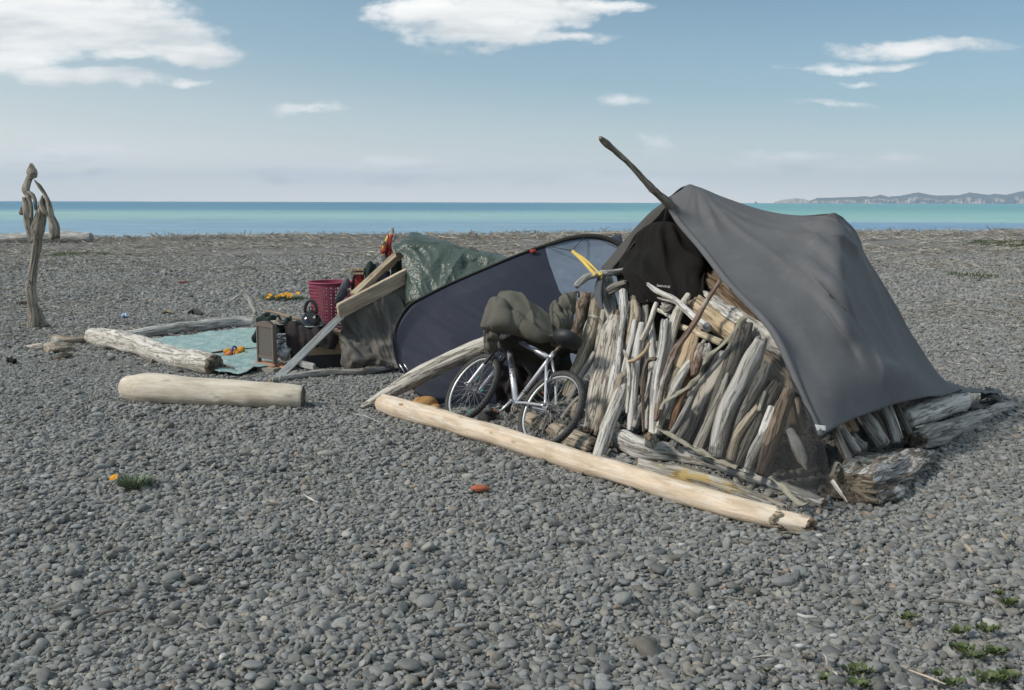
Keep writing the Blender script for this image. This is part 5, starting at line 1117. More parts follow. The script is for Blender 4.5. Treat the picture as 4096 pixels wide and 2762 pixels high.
for y, r in ((-.040, .088), (-.047, .072), (-.054, .05)):
    nT = int(r * 480)
    for i in range(nT):
        a = 2 * math.pi * i / nT; p = BB + V((math.cos(a) * r, y, math.sin(a) * r)); mb.box(Matrix.Translation(p) @ rotm(-a, 'Y'), .012, .0022, .007)
    b0 = len(mb.v)
    for i in range(48):
        a = 2 * math.pi * i / 48
        for rr, yy in ((r, y - .001), (r, y + .001), (r - .016, y + .001), (r - .016, y - .001)): mb.vert(BB + V((math.cos(a) * rr, yy, math.sin(a) * rr)))
    for i in range(48):
        for k in range(4): mb.face((b0 + i * 4 + k, b0 + i * 4 + (k + 1) % 4, b0 + ((i + 1) % 48) * 4 + (k + 1) % 4, b0 + ((i + 1) % 48) * 4 + k))
for i in range(5):
    a = i * 1.2566; mb.tube([BB + V((0, -.046, 0)), BB + V((math.cos(a) * .075, -.044, math.sin(a) * .075))], .007, 6)
bpart(mb, 'chainrings', M['steel'])
mb = MB(); c1 = V((.012, -.05, -.085)); c2 = V((.05, -.05, -.175))
chain = [BB + V((.0, -.044, .074)), V((.0, -.046, .045)), V((-.042, -.047, .01)), V((-.03, -.048, -.035)), c1 + V((.012, 0, .012)), c1 + V((.016, 0, -.012)), c2 + V((-.02, 0, .01)), c2 + V((-.012, 0, -.018)), c2 + V((.012, 0, -.014)), BB + V((0, -.044, -.072))]
for i in range(len(chain) - 1):
    a_, b_ = chain[i], chain[i + 1]; n = max(2, int((b_ - a_).length / .0127))
    for k in range(n):
        p, q = a_.lerp(b_, k / n), a_.lerp(b_, (k + .8) / n); mb.tube([p, q], .0036, 5)
bpart(mb, 'chain', M['steel'])
mb = MB(); mb.tube([V((.0, -.07, -.02)), V((.005, -.066, -.05)), c1 + V((0, -.012, 0))], [.008, .014, .012], 8)
for c_ in (c1, c2): mb.tube([c_ + V((0, -.004, 0)), c_ + V((0, .004, 0))], .020, 14)
for y in (-.009, .009): mb.tube([c1 + V((0, y, 0)), c2 + V((0, y, 0))], .006, 6)
bpart(mb, 'rear_derailleur', M['blackplastic'])
mb = MB(); q = BB.lerp(SC, .26); mb.tube([q + V((0, -.02, 0)), q + V((.03, -.05, -.01))], .011, 8); mb.box(Matrix.Translation(q + V((.025, -.05, -.02))), .06, .012, .035, 0, .003); mb.tube([q + V((0, -.0, -.012)), q + V((0, 0, .012))], .021, 12); bpart(mb, 'front_derailleur', M['steel'])
mb = MB()
mb.tube(smooth_pts([HT + V((.0, .018, -.02)), HT + V((-.15, .02, -.045)), SC + V((.09, .02, -.03)), SC + V((.03, .026, -.03)), SC + V((-.01, .028, -.01)), V((.225, .04, .34)), V((.20, .05, .30))], 30), .0026, 6)
mb.tube(smooth_pts([h0 + SIDE * .1, crown + FPER * .10 + SIDE * .05 - ax * .08, crown + FPER * .09 + ax * .05, FH - ax * .36 + SIDE * .03], 20), .0026, 6)
mb.tube(smooth_pts([h0 + SIDE * -.1, crown + FPER * .12 - ax * .02, HT + AX * .1 + V((.02, -.02, 0)), BB + V((.1, -.02, .12)), BB + V((.0, -.02, .02))], 24), .0024, 6)
bpart(mb, 'cables', M['blackplastic'])

# ---- olive sleeping bag over the handlebar
sb = thing('sleeping_bag', 'olive quilted sleeping bag slung over the handlebar of the bicycle', 'sleeping bag', (.0, 8.0, .6))
def puff(u, v, p):
    w_ = .12 * mn.noise(Vector((u * 3, v * 3, 9)))
    q = abs(math.sin(math.pi * (2.1 * u + .75 * v + .35 + w_))); q2 = abs(math.sin(math.pi * (1.9 * v - .55 * u + .30 + w_)))
    e = min(1, 5 * u, 5 * (1 - u)) * min(1, 5 * v, 5 * (1 - v))
    tot = 0.0
    for (ax, ay, bx, by, w_, h_) in ((.22, .0, .42, .42, .05, -.035), (.42, .42, .55, .95, .05, -.02), (.12, .15, .10, .95, .06, -.03), (.55, .05, .72, .55, .05, .03), (.42, .40, .95, .62, .045, -.03)):
        dx, dy_ = bx - ax, by - ay; k = max(0, min(1, ((u - ax) * dx + (v - ay) * dy_) / (dx * dx + dy_ * dy_)))
        e_ = math.hypot(u - ax - k * dx, v - ay - k * dy_)
        tot += h_ * math.exp(-(e_ / w_) ** 1.4)
    near = math.exp(-min(q, q2) * 7)
    return tot + e * (.022 * q ** .45 * q2 ** .45) + .012 * mn.noise(Vector((u * 4, v * 4, 3))) + .006 * near * mn.noise(Vector((u * 30, v * 30, 1)))
lob = [Pv('5', (1062, 262, 8.12), (1105, 175, 8.16), (1165, 128, 8.2), (1225, 122, 8.22), (1290, 130, 8.24), (1400, 195, 8.2), (1500, 262, 8.15), (1575, 322, 8.12)),
       Pv('5', (1045, 310, 8.0), (1100, 255, 7.98), (1160, 225, 7.97), (1230, 225, 7.97), (1310, 250, 7.98), (1410, 310, 7.98), (1510, 370, 7.97), (1590, 415, 7.98)),
       Pv('5', (1020, 400, 7.97), (1085, 375, 7.90), (1160, 350, 7.88), (1240, 350, 7.87), (1320, 375, 7.87), (1420, 415, 7.87), (1520, 455, 7.87), (1600, 480, 7.9)),
       Pv('5', (1045, 440, 7.97), (1100, 440, 7.91), (1165, 420, 7.90), (1240, 425, 7.90), (1330, 455, 7.88), (1420, 490, 7.87), (1510, 510, 7.87), (1590, 508, 7.92)),
       Pv('5', (1048, 475, 8.0), (1105, 490, 7.98), (1165, 470, 7.99), (1235, 470, 8.0), (1330, 490, 8.0), (1420, 520, 7.97), (1500, 535, 7.96), (1570, 525, 8.0))]
patch('front_fold', lob, M['olive'], 90, 70, puff, .03, sb)
lf2 = [Pv('5', (1046, 430, 8.02), (1085, 432, 7.97), (1130, 440, 7.98), (1190, 440, 8.05)), Pv('5', (1044, 500, 8.02), (1080, 510, 7.96), (1125, 500, 7.97), (1175, 490, 8.06)),
       Pv('5', (1048, 570, 8.03), (1085, 575, 7.98), (1125, 555, 8.0), (1160, 535, 8.08)), Pv('5', (1052, 610, 8.05), (1090, 622, 8.0), (1128, 610, 8.02), (1142, 570, 8.1))]
patch('hanging_end', lf2, M['olive'], 30, 30, puff, .03, sb)
rl = [Pv('5', (1585, 215, 8.35), (1640, 170, 8.38), (1710, 140, 8.4), (1780, 130, 8.42)), Pv('5', (1562, 270, 8.25), (1625, 235, 8.26), (1700, 215, 8.3), (1775, 210, 8.36)),
      Pv('5', (1590, 330, 8.16), (1650, 320, 8.18), (1710, 305, 8.24), (1768, 290, 8.34)), Pv('5', (1600, 400, 8.1), (1660, 400, 8.12), (1710, 390, 8.2), (1750, 370, 8.32)),
      Pv('5', (1600, 470, 8.1), (1650, 475, 8.12), (1690, 470, 8.2), (1730, 440, 8.32))]
patch('back_fold', rl, M['olive'], 50, 50, puff, .05, sb)
nk = [Pv('5', (1560, 300, 8.14), (1600, 310, 8.12), (1640, 330, 8.13)), Pv('5', (1575, 360, 8.06), (1625, 365, 8.04), (1670, 400, 8.07)), Pv('5', (1600, 460, 8.04), (1640, 460, 8.03), (1680, 480, 8.06)), Pv('5', (1600, 560, 8.08), (1625, 570, 8.06), (1650, 560, 8.1))]
patch('gathered_neck', nk, M['olive'], 30, 50, lambda u, v, p: .02 * abs(math.sin(u * 9 + v * 2)) + .01 * mn.noise(Vector((u * 9, v * 5, 8))), .03, sb)
dk = [Pv('5', (1160, 500, 8.1), (1260, 470, 8.1), (1350, 490, 8.1), (1480, 530, 8.12), (1600, 500, 8.2), (1720, 480, 8.35)), Pv('5', (1200, 580, 8.25), (1290, 580, 8.2), (1380, 590, 8.2), (1490, 600, 8.2), (1610, 590, 8.25), (1725, 570, 8.4)),
      Pv('5', (1250, 680, 8.3), (1330, 680, 8.28), (1410, 690, 8.27), (1500, 690, 8.27), (1610, 680, 8.3), (1728, 670, 8.4)), Pv('5', (1330, 760, 8.36), (1390, 780, 8.34), (1450, 790, 8.32), (1530, 780, 8.3), (1620, 770, 8.32), (1735, 770, 8.4))]
patch('shaded_fold', dk, M['oliveshade'], 60, 50, lambda u, v, p: .04 * math.sin(u * 17 + 3 * v) * .5 + .05 * mn.noise(Vector((u * 5, v * 3, 3))), .02, sb)  # olive cloth hanging into the dark, its shade painted as a darker colour
mb = MB(); mb.tube(Pv('5', (1770, 132, 8.4), (1792, 135, 8.4), (1797, 150, 8.4), (1795, 178, 8.4)), [.006, .007, .006, .009], 8); mb.build('zip_toggle', M['blackplastic'], sb)
# dark clothes heaped under the bicycle
hp = [Pv('5', (1140, 720, 8.5), (1210, 690, 8.45), (1290, 690, 8.42), (1380, 710, 8.4), (1460, 720, 8.42)), Pv('5', (1150, 800, 8.4), (1210, 780, 8.35), (1290, 770, 8.32), (1380, 780, 8.3), (1470, 800, 8.35)),
      Pv('5', (1150, 880, 8.35), (1220, 870, 8.3), (1300, 860, 8.28), (1390, 870, 8.26), (1470, 880, 8.3)), Pv('5', (1160, 975, 8.4), (1230, 980, 8.35), (1310, 975, 8.32), (1400, 960, 8.3), (1480, 960, 8.35)), Pv('5', (1180, 1040, 8.5), (1240, 1050, 8.42), (1320, 1040, 8.4), (1400, 1020, 8.38), (1490, 1010, 8.4))]
o = patch('clothes_heap', hp, M['blackcloth'], 60, 60, lambda u, v, p: .07 * mn.noise(Vector((u * 5, v * 5, 2))) + .03 * math.sin(u * 14 + 4 * v + 2 * mn.noise(Vector((u * 4, v * 4, 7)))), .02); tag(o, 'heap of dark clothes on the ground behind the bicycle frame', 'clothes')
mb = MB(); log_mesh(mb, [P('b', 500, 1030, 8.3), P('b', 570, 1045, 8.28), P('b', 650, 1040, 8.3)], [.03, .05, .03], seg=14, step=.01, lump=.4, groove=.2, ends=('round', 'round'))
o = mb.build('rag', [M['darkrag'], M['darkrag']]); tag(o, 'small dark rag on the pebbles beside the front tyre', 'rag')
# toy lying behind the peeled log
def blob(mb, c, r, sd=0.0, n=.1, mi=0, seg=24, rings=16, fz=1.0, Mx=None):
    b = len(mb.v)
    for j in range(rings + 1):
        th = math.pi * j / rings
        for k in range(seg):
            ph = 2 * math.pi * k / seg; d = V((math.sin(th) * math.cos(ph), math.sin(th) * math.sin(ph), math.cos(th)))
            kf = 1 + n * mn.noise(d * 1.6 + V((sd, sd, sd))) + n * .5 * mn.noise(d * 5 + V((sd, 1, sd)))
            q = V((d.x * r[0], d.y * r[1], d.z * r[2])) * kf
            mb.vert(c + (Mx @ q if Mx else q), d * r[0] + V((sd, 0, 0)))
    for j in range(rings):
        for k in range(seg): mb.face((b + j * seg + k, b + (j + 1) * seg + k, b + (j + 1) * seg + (k + 1) % seg, b + j * seg + (k + 1) % seg), mi)
pt_ = thing('plush_toy', 'tan plush toy half hidden behind the left end of the peeled log', 'plush toy', tuple(G('5', 600, 1030)))
mb = MB(); c_ = P('5', 590, 1015, 8.75); blob(mb, c_, (.115, .09, .075), 1.2, .12); mb.build('body', M['plushtan'], pt_)
mb = MB(); blob(mb, P('5', 672, 1045, 8.68), (.05, .045, .04), 3.2, .12); mb.build('head', M['plushtan'], pt_)
for x, y in ((540, 985), (650, 1010)):
    mb = MB(); blob(mb, P('5', x, y, 8.72), (.03, .025, .03), x, .1, seg=14, rings=10); mb.build('ear', M['plushtan'], pt_)

# ------------------------------------------------------------------ the blue pop-up beach tent
pop = thing('beach_tent', 'navy and pale blue pop-up beach tent lying on its side with a black rim', 'tent', (0.2, 9.2, 0))
def TP(t, x, y, b=0.0):   # a point on the leaning panel of the tent: it rests on the ground at y = 8.95 and leans back
    d = ray(*px(t, x, y)); n = V((0, 1, -.55)).normalized(); p0 = V((0, 8.95 - b, 0)); return CP + d * ((p0 - CP).dot(n) / d.dot(n))
rim_pts = [('5', 505, 900), ('5', 440, 790), ('5', 385, 670), ('5', 345, 540), ('5', 350, 440), ('5', 395, 330), ('5', 470, 235), ('t', 470, 730), ('t', 620, 655), ('t', 800, 575), ('t', 1000, 490), ('t', 1200, 405), ('t', 1400, 330), ('t', 1580, 275), ('t', 1720, 235), ('t', 1860, 215), ('t', 1990, 220), ('t', 2090, 250), ('t', 2170, 295), ('t', 2230, 360)]
rim3 = [TP(*p) for p in rim_pts]
low_pts = [('5', 560, 960), ('5', 650, 1020), ('5', 730, 1045), ('5', 830, 1060), ('5', 960, 1060), ('5', 1100, 1050), ('5', 1300, 1000), ('5', 1500, 900), ('5', 1650, 800), ('5', 1750, 700), ('5', 1850, 600), ('5', 1900, 450), ('t', 2260, 700), ('t', 2260, 500)]
ctr = TP('5', 1050, 520)
upr, _ = crom(rim3, [0] * len(rim3), 90); low3 = [TP(*p) for p in low_pts]; lwr, _ = crom([rim3[0]] + low3 + [rim3[-1]], [0] * (len(low3) + 2), 90)
# panel between the lower and upper edge; navy on the left, pale blue right of the curved seam
nn_ = V((0, -1, .55)).normalized()
def bulge(p):
    fine = mn.noise(V((p.x * 3.2 + p.z * 7.5, p.z * 1.2 - p.x * 1.0, 1)))
    return .05 * mn.noise(p * .9) + .010 * (1 - 2 * abs(fine)) + .004 * mn.noise(V((p.x * 14 + p.z * 22, p.z * 4, 3)))
iu = min(range(90), key=lambda i: (upr[i] - TP('t', 1505, 298)).length); il = min(range(90), key=lambda i: (lwr[i] - TP('5', 1690, 760)).length)
sm_, _ = crom([upr[iu], TP('t', 1530, 400), TP('t', 1570, 520), TP('t', 1630, 680), TP('t', 1700, 850), lwr[il]], [0] * 6, 60)
def panel(nm, mt, ua, la, seam_first, n):
    a_ = crom(ua, [0] * len(ua), n)[0]; b_ = crom(la, [0] * len(la), n)[0]; mb = MB(); nv = 59
    for i in range(n):
        for j in range(nv + 1):
            v = j / nv; q = a_[i].lerp(b_[i], v); w_ = (1 - i / (n - 1)) if seam_first else i / (n - 1); w_ = w_ ** 3
            k = sm_[j].lerp(q, 1 - w_) if True else q
            e = min(1, 8 * v) * min(1, 8 * (1 - v)) * (1 if seam_first else min(1, i / 6)) * (min(1, (n - 1 - i) / 6) if seam_first else 1)
            mb.vert(k + nn_ * (bulge(k) * e), (i / n, v, 0))
    for i in range(n - 1):
        for j in range(nv): mb.face((i * (nv + 1) + j, (i + 1) * (nv + 1) + j, (i + 1) * (nv + 1) + j + 1, i * (nv + 1) + j + 1))
    o = mb.build(nm, M[mt], pop); s = o.modifiers.new('thick', 'SOLIDIFY'); s.thickness = .003; s.offset = 0
panel('navy_panel', 'navy', upr[:iu + 1], lwr[:il + 1], False, 110)
panel('pale_blue_panel', 'sky', upr[iu:], lwr[il:], True, 50)
mb = MB(); rr_, _ = crom(rim3, [0] * len(rim3), 130); mb.tube([p + nn_ * .006 for p in rr_], [.011 + .014 * sm(80, 112, i) for i in range(130)], 10)
mb.tube([p + nn_ * .004 for p in lwr[:40]], .011, 8); mb.build('rim', M['rim'], pop)
gus = [[TP('5', 330, 440, .02), TP('5', 355, 430, .0)], [TP('5', 332, 520, .04), TP('5', 352, 520, .0)], [TP('5', 350, 640, .05), TP('5', 380, 640, .0)], [TP('5', 395, 770, .05), TP('5', 440, 770, .0)]]
patch('side_gusset', gus, M['navy'], 8, 24, None, .004, pop)
for q in (((388, 700), (440, 790)), ((425, 700), (470, 775))):
    mb = MB(); mb.tube([TP('5', *q[0], .06), TP('5', *q[1], .03)], .006, 8); mb.build('strut', M['alloy'], pop)
# back wall of the tent behind the panel so it stands as a folded dome
bk_ = [[upr[i] for i in range(0, 90, 11)], [upr[i].lerp(lwr[i], .5) + V((0, .55, .1)) for i in range(0, 90, 11)], [lwr[i] + V((0, .75, 0)) for i in range(0, 90, 11)]]
for p in bk_[2]: p.z = max(.01, min(p.z, .3))
patch('back_panel', bk_, M['navy'], 40, 24, lambda u, v, p: .03 * mn.noise(p * 3), .003, pop)
mb = MB(); kn = TP('t', 1745, 340, .10); mb.tube([TP('t', 1530, 300, .02), kn], .004, 6); mb.tube([TP('t', 1860, 215, .02), kn], .004, 6); mb.build('guy_line', M['darkcord'], pop)
mb = MB(); mb.box(Matrix.Translation(TP('t', 1400, 345, .03)), .06, .02, .035, 0, .005); mb.build('red_tab', M['redcloth'], pop)
ys = thing('strap', 'yellow strap tying the beach tent to the curved grey branch', 'strap', tuple(kn))
e1 = W('t', 2000, 555, .22); e2 = W('t', 1950, 555, .24)
ribbon('strap_length', [kn, kn.lerp(e2, .5) + V((0, 0, .01)), e2], .030, M['yellow'], ys, .003)
ribbon('strap_length', [kn, kn.lerp(e1, .5) + V((0, 0, .02)), e1], .018, M['yellow'], ys, .003)
mb = MB(); mb.tube([W('1', 300 + 9 * math.cos(a), 1180 + 28 * math.sin(a), .14 + .05 * math.cos(a)) for a in np.linspace(0, 6.1, 16)], .007, 8, closed=True); mb.build('strap_loop', M['yellow'], ys)

# ------------------------------------------------------------------ the timber-framed shelter behind
def board(name, label, a, b, w, th, mat, up=V((0, 0, 1)), cat='board', bev=.006, roll=0.0):
    d = (b - a); L = d.length; d.normalize(); s = d.cross(up).normalized(); n = s.cross(d)
    if roll: q = Matrix.Rotation(roll, 3, d); s = q @ s; n = q @ n
    c_ = (a + b) / 2; mb = MB()
    mb.box(Matrix(((s.x, n.x, d.x, c_.x), (s.y, n.y, d.y, c_.y), (s.z, n.z, d.z, c_.z), (0, 0, 0, 1))), th, w, L, 0, bev)
    o = mb.build(name, M[mat], None, False); tag(o, label, cat); return o
a_ = G('6', 470, 1475, .02); b_ = P('6', 1075, 885, 10.86); board('board', 'pale grey board propped diagonally with its foot on the pebbles', a_, b_, .04, .08, 'boardgrey', V((.2, -1, .35)))
board('plank', 'wide yellowish plank with a big knot on the side of the tarp shelter', P('6', 1043, 848, 10.80), P('6', 1760, 472, 11.55), .185, .045, 'board', V((0, -.45, 1)))
board('beam', 'square weathered beam behind the wide yellowish plank', P('6', 1190, 705, 11.35), P('6', 1640, 285, 11.95), .085, .10, 'beam', V((0, -.2, 1)), 'beam')
gc_ = [Pv('6', (1062, 900, 10.86), (1200, 838, 11.0), (1380, 742, 11.2), (1540, 660, 11.36), (1700, 580, 11.52)), Pv('6', (1052, 990, 10.9), (1190, 950, 11.02), (1375, 870, 11.15), (1560, 810, 11.25), (1730, 740, 11.4)),
       Pv('6', (1052, 1080, 10.92), (1180, 1070, 11.0), (1360, 1045, 11.05), (1540, 1000, 11.1), (1730, 960, 11.2)), Pv('6', (1060, 1180, 10.85), (1165, 1185, 10.9), (1340, 1200, 10.9), (1520, 1200, 10.92), (1730, 1180, 11.0)),
       Pv('6', (1075, 1300, 10.7), (1175, 1300, 10.75), (1310, 1300, 10.8), (1480, 1315, 10.8), (1730, 1310, 10.85)), Pv('6', (1130, 1395, 10.65), (1200, 1392, 10.68), (1310, 1365, 10.74), (1470, 1365, 10.72), (1730, 1400, 10.7))]
def gdisp(u, v, p):
    t_ = V((u * 8 - v * 2.5, v * 1.6 + u * 1.5, 2)); r_ = 1 - abs(mn.noise(t_)) * 2
    return (.055 * r_ + .03 * mn.noise(V((u * 14 - v * 4, v * 2, 5))) + .016 * mn.noise(V((u * 30 - v * 12, v * 5, 5)))) * min(1, v * 5) + .035 * mn.noise(V((u * 6, v * 10, 1))) * sm(.55, .9, v)
o = patch('grey_cloth', gc_, M['greycloth'], 110, 100, gdisp, .004); tag(o, 'rumpled dark grey cloth hanging under the yellowish plank to the pebbles', 'cloth')
hm = [Pv('6', (1050, 1095, 10.75), (1140, 1105, 10.66), (1230, 1150, 10.64), (1300, 1190, 10.7)), Pv('6', (1070, 1160, 10.66), (1160, 1190, 10.58), (1270, 1230, 10.58), (1370, 1260, 10.64)), Pv('6', (1068, 1240, 10.62), (1160, 1270, 10.54), (1290, 1290, 10.55), (1425, 1290, 10.62)),
      Pv('6', (1080, 1330, 10.6), (1160, 1340, 10.55), (1270, 1325, 10.58), (1410, 1330, 10.62)), Pv('6', (1140, 1392, 10.6), (1190, 1390, 10.58), (1240, 1350, 10.6), (1330, 1345, 10.65))]
o = patch('cloth_hem', hm, M['greycloth'], 60, 50, lambda u, v, p: .03 * math.sin(u * 10 - v * 5) + .03 * mn.noise(V((u * 5, v * 5, 2))), .004, bpy.data.objects['grey_cloth'])
def tdisp(u, v, p):
    return .05 * (1 - 2 * abs(mn.noise(V((u * 4.2 + v * 1.2, v * .9, 1))))) + .02 * (1 - 2 * abs(mn.noise(V((u * 10 - v * 3, v * 2.4, 4))))) + 0
def tdisp2(u, v, p): return (tdisp(u, v, p) + .004 * mn.noise(V((u * 26, v * 20, 2)))) * min(1, v * 6)
gt = [Pv('t', (245, 262, 11.95), (318, 180, 12.0), (400, 190, 12.0), (560, 240, 12.0), (700, 290, 11.95), (860, 352, 11.9), (1180, 428, 11.7)), Pv('t', (175, 342, 11.75), (290, 285, 11.75), (400, 285, 11.75), (560, 305, 11.7), (700, 328, 11.7), (880, 372, 11.65), (1190, 440, 11.5)),
      Pv('t', (262, 400, 11.55), (330, 395, 11.5), (430, 390, 11.5), (570, 385, 11.5), (720, 380, 11.5), (900, 395, 11.45), (1180, 470, 11.35)), Pv('t', (272, 520, 11.45), (350, 530, 11.35), (440, 520, 11.35), (580, 500, 11.35), (720, 480, 11.35), (860, 480, 11.4), (1120, 510, 11.3)),
      Pv('t', (285, 660, 11.35), (360, 665, 11.25), (450, 660, 11.22), (580, 640, 11.2), (720, 610, 11.2), (850, 590, 11.25), (1080, 560, 11.2)), Pv('t', (300, 822, 11.2), (380, 800, 11.1), (470, 780, 11.1), (590, 740, 11.1), (720, 700, 11.1), (850, 660, 11.15), (1060, 620, 11.1))]
gtt = thing('green_tarpaulin', 'crinkled dark green tarpaulin over the peak of the timber shelter', 'tarpaulin', (-1.0, 11.4, 0))
patch('sheet', gt, M['tarp'], 130, 110, tdisp2, .004, gtt)
ribbon('folded_band', Pv('t', (180, 345, 11.68), (270, 298, 11.64), (400, 296, 11.62), (560, 318, 11.6), (720, 345, 11.58), (905, 378, 11.52)), .13, M['tarp'], gtt, .012, nrm=V((0, -.8, .6)), n=50, wave=.05)
bt = [Pv('t', (320, 180, 12.0), (700, 290, 11.95), (1180, 428, 11.7)), [P('t', 420, 400, 12.9), P('t', 800, 430, 12.8), P('t', 1250, 470, 12.5)], [P('t', 450, 700, 13.2), P('t', 850, 700, 13.1), P('t', 1250, 700, 12.9)]]
patch('back_sheet', bt, M['tarp'], 40, 30, lambda u, v, p: .03 * mn.noise(p * 4) * min(1, v * 5), .004, gtt)

# ---- things stacked at the shelter's mouth
bs_ = thing('laundry_basket', 'tall crimson plastic laundry basket with square holes', 'basket', tuple(G('6', 985, 985)))
bc = P('6', 985, 990, 12.1); bc.z = .02; r0 = rad('6', 300, bc); r1 = rad('6', 402, bc); Hh = P('6', 985, 575, 12.1).z - .02
mb = MB(); nc, nr2 = 56, 22
def bp(c, r, o=0.0):
    t_ = r / nr2; rr = r0 + (r1 - r0) * t_ + o; a = 2 * math.pi * c / nc; return bc + V((rr * math.cos(a), rr * math.sin(a), Hh * t_))
for c in range(nc):
    solid_c = c % 14 in (0,)
    for r in range(nr2):
        solid = solid_c or r in (0, 1, nr2 - 1)
        if solid: ids = [mb.vert(bp(*q)) for q in ((c, r), (c + 1, r), (c + 1, r + 1), (c, r + 1))]; mb.face(ids)
        else:
            o4 = [mb.vert(bp(*q)) for q in ((c, r), (c + 1, r), (c + 1, r + 1), (c, r + 1))]; g_ = .17
            i4 = [mb.vert(bp(*q)) for q in ((c + g_, r + g_), (c + 1 - g_, r + g_), (c + 1 - g_, r + 1 - g_), (c + g_, r + 1 - g_))]
            for k in range(4): mb.face((o4[k], o4[(k + 1) % 4], i4[(k + 1) % 4], i4[k]))
o = mb.build('lattice_side', M['crimson'], bs_, False); s = o.modifiers.new('thick', 'SOLIDIFY'); s.thickness = .004
mb = MB(); mb.tube([bp(c, nr2, .006) for c in range(nc)], .012, 8, closed=True); mb.build('rim', M['crimson'], bs_)
mb = MB(); mb.lathe(Matrix.Translation(bc), [(.001, .01), (r0, .01), (r0, .03)], 40); mb.build('base', M['crimson'], bs_)
def lump(name, label, cat, t, pts, ws, mat, flat=.6, **kw):
    p3 = [P(t, x, y, d) for x, y, d in pts]; kw.setdefault('ends', ('round', 'round')); kw.setdefault('lump', .25); kw.setdefault('groove', .1)
    return log(name, label, cat, p3, [rad(t, w, p) for w, p in zip(ws, p3)], M[mat], M[mat], None, flat=flat, seg=24, step=.02, **kw)
lump('grey_bag', 'slate grey cloth bag slumped on the rim of the crimson basket', 'bag', '6', [(1125, 575, 11.75), (1100, 640, 11.6), (1060, 710, 11.5), (1025, 770, 11.45)], [90, 120, 95, 50], 'greytarp2', .55)
mb = MB(); c_ = P('6', 1238, 570, 11.9); mb.box(Matrix.Translation(c_), rad('6', 85, c_) * 2, .16, rad('6', 215, c_) * 2, 0, .02); o = mb.build('red_box', M['redcloth'], None, False); tag(o, 'worn red box standing between the basket and the dark bags', 'box')
c_ = P('6', 1215, 457, 11.85); mb = MB(); mb.box(Matrix.Translation(c_), rad('6', 142, c_) * 2, .14, rad('6', 22, c_) * 2, 0, .004); mb.box(Matrix.Translation(c_ - V((-.01, 0, .045))), rad('6', 130, c_) * 2, .12, .03, 0, .004); o = mb.build('short_plank', M['beam'], None, False); tag(o, 'short flat plank laid across the top of the red box', 'plank')
lump('dark_bag', 'dark green rucksack between the red box and the weathered beam', 'bag', '6', [(1340, 430, 11.95), (1330, 500, 11.85), (1310, 590, 11.8)], [120, 130, 60], 'darkgreen', .7)
lump('navy_bag', 'dark navy bag under the weathered beam', 'bag', '6', [(1400, 440, 12.0), (1470, 520, 11.75), (1420, 580, 11.6)], [90, 150, 110], 'navy', .8)
lump('dark_clothing', 'dark green clothing hanging inside the tarp shelter', 'clothing', '6', [(1590, 340, 12.1), (1580, 440, 11.9), (1560, 520, 11.75)], [110, 170, 130], 'darkgreen', .6)
lump('dark_boot', 'black boot-like bundle behind the upper end of the crimson basket', 'bundle', '6', [(1192, 520, 11.8), (1180, 620, 11.7), (1195, 690, 11.6)], [24, 34, 46], 'black', .8)
mb = MB(); c_ = P('6', 1140, 700, 11.45); mb.tube([c_ + V((.05 * math.cos(a) * (1 - .05 * k_), .01 * k_, .075 * math.sin(a))) for k_, a in enumerate(np.linspace(0, 9, 30))], .008, 8); o = mb.build('coiled_hose', M['tub']); tag(o, 'small olive coil of hose on the upper edge of the yellowish plank', 'hose')
rc = thing('rope_bundle', 'bundle of red and yellow cords tied on a stick behind the shelter', 'cord bundle', tuple(P('6', 1500, 360, 12.6)))
rnd = random.Random(4)
mbr, mby = MB(), MB()
for k in range(26):
    x0 = rnd.uniform(1500, 1545); x1 = rnd.uniform(1445, 1545); pts = [P('6', x0, rnd.uniform(135, 165), 12.6), P('6', (x0 + x1) / 2 + rnd.uniform(-22, 8), 240, 12.55 + rnd.uniform(-.05, .05)), P('6', x1, rnd.uniform(300, 350), 12.55 + rnd.uniform(-.06, .06))]
    (mbr if k % 4 else mby).tube(smooth_pts(pts, 10), rnd.uniform(.010, .020), 7)
mbr.build('red_cords', M['redcloth'], rc); mby.build('yellow_cords', M['yellow'], rc)
lump('grey_sack', 'small grey sack hanging below the red cords', 'sack', '6', [(1470, 340, 12.5), (1472, 385, 12.45)], [55, 62], 'greytarp2')
log('driftwood_stick', 'forked grey stick holding up the bundle of red cords', 'driftwood stick', Pv('6', (1575, 130, 12.6), (1545, 190, 12.6), (1500, 215, 12.55), (1450, 210, 12.5)), [.02, .03, .022, .03], M['grey'], seg=12, lump=.2)
log('driftwood_stake', 'upright pale stake on the crest behind the red cords', 'stake', [P('6', 1547, 200, 14.5), P('6', 1546, 130, 14.5), P('6', 1544, 72, 14.5)], [.03, .03, .018], M['white'], seg=10)
log('driftwood_stake', 'short dark stake standing alone on the beach crest', 'stake', [P('6', 1156, 180, 43), P('6', 1150, 140, 43)], [.09, .11], M['dark'], seg=10)
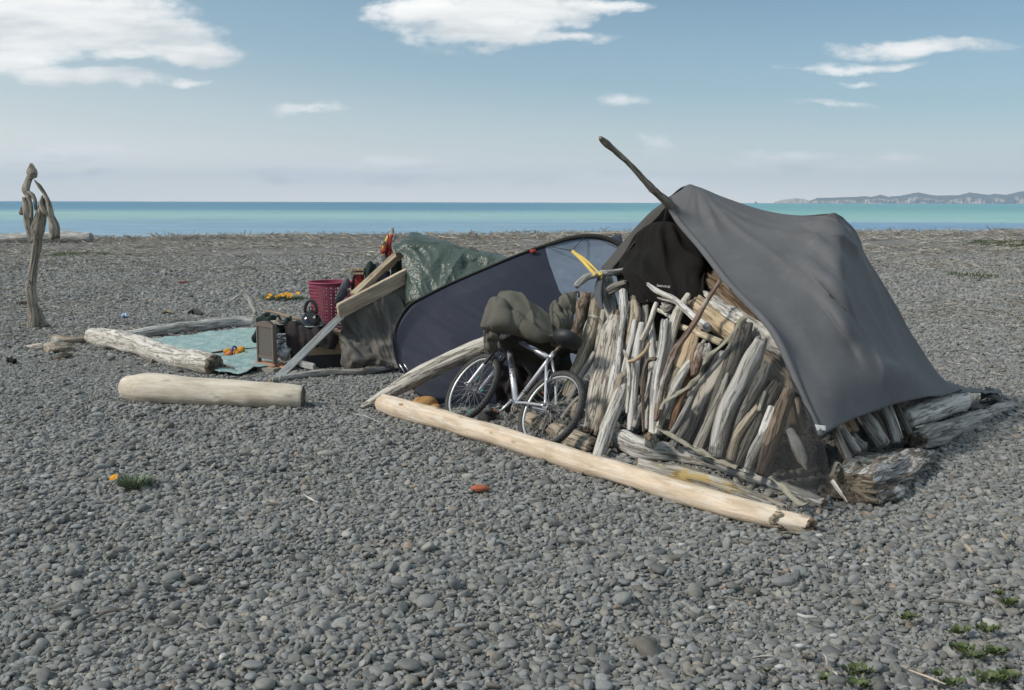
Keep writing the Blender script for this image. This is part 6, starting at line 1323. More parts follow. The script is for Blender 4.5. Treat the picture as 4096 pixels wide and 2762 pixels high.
# kitchen corner
kt = thing('kettle', 'shiny black whistling kettle standing on the black cloth', 'kettle', tuple(P('k', 1325, 468, 11.12)))
kc = P('k', 1322, 470, 11.12); kr = rad('k', 415, kc); T_ = Matrix.Translation(kc)
mb = MB(); mb.lathe(T_, [(kr * r_, kr * z_) for r_, z_ in ((.0, .0), (.98, .0), (1.0, .05), (.995, .15), (.96, .38), (.88, .64), (.74, .9), (.55, 1.12), (.36, 1.25), (.30, 1.28))], 48); mb.build('body', M['enamel'], kt)
mb = MB(); mb.lathe(T_, [(kr * 1.0, 0.0), (kr * 1.02, .006), (kr * 1.0, .014)], 48); mb.build('base_ring', M['alloy'], kt)
mb = MB(); mb.lathe(T_, [(kr * .34, kr * 1.265), (kr * .34, kr * 1.30), (kr * .18, kr * 1.35), (.001, kr * 1.37)], 32); mb.tube([kc + V((kr * .13 * math.cos(a), 0, kr * 1.5 + kr * .15 * math.sin(a))) for a in np.linspace(0, 6.28, 20)[:-1]], .006, 8, closed=True); mb.build('lid', M['blackplastic'], kt)
sd_ = V((.62, -.72, .42)).normalized(); s0 = kc + V((sd_.x * kr * .72, sd_.y * kr * .72, kr * .72))
mb = MB(); mb.tube([s0, s0 + sd_ * .035, s0 + sd_ * .058], [.032, .027, .025], 16, cap=False); mb.tube([s0 + sd_ * .052, s0 + sd_ * .06], [.028, .028], 16, cap=False); mb.build('spout', M['alloy'], kt)
mb = MB(); mb.tube([kc + V((kr * .52 * math.cos(a), kr * -.1 * math.cos(a), kr * 1.30 + kr * .92 * math.sin(a))) for a in np.linspace(-.15, 3.29, 22)], [.017 + .004 * math.sin(i / 21 * 3.14) for i in range(22)], 10); mb.build('handle', M['blackplastic'], kt)
# cardboard box on a dark crate, black cloth over it
def obox(name, label, cat, c, sx, sy, sz, rz, mat, bev=.004, parent=None):
    mb = MB(); mb.box(Matrix.Translation(c) @ rotm(rz, 'Z'), sx, sy, sz, 0, bev); o = mb.build(name, M[mat], parent, False)
    if label: tag(o, label, cat)
    return o
cbx = P('k', 1500, 940, 11.15); cbx.z = .28
cb = obox('cardboard_box', 'brown cardboard box with a round hand hole half covered by the black cloth', 'box', cbx, .42, .30, .26, .32, 'card')
mb = MB(); q = P('k', 1420, 975, 11.0); mb.lathe(Matrix.Translation(cbx) @ rotm(.32, 'Z') @ Matrix.Translation((-.07, -.1515, -.02)) @ rotm(math.pi / 2, 'X'), [(.0005, 0), (.022, 0), (.022, .001)], 20); mb.build('hand_hole', M['ink'], cb)
cbx2 = V((cbx.x + .12, cbx.y + .02, .08)); obox('dark_crate', 'low dark crate under the cardboard box', 'crate', cbx2, .62, .30, .14, .32, 'blackplastic')
board('short_board', 'grey short board lying on the pebbles below the cardboard box', P('k', 1130, 1140, 10.95), P('k', 1385, 1205, 10.8), .07, .04, 'boardgrey')
ct = [Pv('k', (905, 420, 11.45), (1000, 385, 11.5), (1130, 370, 11.5), (1300, 390, 11.52), (1480, 400, 11.5), (1640, 430, 11.45)), Pv('k', (850, 432, 11.15), (985, 420, 11.1), (1130, 455, 11.06), (1310, 480, 11.05), (1490, 485, 11.05), (1650, 490, 11.1)),
      Pv('k', (862, 560, 11.02), (980, 560, 10.98), (1130, 570, 10.95), (1300, 570, 10.94), (1500, 570, 10.94), (1720, 570, 11.0)), Pv('k', (875, 760, 10.98), (980, 760, 10.94), (1140, 690, 10.92), (1300, 680, 10.91), (1520, 680, 10.91), (1800, 640, 10.98)),
      Pv('k', (890, 900, 10.96), (985, 930, 10.92), (1160, 800, 10.92), (1290, 750, 10.91), (1540, 770, 10.9), (1815, 740, 10.98)), Pv('k', (985, 1090, 10.95), (1080, 1060, 10.92), (1190, 880, 10.93), (1270, 800, 10.92), (1600, 870, 10.9), (1750, 900, 10.96))]
o = patch('black_cloth', ct, M['blackcloth'], 80, 60, lambda u, v, p: (.012 * math.sin(u * 24 + 5 * v + 3 * mn.noise(V((u * 5, v * 2, 4)))) * sm(.15, .5, v) + .03 * mn.noise(V((u * 7, v * 3, 1)))) * min(1, v * 4), .006); tag(o, 'black cloth draped over the boxes under the kettle', 'cloth')
# metal fire screen
fs = thing('heater_panel', 'brown metal stove side with a woven texture panel standing on terracotta tiles', 'metal panel', tuple(G('k', 500, 1180)))
A_ = P('k', 348, 1135, 11.02); B_ = P('k', 652, 1215, 10.80); zb = .075; A_.z = zb; B_.z = zb; ex_ = (B_ - A_); Wd = ex_.length; ex_.normalize(); ey_ = V((-ex_.y, ex_.x, 0)); Hs = (P('k', 365, 415, 11.02).z - zb)
def fm(x, y, z): p = A_ + ex_ * x + ey_ * y; p.z = zb + z; return p
def fbox(mb, x0, x1, y0, y1, z0, z1, bev=.003):
    c_ = fm((x0 + x1) / 2, (y0 + y1) / 2, (z0 + z1) / 2); mb.box(Matrix(((ex_.x, ey_.x, 0, c_.x), (ex_.y, ey_.y, 0, c_.y), (0, 0, 1, c_.z), (0, 0, 0, 1))), x1 - x0, y1 - y0, z1 - z0, 0, bev)
mb = MB(); fbox(mb, 0, .026, 0, .05, 0, Hs - .0); fbox(mb, Wd - .03, Wd, 0, .05, 0, Hs - .01); fbox(mb, .024, Wd - .028, .006, .04, .045, .085)
for i in range(12):
    x0 = .0 + Wd * i / 12; x1 = Wd * (i + 1) / 12; zt = Hs + .030 * math.sin(math.pi * (i + .5) / 12); fbox(mb, x0, x1 + .001, .002, .055, Hs - .035, zt, .001)
mb.build('frame', M['screen'], fs, False)
m_, t, bs2 = newmat('woven_panel'); v = attr(t); wv1 = N(t, 'ShaderNodeTexWave', i_Scale=1.0, i_Distortion=2.5, i_Detail=2.0); t.links.new(scl(t, v, (20, 20, 34)), wv1.inputs['Vector']); wv1.bands_direction = 'Z'
wv2 = N(t, 'ShaderNodeTexWave', i_Scale=1.0, i_Distortion=3.0); wv2.bands_direction = 'X'; t.links.new(scl(t, v, (36, 36, 6)), wv2.inputs['Vector'])
hh = mth(t, 'MULTIPLY', wv1.outputs['Fac'], wv2.outputs['Fac']); t.links.new(mix(t, hh, (.13, .115, .10), (.56, .52, .46)), bs2.inputs['Base Color']); bs2.inputs['Roughness'].default_value = .6; bump(t, bs2, hh, 1.0, .02)
mb = MB(); fbox(mb, .024, Wd - .028, .012, .03, .083, Hs - .032, .0); mb.build('woven_panel', m_, fs, False)
for i, (dx, dy, dz, w_, l_, rz, mt, lb) in enumerate(((.10, .04, .060, .34, .13, -.62, 'terra', 'upper terracotta tile under the brown metal panel'), (.07, .0, .035, .40, .16, -.60, 'terra', 'long middle terracotta tile under the brown metal panel'), (.02, -.01, .012, .16, .14, -.58, 'terra', 'lowest terracotta tile at the left under the brown metal panel'), (.30, .10, .045, .26, .14, -.9, 'terra', 'terracotta tile behind the foot of the brown metal panel'))):
    c_ = A_ + ex_ * (dx + .03) + ey_ * (dy + .03); c_.z = dz; obox('tile', lb, 'tile', c_, w_, l_, .022, rz, mt)
c_ = A_ + ex_ * .26 + ey_ * -.01; c_.z = .014; obox('concrete_block', 'small concrete block under the right end of the tiles', 'block', c_, .24, .14, .05, -.5, 'concrete')
mb = MB()
for i, (x, y, w_) in enumerate(((760, 650, 60), (800, 740, 70), (745, 830, 80), (760, 900, 70), (720, 1000, 50), (830, 640, 50))):
    c_ = P('k', x, y, 11.12); blob(mb, c_, (rad('k', w_ * 1.8, c_), .06, rad('k', w_ * 1.5, c_)), i * 3.1, .6, seg=16, rings=12)
o = mb.build('newspapers', M['paper'], None, False); tag(o, 'crumpled newspapers stuffed behind the brown metal panel', 'newspaper')
tb = thing('plastic_tub', 'tilted clear olive tub full of crumpled paper', 'tub', tuple(P('k', 850, 1080, 10.98)))
q = [P('k', 815, 835, 11.0), P('k', 960, 880, 10.92), P('k', 865, 1080, 10.9), P('k', 740, 1000, 10.98)]; back = [p + V((.05, .16, -.01)) for p in q]
mb = MB(); mb.tube(q, .009, 8, closed=True); mb.build('rim', M['tub'], tb)
mb = MB(); ids = [mb.vert(p) for p in q + back]
for k in range(4): mb.face((k, (k + 1) % 4, 4 + (k + 1) % 4, 4 + k))
mb.face((4, 5, 6, 7)); o = mb.build('tub_wall', M['tub'], tb, False); s = o.modifiers.new('thick', 'SOLIDIFY'); s.thickness = .003
mb = MB(); blob(mb, sum(q, V((0, 0, 0))) / 4 + V((.01, .03, 0)), (.075, .05, .085), 7.7, .5, seg=18, rings=14); mb.build('crumpled_paper', M['paper'], tb, False)
kd = thing('kindling', 'pale bundle of split kindling lying on top behind the brown metal panel', 'kindling', tuple(P('k', 720, 430, 11.15)))
for k in range(16):
    a = P('k', 570 + rnd.uniform(0, 90), 375 + rnd.uniform(0, 55), 11.2 + rnd.uniform(-.05, .1)); b_ = P('k', 740 + rnd.uniform(0, 100), 400 + rnd.uniform(-40, 65), 11.08 + rnd.uniform(-.05, .1))
    mb = MB(); log_mesh(mb, [a, a.lerp(b_, .5) + V((0, 0, rnd.uniform(-.01, .01))), b_], [.008, .01, .007], seg=7, step=.03, lump=.2); mb.build('split_stick', [M['pale'], M['pale']], kd)
mb = MB(); log_mesh(mb, [P('k', 730, 400, 11.12), P('k', 725, 325, 11.12)], [.016, .014], seg=10); mb.build('split_stick', [M['tan'], M['tan']], kd)
jk = [Pv('k', (520, 228, 11.5), (560, 262, 11.48), (640, 310, 11.45), (780, 330, 11.45), (900, 350, 11.45), (965, 375, 11.45)), Pv('k', (430, 320, 11.4), (510, 320, 11.3), (640, 350, 11.28), (780, 365, 11.28), (900, 390, 11.3), (965, 410, 11.35)),
      Pv('k', (370, 400, 11.35), (480, 400, 11.2), (640, 420, 11.2), (780, 430, 11.2), (890, 450, 11.25), (950, 470, 11.3)), Pv('k', (320, 520, 11.3), (450, 520, 11.18), (640, 520, 11.2), (780, 520, 11.2), (880, 520, 11.25), (930, 530, 11.3)),
      Pv('k', (278, 640, 11.3), (360, 690, 11.15), (600, 640, 11.2), (760, 620, 11.2), (860, 600, 11.25), (920, 590, 11.3)), Pv('k', (300, 712, 11.3), (350, 716, 11.22), (560, 720, 11.2), (740, 700, 11.22), (850, 680, 11.25), (910, 660, 11.3))]
o = patch('dark_jacket', jk, M['darkgreen'], 60, 50, lambda u, v, p: .03 * math.sin(u * 15 + v * 5) + .04 * mn.noise(V((u * 6, v * 6, 1))), .012); tag(o, 'dark green jacket thrown over the back of the brown metal panel', 'jacket')
log('driftwood_pole', 'brown pole resting behind the kettle', 'driftwood pole', Pv('k', (470, 200, 12.2), (640, 220, 12.1), (800, 270, 12.0), (930, 315, 11.9), (1150, 350, 11.8), (1350, 400, 11.75)), [rad('k', w_, V((-2.5, 12, 0))) for w_ in (46, 56, 60, 70, 50, 46)], M['brown'], M['tan'], seg=14, lump=.1, burls=((.52, 0, .04, .3),))
log('driftwood_branch', 'bent grey branch arching up behind the dark jacket', 'driftwood branch', Pv('6', (-10, 800, 13.3), (60, 745, 13.3), (130, 695, 13.3), (180, 690, 13.3), (225, 740, 13.2), (250, 800, 13.1), (290, 862, 13.0)), [rad('6', w_, V((-3, 13, 0))) for w_ in (12, 16, 26, 34, 32, 34, 30)], M['grey'], seg=12, lump=.12)
mb = MB(); log_mesh(mb, Pv('6', (140, 700, 13.3), (150, 680, 13.3), (160, 655, 13.3)), [.025, .02, .01], seg=8)
o = mb.build('branch_twig', [M['grey'], M['grey']], bpy.data.objects[[o.name for o in bpy.data.objects if o.get('label') == 'bent grey branch arching up behind the dark jacket'][0]])
log('driftwood_pole', 'thin white-flecked pole lying along the pebbles right of the propped board', 'driftwood pole', [G('6', x, y, .04) for x, y in ((425, 1490), (520, 1470), (620, 1450), (800, 1425), (1000, 1412), (1200, 1405), (1400, 1388), (1560, 1362), (1660, 1345))], [.03, .04, .04, .04, .038, .036, .032, .028, .024], M['grey'], M['tan'], seg=16, lump=.1, groove=.08, ends=('broken', 'broken'), burls=((.16, 1.6, .02, .8),))
mb = MB()
for x, y in ((452, 1485), (515, 1475)):
    c_ = G('6', x, y, .045); mb.tube([c_ + V((.004 * math.cos(a), .043 * math.cos(a), .043 * math.sin(a))) for a in np.linspace(0, 6.28, 18)[:-1]], .004, 6, closed=True)
o = mb.build('cord_binding', M['cord']); tag(o, 'cord tied round the pole and the foot of the propped board', 'cord')

# ------------------------------------------------------------------ the groundsheet yard
gs = [[G('h', 620, 262, .05), G('h', 900, 235, .05), G('h', 1200, 195, .05), G('h', 1500, 160, .05), G('h', 1720, 140, .05)], [G('h', 800, 320, .05), G('h', 1000, 300, .05), G('h', 1250, 280, .05), G('h', 1500, 255, .05), G('h', 1760, 230, .05)],
      [G('h', 1000, 390, .05), G('h', 1150, 390, .05), G('h', 1340, 390, .05), G('h', 1550, 370, .05), G('h', 1790, 350, .05)], [G('h', 1180, 470, .05), G('h', 1300, 480, .05), G('h', 1450, 480, .05), G('h', 1620, 450, .05), G('h', 1830, 430, .05)], [G('h', 1340, 568, .05), G('h', 1440, 560, .05), G('h', 1560, 568, .05), G('h', 1680, 515, .05), G('h', 1850, 500, .05)]]
def gsd(u, v, p): return .02 * (1 - 2 * abs(mn.noise(V((p.x * 2.2, p.y * 3.0, 2))))) + .018 * mn.noise(V((p.x * 6, p.y * 7, 3))) + .006 * mn.noise(V((p.x * 20, p.y * 20, 1)))
o = patch('groundsheet', gs, M['sheet'], 110, 90, gsd, .004); tag(o, 'wrinkled teal groundsheet spread between the logs', 'groundsheet')
for i, (pts, lb) in enumerate(((((1230, 385), (1350, 368), (1480, 350), (1690, 330)), 'long dark fold of cloth across the teal groundsheet behind the toy'), (((1370, 490), (1430, 505), (1480, 522)), 'thin dark stick on the front corner of the teal groundsheet'))):
    log('dark_stick', lb, 'stick', [G('h', x, y, .085) for x, y in pts], [.006] + [.012] * (len(pts) - 2) + [.006], M['bark'], seg=8, lump=.2)
def glog2(name, label, t, pts, ws, mat, end, **kw): return glog(name, label, t, pts, ws, mat, end, **kw)
glog('white_log', 'thick white log with cracked bark and dark knots, left of the groundsheet', 'h', [(165, 225), (300, 250), (500, 300), (760, 375), (1000, 425), (1180, 462), (1285, 482)], [150, 182, 184, 188, 190, 196, 190], 'whitelog', 'end', lift=.95, seg=36, step=.04, lump=.08, groove=.05, ends=('round', 'broken'), wob=.3, burls=((.12, 1.4, .05, .15), (.62, .6, .06, .15)))
glog('smooth_log', 'short smooth cream log lying by itself on the pebbles in front', 'h', [(500, 705), (700, 712), (1000, 735), (1350, 750), (1700, 770), (1950, 785), (2120, 795)], [225, 275, 268, 258, 246, 235, 215], 'smooth', 'end', lift=.92, seg=40, step=.035, lump=.04, groove=.015, ends=('cut', 'cut'), wob=.12, burls=((.72, 1.9, .06, .12), (.57, 2.0, .035, .1)))
glog('grey_log', 'long grey log along the far side of the groundsheet', 'h', [(250, 245), (450, 215), (700, 190), (950, 160), (1250, 125), (1500, 100), (1660, 98)], [84, 96, 100, 104, 108, 104, 96], 'white', 'tan', lift=1.0, seg=24, lump=.05, groove=.04, ends=('cut', 'cut'), wob=.3)
glog('driftwood_root', 'weathered root stump with a long white arm at the left end of the groundsheet logs', '7', [(318, 1085), (360, 1090), (430, 1088), (520, 1080)], [48, 52, 50, 48], 'tan', 'end', cat='root', seg=20, lump=.2, groove=.2, ends=('broken', 'cut'))
o = log('root_arm', None, None, [G('7', 162, 1120, .03), G('7', 240, 1122, .05), G('7', 300, 1118, .07), G('7', 330, 1100, .09)], [.02, .045, .06, .07], M['pale'], seg=14, lump=.12, ends=('point', 'cut'))
setp(o, [q for q in bpy.data.objects if q.get('label', '').startswith('weathered root stump')][0])
mb = MB(); blob(mb, G('7', 335, 1140, .05), (.17, .12, .085), 2.2, .4); o = mb.build('root_lump', M['tan']); tag(o, 'pitted brownish lump below the weathered root stump', 'root')
log('dark_slab', 'dark wet slab of wood lying below the pitted brownish lump', 'driftwood slab', [G('7', 310, 1205, .03), G('7', 370, 1188, .06), G('7', 410, 1180, .04)], [.05, .07, .05], M['bark'], seg=14, flat=.4, lump=.15)
# orange plush toy on the sheet
ty = thing('plush_toy', 'orange plush toy lying face down on the teal groundsheet', 'plush toy', tuple(G('h', 1500, 420, .05)))
tdp = 11.75
mb = MB(); blob(mb, P('h', 1525, 382, tdp), (rad('h', 96, V((0, tdp, 0))), .13, rad('h', 98, V((0, tdp, 0)))), .4, .08); mb.build('body', M['plush'], ty)
mb = MB(); blob(mb, P('h', 1445, 385, tdp - .05), (rad('h', 62, V((0, tdp, 0))), .085, rad('h', 62, V((0, tdp, 0)))), 1.4, .08); mb.build('head', M['plush'], ty)
mb = MB(); blob(mb, P('h', 1438, 384, tdp - .13), (.03, .03, .026), 1.9, .08); blob(mb, P('h', 1415, 392, tdp - .11), (.024, .03, .03), 2.9, .08); mb.build('snout', M['plushdark'], ty)
for a, b_ in (((1400, 362), (1440, 370)), ((1440, 430), (1448, 405)), ((1565, 340), (1545, 350)), ((1555, 420), (1540, 400))):
    mb = MB(); p, q = P('h', *a, tdp - .06), P('h', *b_, tdp - .04); log_mesh(mb, [p, p.lerp(q, .5), q], [.03, .04, .045], seg=14, step=.01, lump=.08, groove=.0, ends=('round', 'round')); mb.build('limb', [M['plush'], M['plush']], ty)
mb = MB(); c_ = P('h', 1482, 378, tdp - .05); mb.tube([c_ + V((.012 * math.cos(a), .075 * math.cos(a), .078 * math.sin(a))) for a in np.linspace(0, 6.28, 20)[:-1]], .012, 8, closed=True); mb.build('ribbon', M['purple'], ty)

# ------------------------------------------------------------------ driftwood figure at the left
fg = thing('driftwood_sculpture', 'tall driftwood sculpture like a standing figure, far left on the beach', 'sculpture', tuple(G('a', 290, 1400)))
D_ = G('a', 290, 1405).y
def fl(name, pts, ws, mat='statue', **kw):
    p3 = [P('a', x, y, D_ + dd) for x, y, dd in pts]; kw.setdefault('seg', 18); kw.setdefault('lump', .14); kw.setdefault('groove', .14); kw.setdefault('step', .03); kw.setdefault('ends', ('broken', 'round'))
    mb = MB(); log_mesh(mb, p3, [rad('a', w_, p) for w_, p in zip(ws, p3)], **kw); return mb.build(name, [M[mat], M[mat]], fg)
fl('trunk', [(265, 1425, 0), (258, 1300, 0), (245, 1150, 0), (258, 1000, .02), (275, 850, .02), (290, 720, .02), (300, 620, 0), (322, 500, 0), (340, 390, 0)], [90, 80, 75, 62, 58, 62, 95, 85, 40], ends=('cut', 'broken'), seg=22)
fl('trunk_flare', [(280, 1230, .05), (310, 1330, .08), (360, 1400, .05)], [50, 75, 80], ends=('round', 'cut'))
fl('trunk_splint', [(218, 1030, -.05), (235, 1120, -.08), (262, 1290, -.08), (260, 1420, -.06)], [34, 60, 62, 50], ends=('broken', 'cut'), flat=.6)
fl('side_slab', [(262, 720, 0), (232, 600, .02), (215, 500, .02), (195, 385, .02)], [50, 70, 68, 40], ends=('cut', 'broken'), burls=((.35, 0, .08, .3),))
fl('side_knob', [(195, 420, 0), (178, 440, 0), (170, 470, 0), (172, 495, 0)], [12, 16, 22, 42], ends=('round', 'round'))
fl('figure', [(240, 470, -.02), (232, 385, -.02), (205, 320, 0), (215, 270, 0), (235, 215, 0), (245, 190, 0)], [22, 28, 55, 44, 42, 62], ends=('round', 'round'))
fl('figure_head', [(238, 215, 0), (250, 190, 0), (256, 160, 0), (246, 115, 0)], [55, 108, 84, 26], lump=.4, groove=.3, ends=('round', 'broken'))
fl('figure_leg', [(225, 340, -.04), (255, 355, -.05), (275, 400, -.05), (280, 470, -.03)], [34, 30, 24, 18], ends=('round', 'round'))
fl('figure_leg', [(215, 365, -.05), (238, 410, -.06), (250, 470, -.06), (246, 530, -.06)], [30, 24, 20, 26], ends=('round', 'round'))
fl('hanging_branch', [(275, 245, -.06), (310, 290, -.06), (350, 350, -.06), (385, 430, -.07), (395, 510, -.08), (420, 600, -.08), (435, 680, -.08)], [14, 30, 30, 38, 52, 76, 60], ends=('point', 'broken'), lump=.2)
fl('branch_loop', [(330, 365, -.06), (318, 420, -.08), (345, 480, -.1), (385, 510, -.08)], [18, 26, 30, 30], ends=('round', 'round'))
# ------------------------------------------------------------------ scattered things on the beach
log('driftwood_log', 'huge bleached log on the crest at the far left edge of the beach', 'driftwood log', [P('S', -120, 955, 40.5), P('S', 60, 956, 40.5), P('S', 200, 950, 40.5), P('S', 365, 952, 40.5)], [.19, .20, .22, .21], M['white'], M['grey'], seg=20, lump=.1, step=.15, ends=('cut', 'cut'))
log('driftwood_log', 'thin weathered log along the crest behind the beach tent', 'driftwood log', [P('t', 1830, 200, 42), P('t', 2000, 192, 42), P('t', 2250, 188, 42)], [.04, .07, .07], M['tan'], seg=12, step=.2)
o = None
def clump(name, label, c, r, n, mat, hgt, flowers=(), cat='plant', seed=1, wide=.010, parent_label=None):
    rn = random.Random(seed); rt = thing(name, label, cat, tuple(c)); mb = MB()
    for k in range(n):
        a = rn.uniform(0, 6.28); rr = r * rn.random() ** .6; b0 = c + V((rr * math.cos(a) * 1.0, rr * math.sin(a) * .6, 0)); ln = hgt * rn.uniform(.6, 1.25)
        d = V((math.cos(a) * rn.uniform(.2, .9), math.sin(a) * rn.uniform(.2, .9), rn.uniform(.7, 1.5))).normalized(); s = d.cross(V((0, 0, 1))).normalized(); w_ = wide * rn.uniform(.7, 1.3)
        ids = []
        for i in range(4):
            t_ = i / 3; p = b0 + d * (ln * t_) - V((0, 0, ln * .28 * t_ * t_)); ww = w_ * (math.sin(math.pi * (.15 + .75 * t_))) * (0.35 if i == 3 else 1)
            ids += [mb.vert(p - s * ww), mb.vert(p + s * ww)]
        for i in range(3): mb.face((ids[2 * i], ids[2 * i + 1], ids[2 * i + 3], ids[2 * i + 2]))
    mb.build('leaves', M[mat], rt, False)
    for (q, fr) in flowers:
        mb = MB(); st_ = [V((c.x + (q.x - c.x) * .3, c.y, c.z)), q - V((0, 0, .01)), q]; mb.tube(st_, .0025, 5, 1); nrm = V((rn.uniform(-.3, .3), -.5, .9)).normalized(); u = nrm.orthogonal().normalized(); w2 = nrm.cross(u)
        for k in range(13):
            a = 2 * math.pi * k / 13; d = u * math.cos(a) + w2 * math.sin(a); s = nrm.cross(d)
            ids = [mb.vert(q + d * .005), mb.vert(q + d * fr * .6 + s * fr * .17 + nrm * fr * .22), mb.vert(q + d * fr + nrm * fr * .18), mb.vert(q + d * fr * .6 - s * fr * .17 + nrm * fr * .22)]; mb.face(ids)
        blob(mb, q + nrm * .004, (fr * .22, fr * .22, fr * .12), 1, .1, 0, 10, 6); mb.build('flower', [M['petal'], M['leaf']], rt, False)
    return rt
cg = G('6', 535, 745); clump('gazania', 'grey-green gazania clump covered in yellow flowers beyond the kettle', cg, .46, 420, 'leaf', .15, [(P('6', x, y, cg.y + dy), .055) for x, y, dy in ((412, 695, 0), (396, 722, -.15), (522, 700, -.1), (560, 686, .1), (602, 692, .05), (590, 712, -.12), (672, 680, .2), (478, 714, -.1), (500, 704, .15), (545, 700, .2))], seed=3)
cg = G('g', 905, 180); clump('gazania', 'small grey-green gazania with a single yellow flower in the left foreground', cg, .085, 320, 'leaf', .125, [(P('g', 757, 104, cg.y), .034)], seed=5, wide=.005)
for i, (x, y, r_, n_, lb) in enumerate(((1225, 182, .02, 16, 'tiny green sprig beside the single-flowered gazania'), (1925, 195, .05, 60, 'bright green weed right of the single-flowered gazania'), (1075, 372, .02, 14, 'tiny grass tuft below the single-flowered gazania'), (1325, 375, .02, 12, 'second tiny grass tuft below the bright green weed'))):
    clump('weed', lb, G('g', x, y), r_, n_, 'leafbright', .04, seed=i + 20, wide=.004)
for i, (x, y, r_, n_, lb) in enumerate(((2230, 860, .05, 60, 'leafy weed at the right edge of the foreground, uppermost of the patch'), (2160, 800, .025, 24, 'small leafy weed above the uppermost weed at the right edge'), (1555, 955, .05, 60, 'leafy weed growing alone left of the weed patch'), (1890, 1045, .06, 70, 'leafy weed at the left of the upper row in the weed patch'), (2080, 1035, .06, 80, 'leafy weed at the right of the upper row in the weed patch'),
      (1910, 1165, .06, 70, 'leafy weed at the left of the middle row in the weed patch'), (2120, 1185, .06, 80, 'leafy weed at the right of the middle row in the weed patch'), (1990, 1215, .05, 60, 'leafy weed centred below the middle row of the weed patch'), (1215, 1310, .07, 90, 'leafy weed at the bottom edge left of the weed patch'), (1000, 1365, .03, 36, 'small leafy weed at the bottom edge, leftmost of the bigger ones'),
      (1225, 1405, .06, 60, 'leafy weed lowest at the bottom edge of the foreground'), (2080, 1360, .08, 110, 'bushy weed near the bottom right corner'), (2220, 1350, .05, 60, 'leafy weed in the bottom right corner'), (1840, 1395, .05, 60, 'leafy weed at the bottom edge left of the bushy weed'), (600, 1310, .02, 18, 'tiny weed at the bottom edge below the peeled log end'), (1745, 1335, .025, 24, 'small weed beside the bottom right twig'))):
    clump('weed', lb, G('r', x, y, .035), r_ * .85, int(n_ * .7), 'leafbright', .030, seed=i + 40, wide=.008)
def turf(label, c, rx, ry, n, seed):
    rn = random.Random(seed); mb = MB()
    for k in range(n):
        a = rn.uniform(0, 6.28); r_ = rn.random() ** .5; x, y = c.x + rx * r_ * math.cos(a), c.y + ry * r_ * math.sin(a); z = gh(x, y); h_ = rn.uniform(.04, .12); w_ = .02
        i0 = mb.vert((x - w_, y, z)); i1 = mb.vert((x + w_, y, z)); i2 = mb.vert((x + rn.uniform(-.05, .05), y + rn.uniform(-.03, .03), z + h_)); mb.face((i0, i1, i2))
    o = mb.build('grass_patch', M['leafbright'], None, False); tag(o, label, 'grass', kind='stuff')
def PG(x, y):
    yy = 8.
    for _ in range(400):
        p = P('S', x, y, yy)
        if p.z <= gh(p.x, p.y): break
        yy += .1
    return p
turf('bright green grass patch near the right edge by the crest', PG(4060, 977), 1.6, 1.6, 900, 1)
turf('low green patch on the shingle beyond the sculpture', PG(330, 1025), .9, 1.1, 420, 2)
turf('faint green patch left of the sculpture grass', PG(205, 1028), .5, .7, 160, 3)
turf('faint green patch in the right-hand debris field', PG(3890, 1112), .5, .9, 160, 4)
mb = MB(); blob(mb, G('S', 1920, 1953, .045), (.06, .042, .022), .6, .12); o = mb.build('red_stone', M['redstone']); tag(o, 'flat brick-red stone alone on the grey pebbles in front of the peeled log', 'stone')
for (x, y, rx, lb) in ((2580 + 0, 2470, .085, None),): pass
for x, y, t, w_, hgt, lb in ((1600, 1115, 'H', 100, 1.0, 'upright oval grey stone by the right end of the peeled log'), (1380, 515, 'H', 110, .6, 'big flat oval stone between the root log and the lichened log'), (1215, 860, 'r', 110, .6, 'broad brownish stone in the right foreground'), (450, 1310, 'r', 100, .7, 'large grey stone at the bottom edge below the peeled log end'), (470, 735, 'g', 80, .9, 'large rounded grey stone in the left foreground'), (690, 1495, 'g', 140, .5, 'large flat grey stone at the bottom left edge')):
    c_ = G(t, x, y, .02); r_ = rad(t, w_, c_) * .85; mb = MB(); blob(mb, c_ + V((0, 0, r_ * hgt * .3)), (r_, r_ * .8, r_ * hgt), x * .01, .12)
    m2 = PM if lb.find('brownish') < 0 else plain('brownish_stone', (.185, .172, .15), .8, 0, .12, 30, .1); o = mb.build('large_stone', m2); tag(o, lb, 'stone')
lump2 = lambda nm, lb, cat, t, pts, ws, mat, **kw: log(nm, lb, cat, [PG(*px(t, x, y)) + V((0, 0, .05)) for x, y in pts], [rad(t, w_, PG(*px(t, *pts[0]))) for w_ in ws], M[mat], seg=16, lump=.3, step=.03, ends=('round', 'round'), **kw)
lump2('dark_bundle', 'dark lumpy bundle on the shingle beyond the groundsheet', 'bundle', '7', [(1078, 945), (1110, 940), (1150, 950)], [24, 36, 20], 'darkrag')
lump2('dark_clod', 'dark clod of weed beside the foot of the sculpture', 'seaweed', '7', [(100, 892), (130, 890), (158, 892)], [18, 30, 26], 'darkrag')
lump2('dark_pot', 'small black pot lying on the pebbles at the left edge', 'pot', '7', [(50, 1225), (68, 1228), (84, 1230)], [26, 34, 28], 'black')
lump2('plastic_bag', 'scrap of blue and white plastic on the shingle beyond the white log', 'plastic scrap', '7', [(700, 965), (712, 960), (722, 965)], [16, 26, 16], 'bluebag')
lump2('red_scrap', 'red scrap of plastic far out on the shingle', 'plastic scrap', '7', [(1025, 770), (1045, 768), (1070, 765)], [8, 10, 6], 'redcloth')
lump2('grass_tuft', 'dry brown tuft beside the dark lumpy bundle', 'dry grass', '7', [(925, 945), (955, 940), (990, 945)], [16, 26, 14], 'tan')
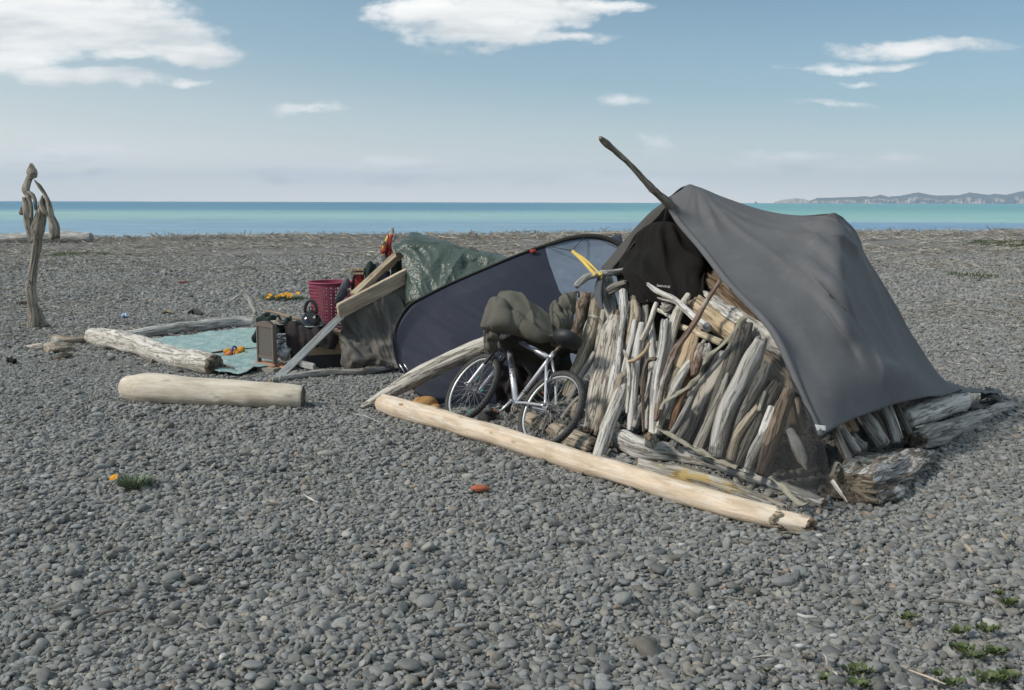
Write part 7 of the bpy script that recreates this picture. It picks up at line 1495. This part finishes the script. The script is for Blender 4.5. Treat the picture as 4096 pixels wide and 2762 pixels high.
mb = MB(); mb.tube([G('5', x, y, .03) for x, y in ((20, 1090), (120, 1105), (230, 1155), (320, 1155), (380, 1110), (400, 1060))] + [P('5', 395, 1000, 8.5), P('5', 390, 965, 8.52)], .0028, 6); o = mb.build('thin_cord', M['cord']); tag(o, 'thin pale cord trailing from the left end of the peeled log', 'cord')
for i, (pts, w_, mt, lb) in enumerate(((((330, 975), (400, 940), (490, 912)), 34, 'pale', 'pale splintered stick in the left foreground'), (((630, 1035), (700, 1000), (790, 980), (880, 962)), 14, 'bark', 'thin dark bent twig in the left foreground'), (((520, 1065), (560, 1030), (600, 1015)), 30, 'dark', 'short dark stub beside the thin bent twig'), (((1300, 1070), (1340, 1090), (1375, 1105)), 36, 'grey', 'short thick grey chip in the middle foreground'),
      (((1860, 965), (1940, 935), (2050, 905)), 16, 'grey', 'thin grey stick in the middle foreground'), (((1755, 285), (1810, 280), (1870, 278)), 24, 'pale', 'flat pale chip left of the red stone'), (((2020, 215), (2060, 240), (2110, 268)), 12, 'pale', 'slim pale stick up near the front of the short smooth log'))):
    p3 = [G('g', x, y, .055) for x, y in pts]; r_ = rad('g', w_, p3[0]); log('twig', lb, 'twig', p3, [r_ * .7] + [r_] * (len(p3) - 2) + [r_ * .6], M[mt], seg=10, lump=.25, groove=.15, ends=('broken', 'broken'), step=.012, flat=.6)
for i, (pts, w_, mt, lb) in enumerate(((((1560, 1275), (1610, 1240), (1680, 1200)), 50, 'grey', 'stout grey stick among the weeds at the lower right'), (((1000, 1275), (1040, 1300), (1082, 1330)), 22, 'pale', 'white pointed splinter at the bottom edge'), (((990, 1200), (1010, 1235), (1015, 1275)), 40, 'grey', 'grey bark chip above the white pointed splinter'), (((515, 1220), (590, 1212), (660, 1212)), 18, 'pale', 'thin pale slip of wood at the lower centre right'), (((850, 1200), (890, 1195), (930, 1205)), 70, 'dark', 'dark square chip of wood at the lower centre right'),
      (((1690, 840), (1800, 845), (1900, 850), (2010, 880)), 20, 'dark', 'long dark twig right of the broad brownish stone'), (((1930, 470), (1960, 500), (1985, 520)), 36, 'tan', 'tan chip of wood on the right-hand pebbles'), (((1560, 1300), (1680, 1345), (1800, 1395)), 16, 'tan', 'long thin twig at the bottom right'), (((2170, 375), (2190, 405), (2225, 435)), 26, 'tan', 'tan sliver near the right edge'), (((820, 930), (870, 945), (945, 950)), 26, 'white', 'frayed white chip in the right foreground'), (((1265, 970), (1300, 950), (1340, 935)), 30, 'tan', 'flat brown chip below the broad brownish stone'), (((700, 400), (760, 385), (850, 392)), 26, 'tan', 'torn strip of bark under the right end of the peeled log'))):
    p3 = [G('r', x, y, .055) for x, y in pts]; r_ = rad('r', w_, p3[0]); log('twig', lb, 'twig', p3, [r_ * .7] + [r_] * (len(p3) - 2) + [r_ * .6], M[mt], seg=10, lump=.25, groove=.15, ends=('broken', 'broken'), step=.012, flat=.6)
mb = MB(); rn = random.Random(9)
SH = [('r', 1062, 1073), ('r', 252, 887), ('r', 1275, 600), ('r', 1045, 555), ('r', 965, 405), ('r', 700, 1280), ('r', 45, 465), ('r', 835, 1140), ('g', 605, 342), ('g', 1495, 308)]
for i, (t, x, y) in enumerate(SH):
    c_ = G(t, x, y, .06); o = MB(); blob(o, c_, (.020, .012, .010), i * 2.3, .25, seg=14, rings=10); o = o.build('shell', M['inkwhite'])
    tag(o, ['white shell low in the right foreground', 'white shell on the pebbles below the peeled log', 'white shell high on the right-hand pebbles', 'round white shell beside the one high on the right', 'bluish white shell at the tip of the peeled log', 'thin white shell near the bottom edge', 'white shell just under the middle of the peeled log', 'grey-white shell near the dark square chip', 'long pinkish white shell in the left foreground', 'white shell left of the flat pale chip'][i], 'shell', 'white shells on the pebbles')

# ------------------------------------------------------------------ air
HAZE = 7.2e-5
if HAZE:
    mb = MB(); mb.box(Matrix.Translation((0, 7900, 210)), 40000, 16200, 436)
    m_ = bpy.data.materials.new('sea_air'); m_.use_nodes = True; t = m_.node_tree; t.nodes.clear()
    pv = N(t, 'ShaderNodeVolumePrincipled'); pv.inputs['Density'].default_value = HAZE; pv.inputs['Color'].default_value = (.62, .79, 1.0, 1); pv.inputs['Anisotropy'].default_value = 0.0
    ou = N(t, 'ShaderNodeOutputMaterial'); t.links.new(pv.outputs[0], ou.inputs['Volume'])
    o = mb.build('haze', m_, smooth=False); tag(o, 'thin sea haze filling the air over the bay', 'haze', kind='stuff')
print('OBJECTS', len(bpy.data.objects))
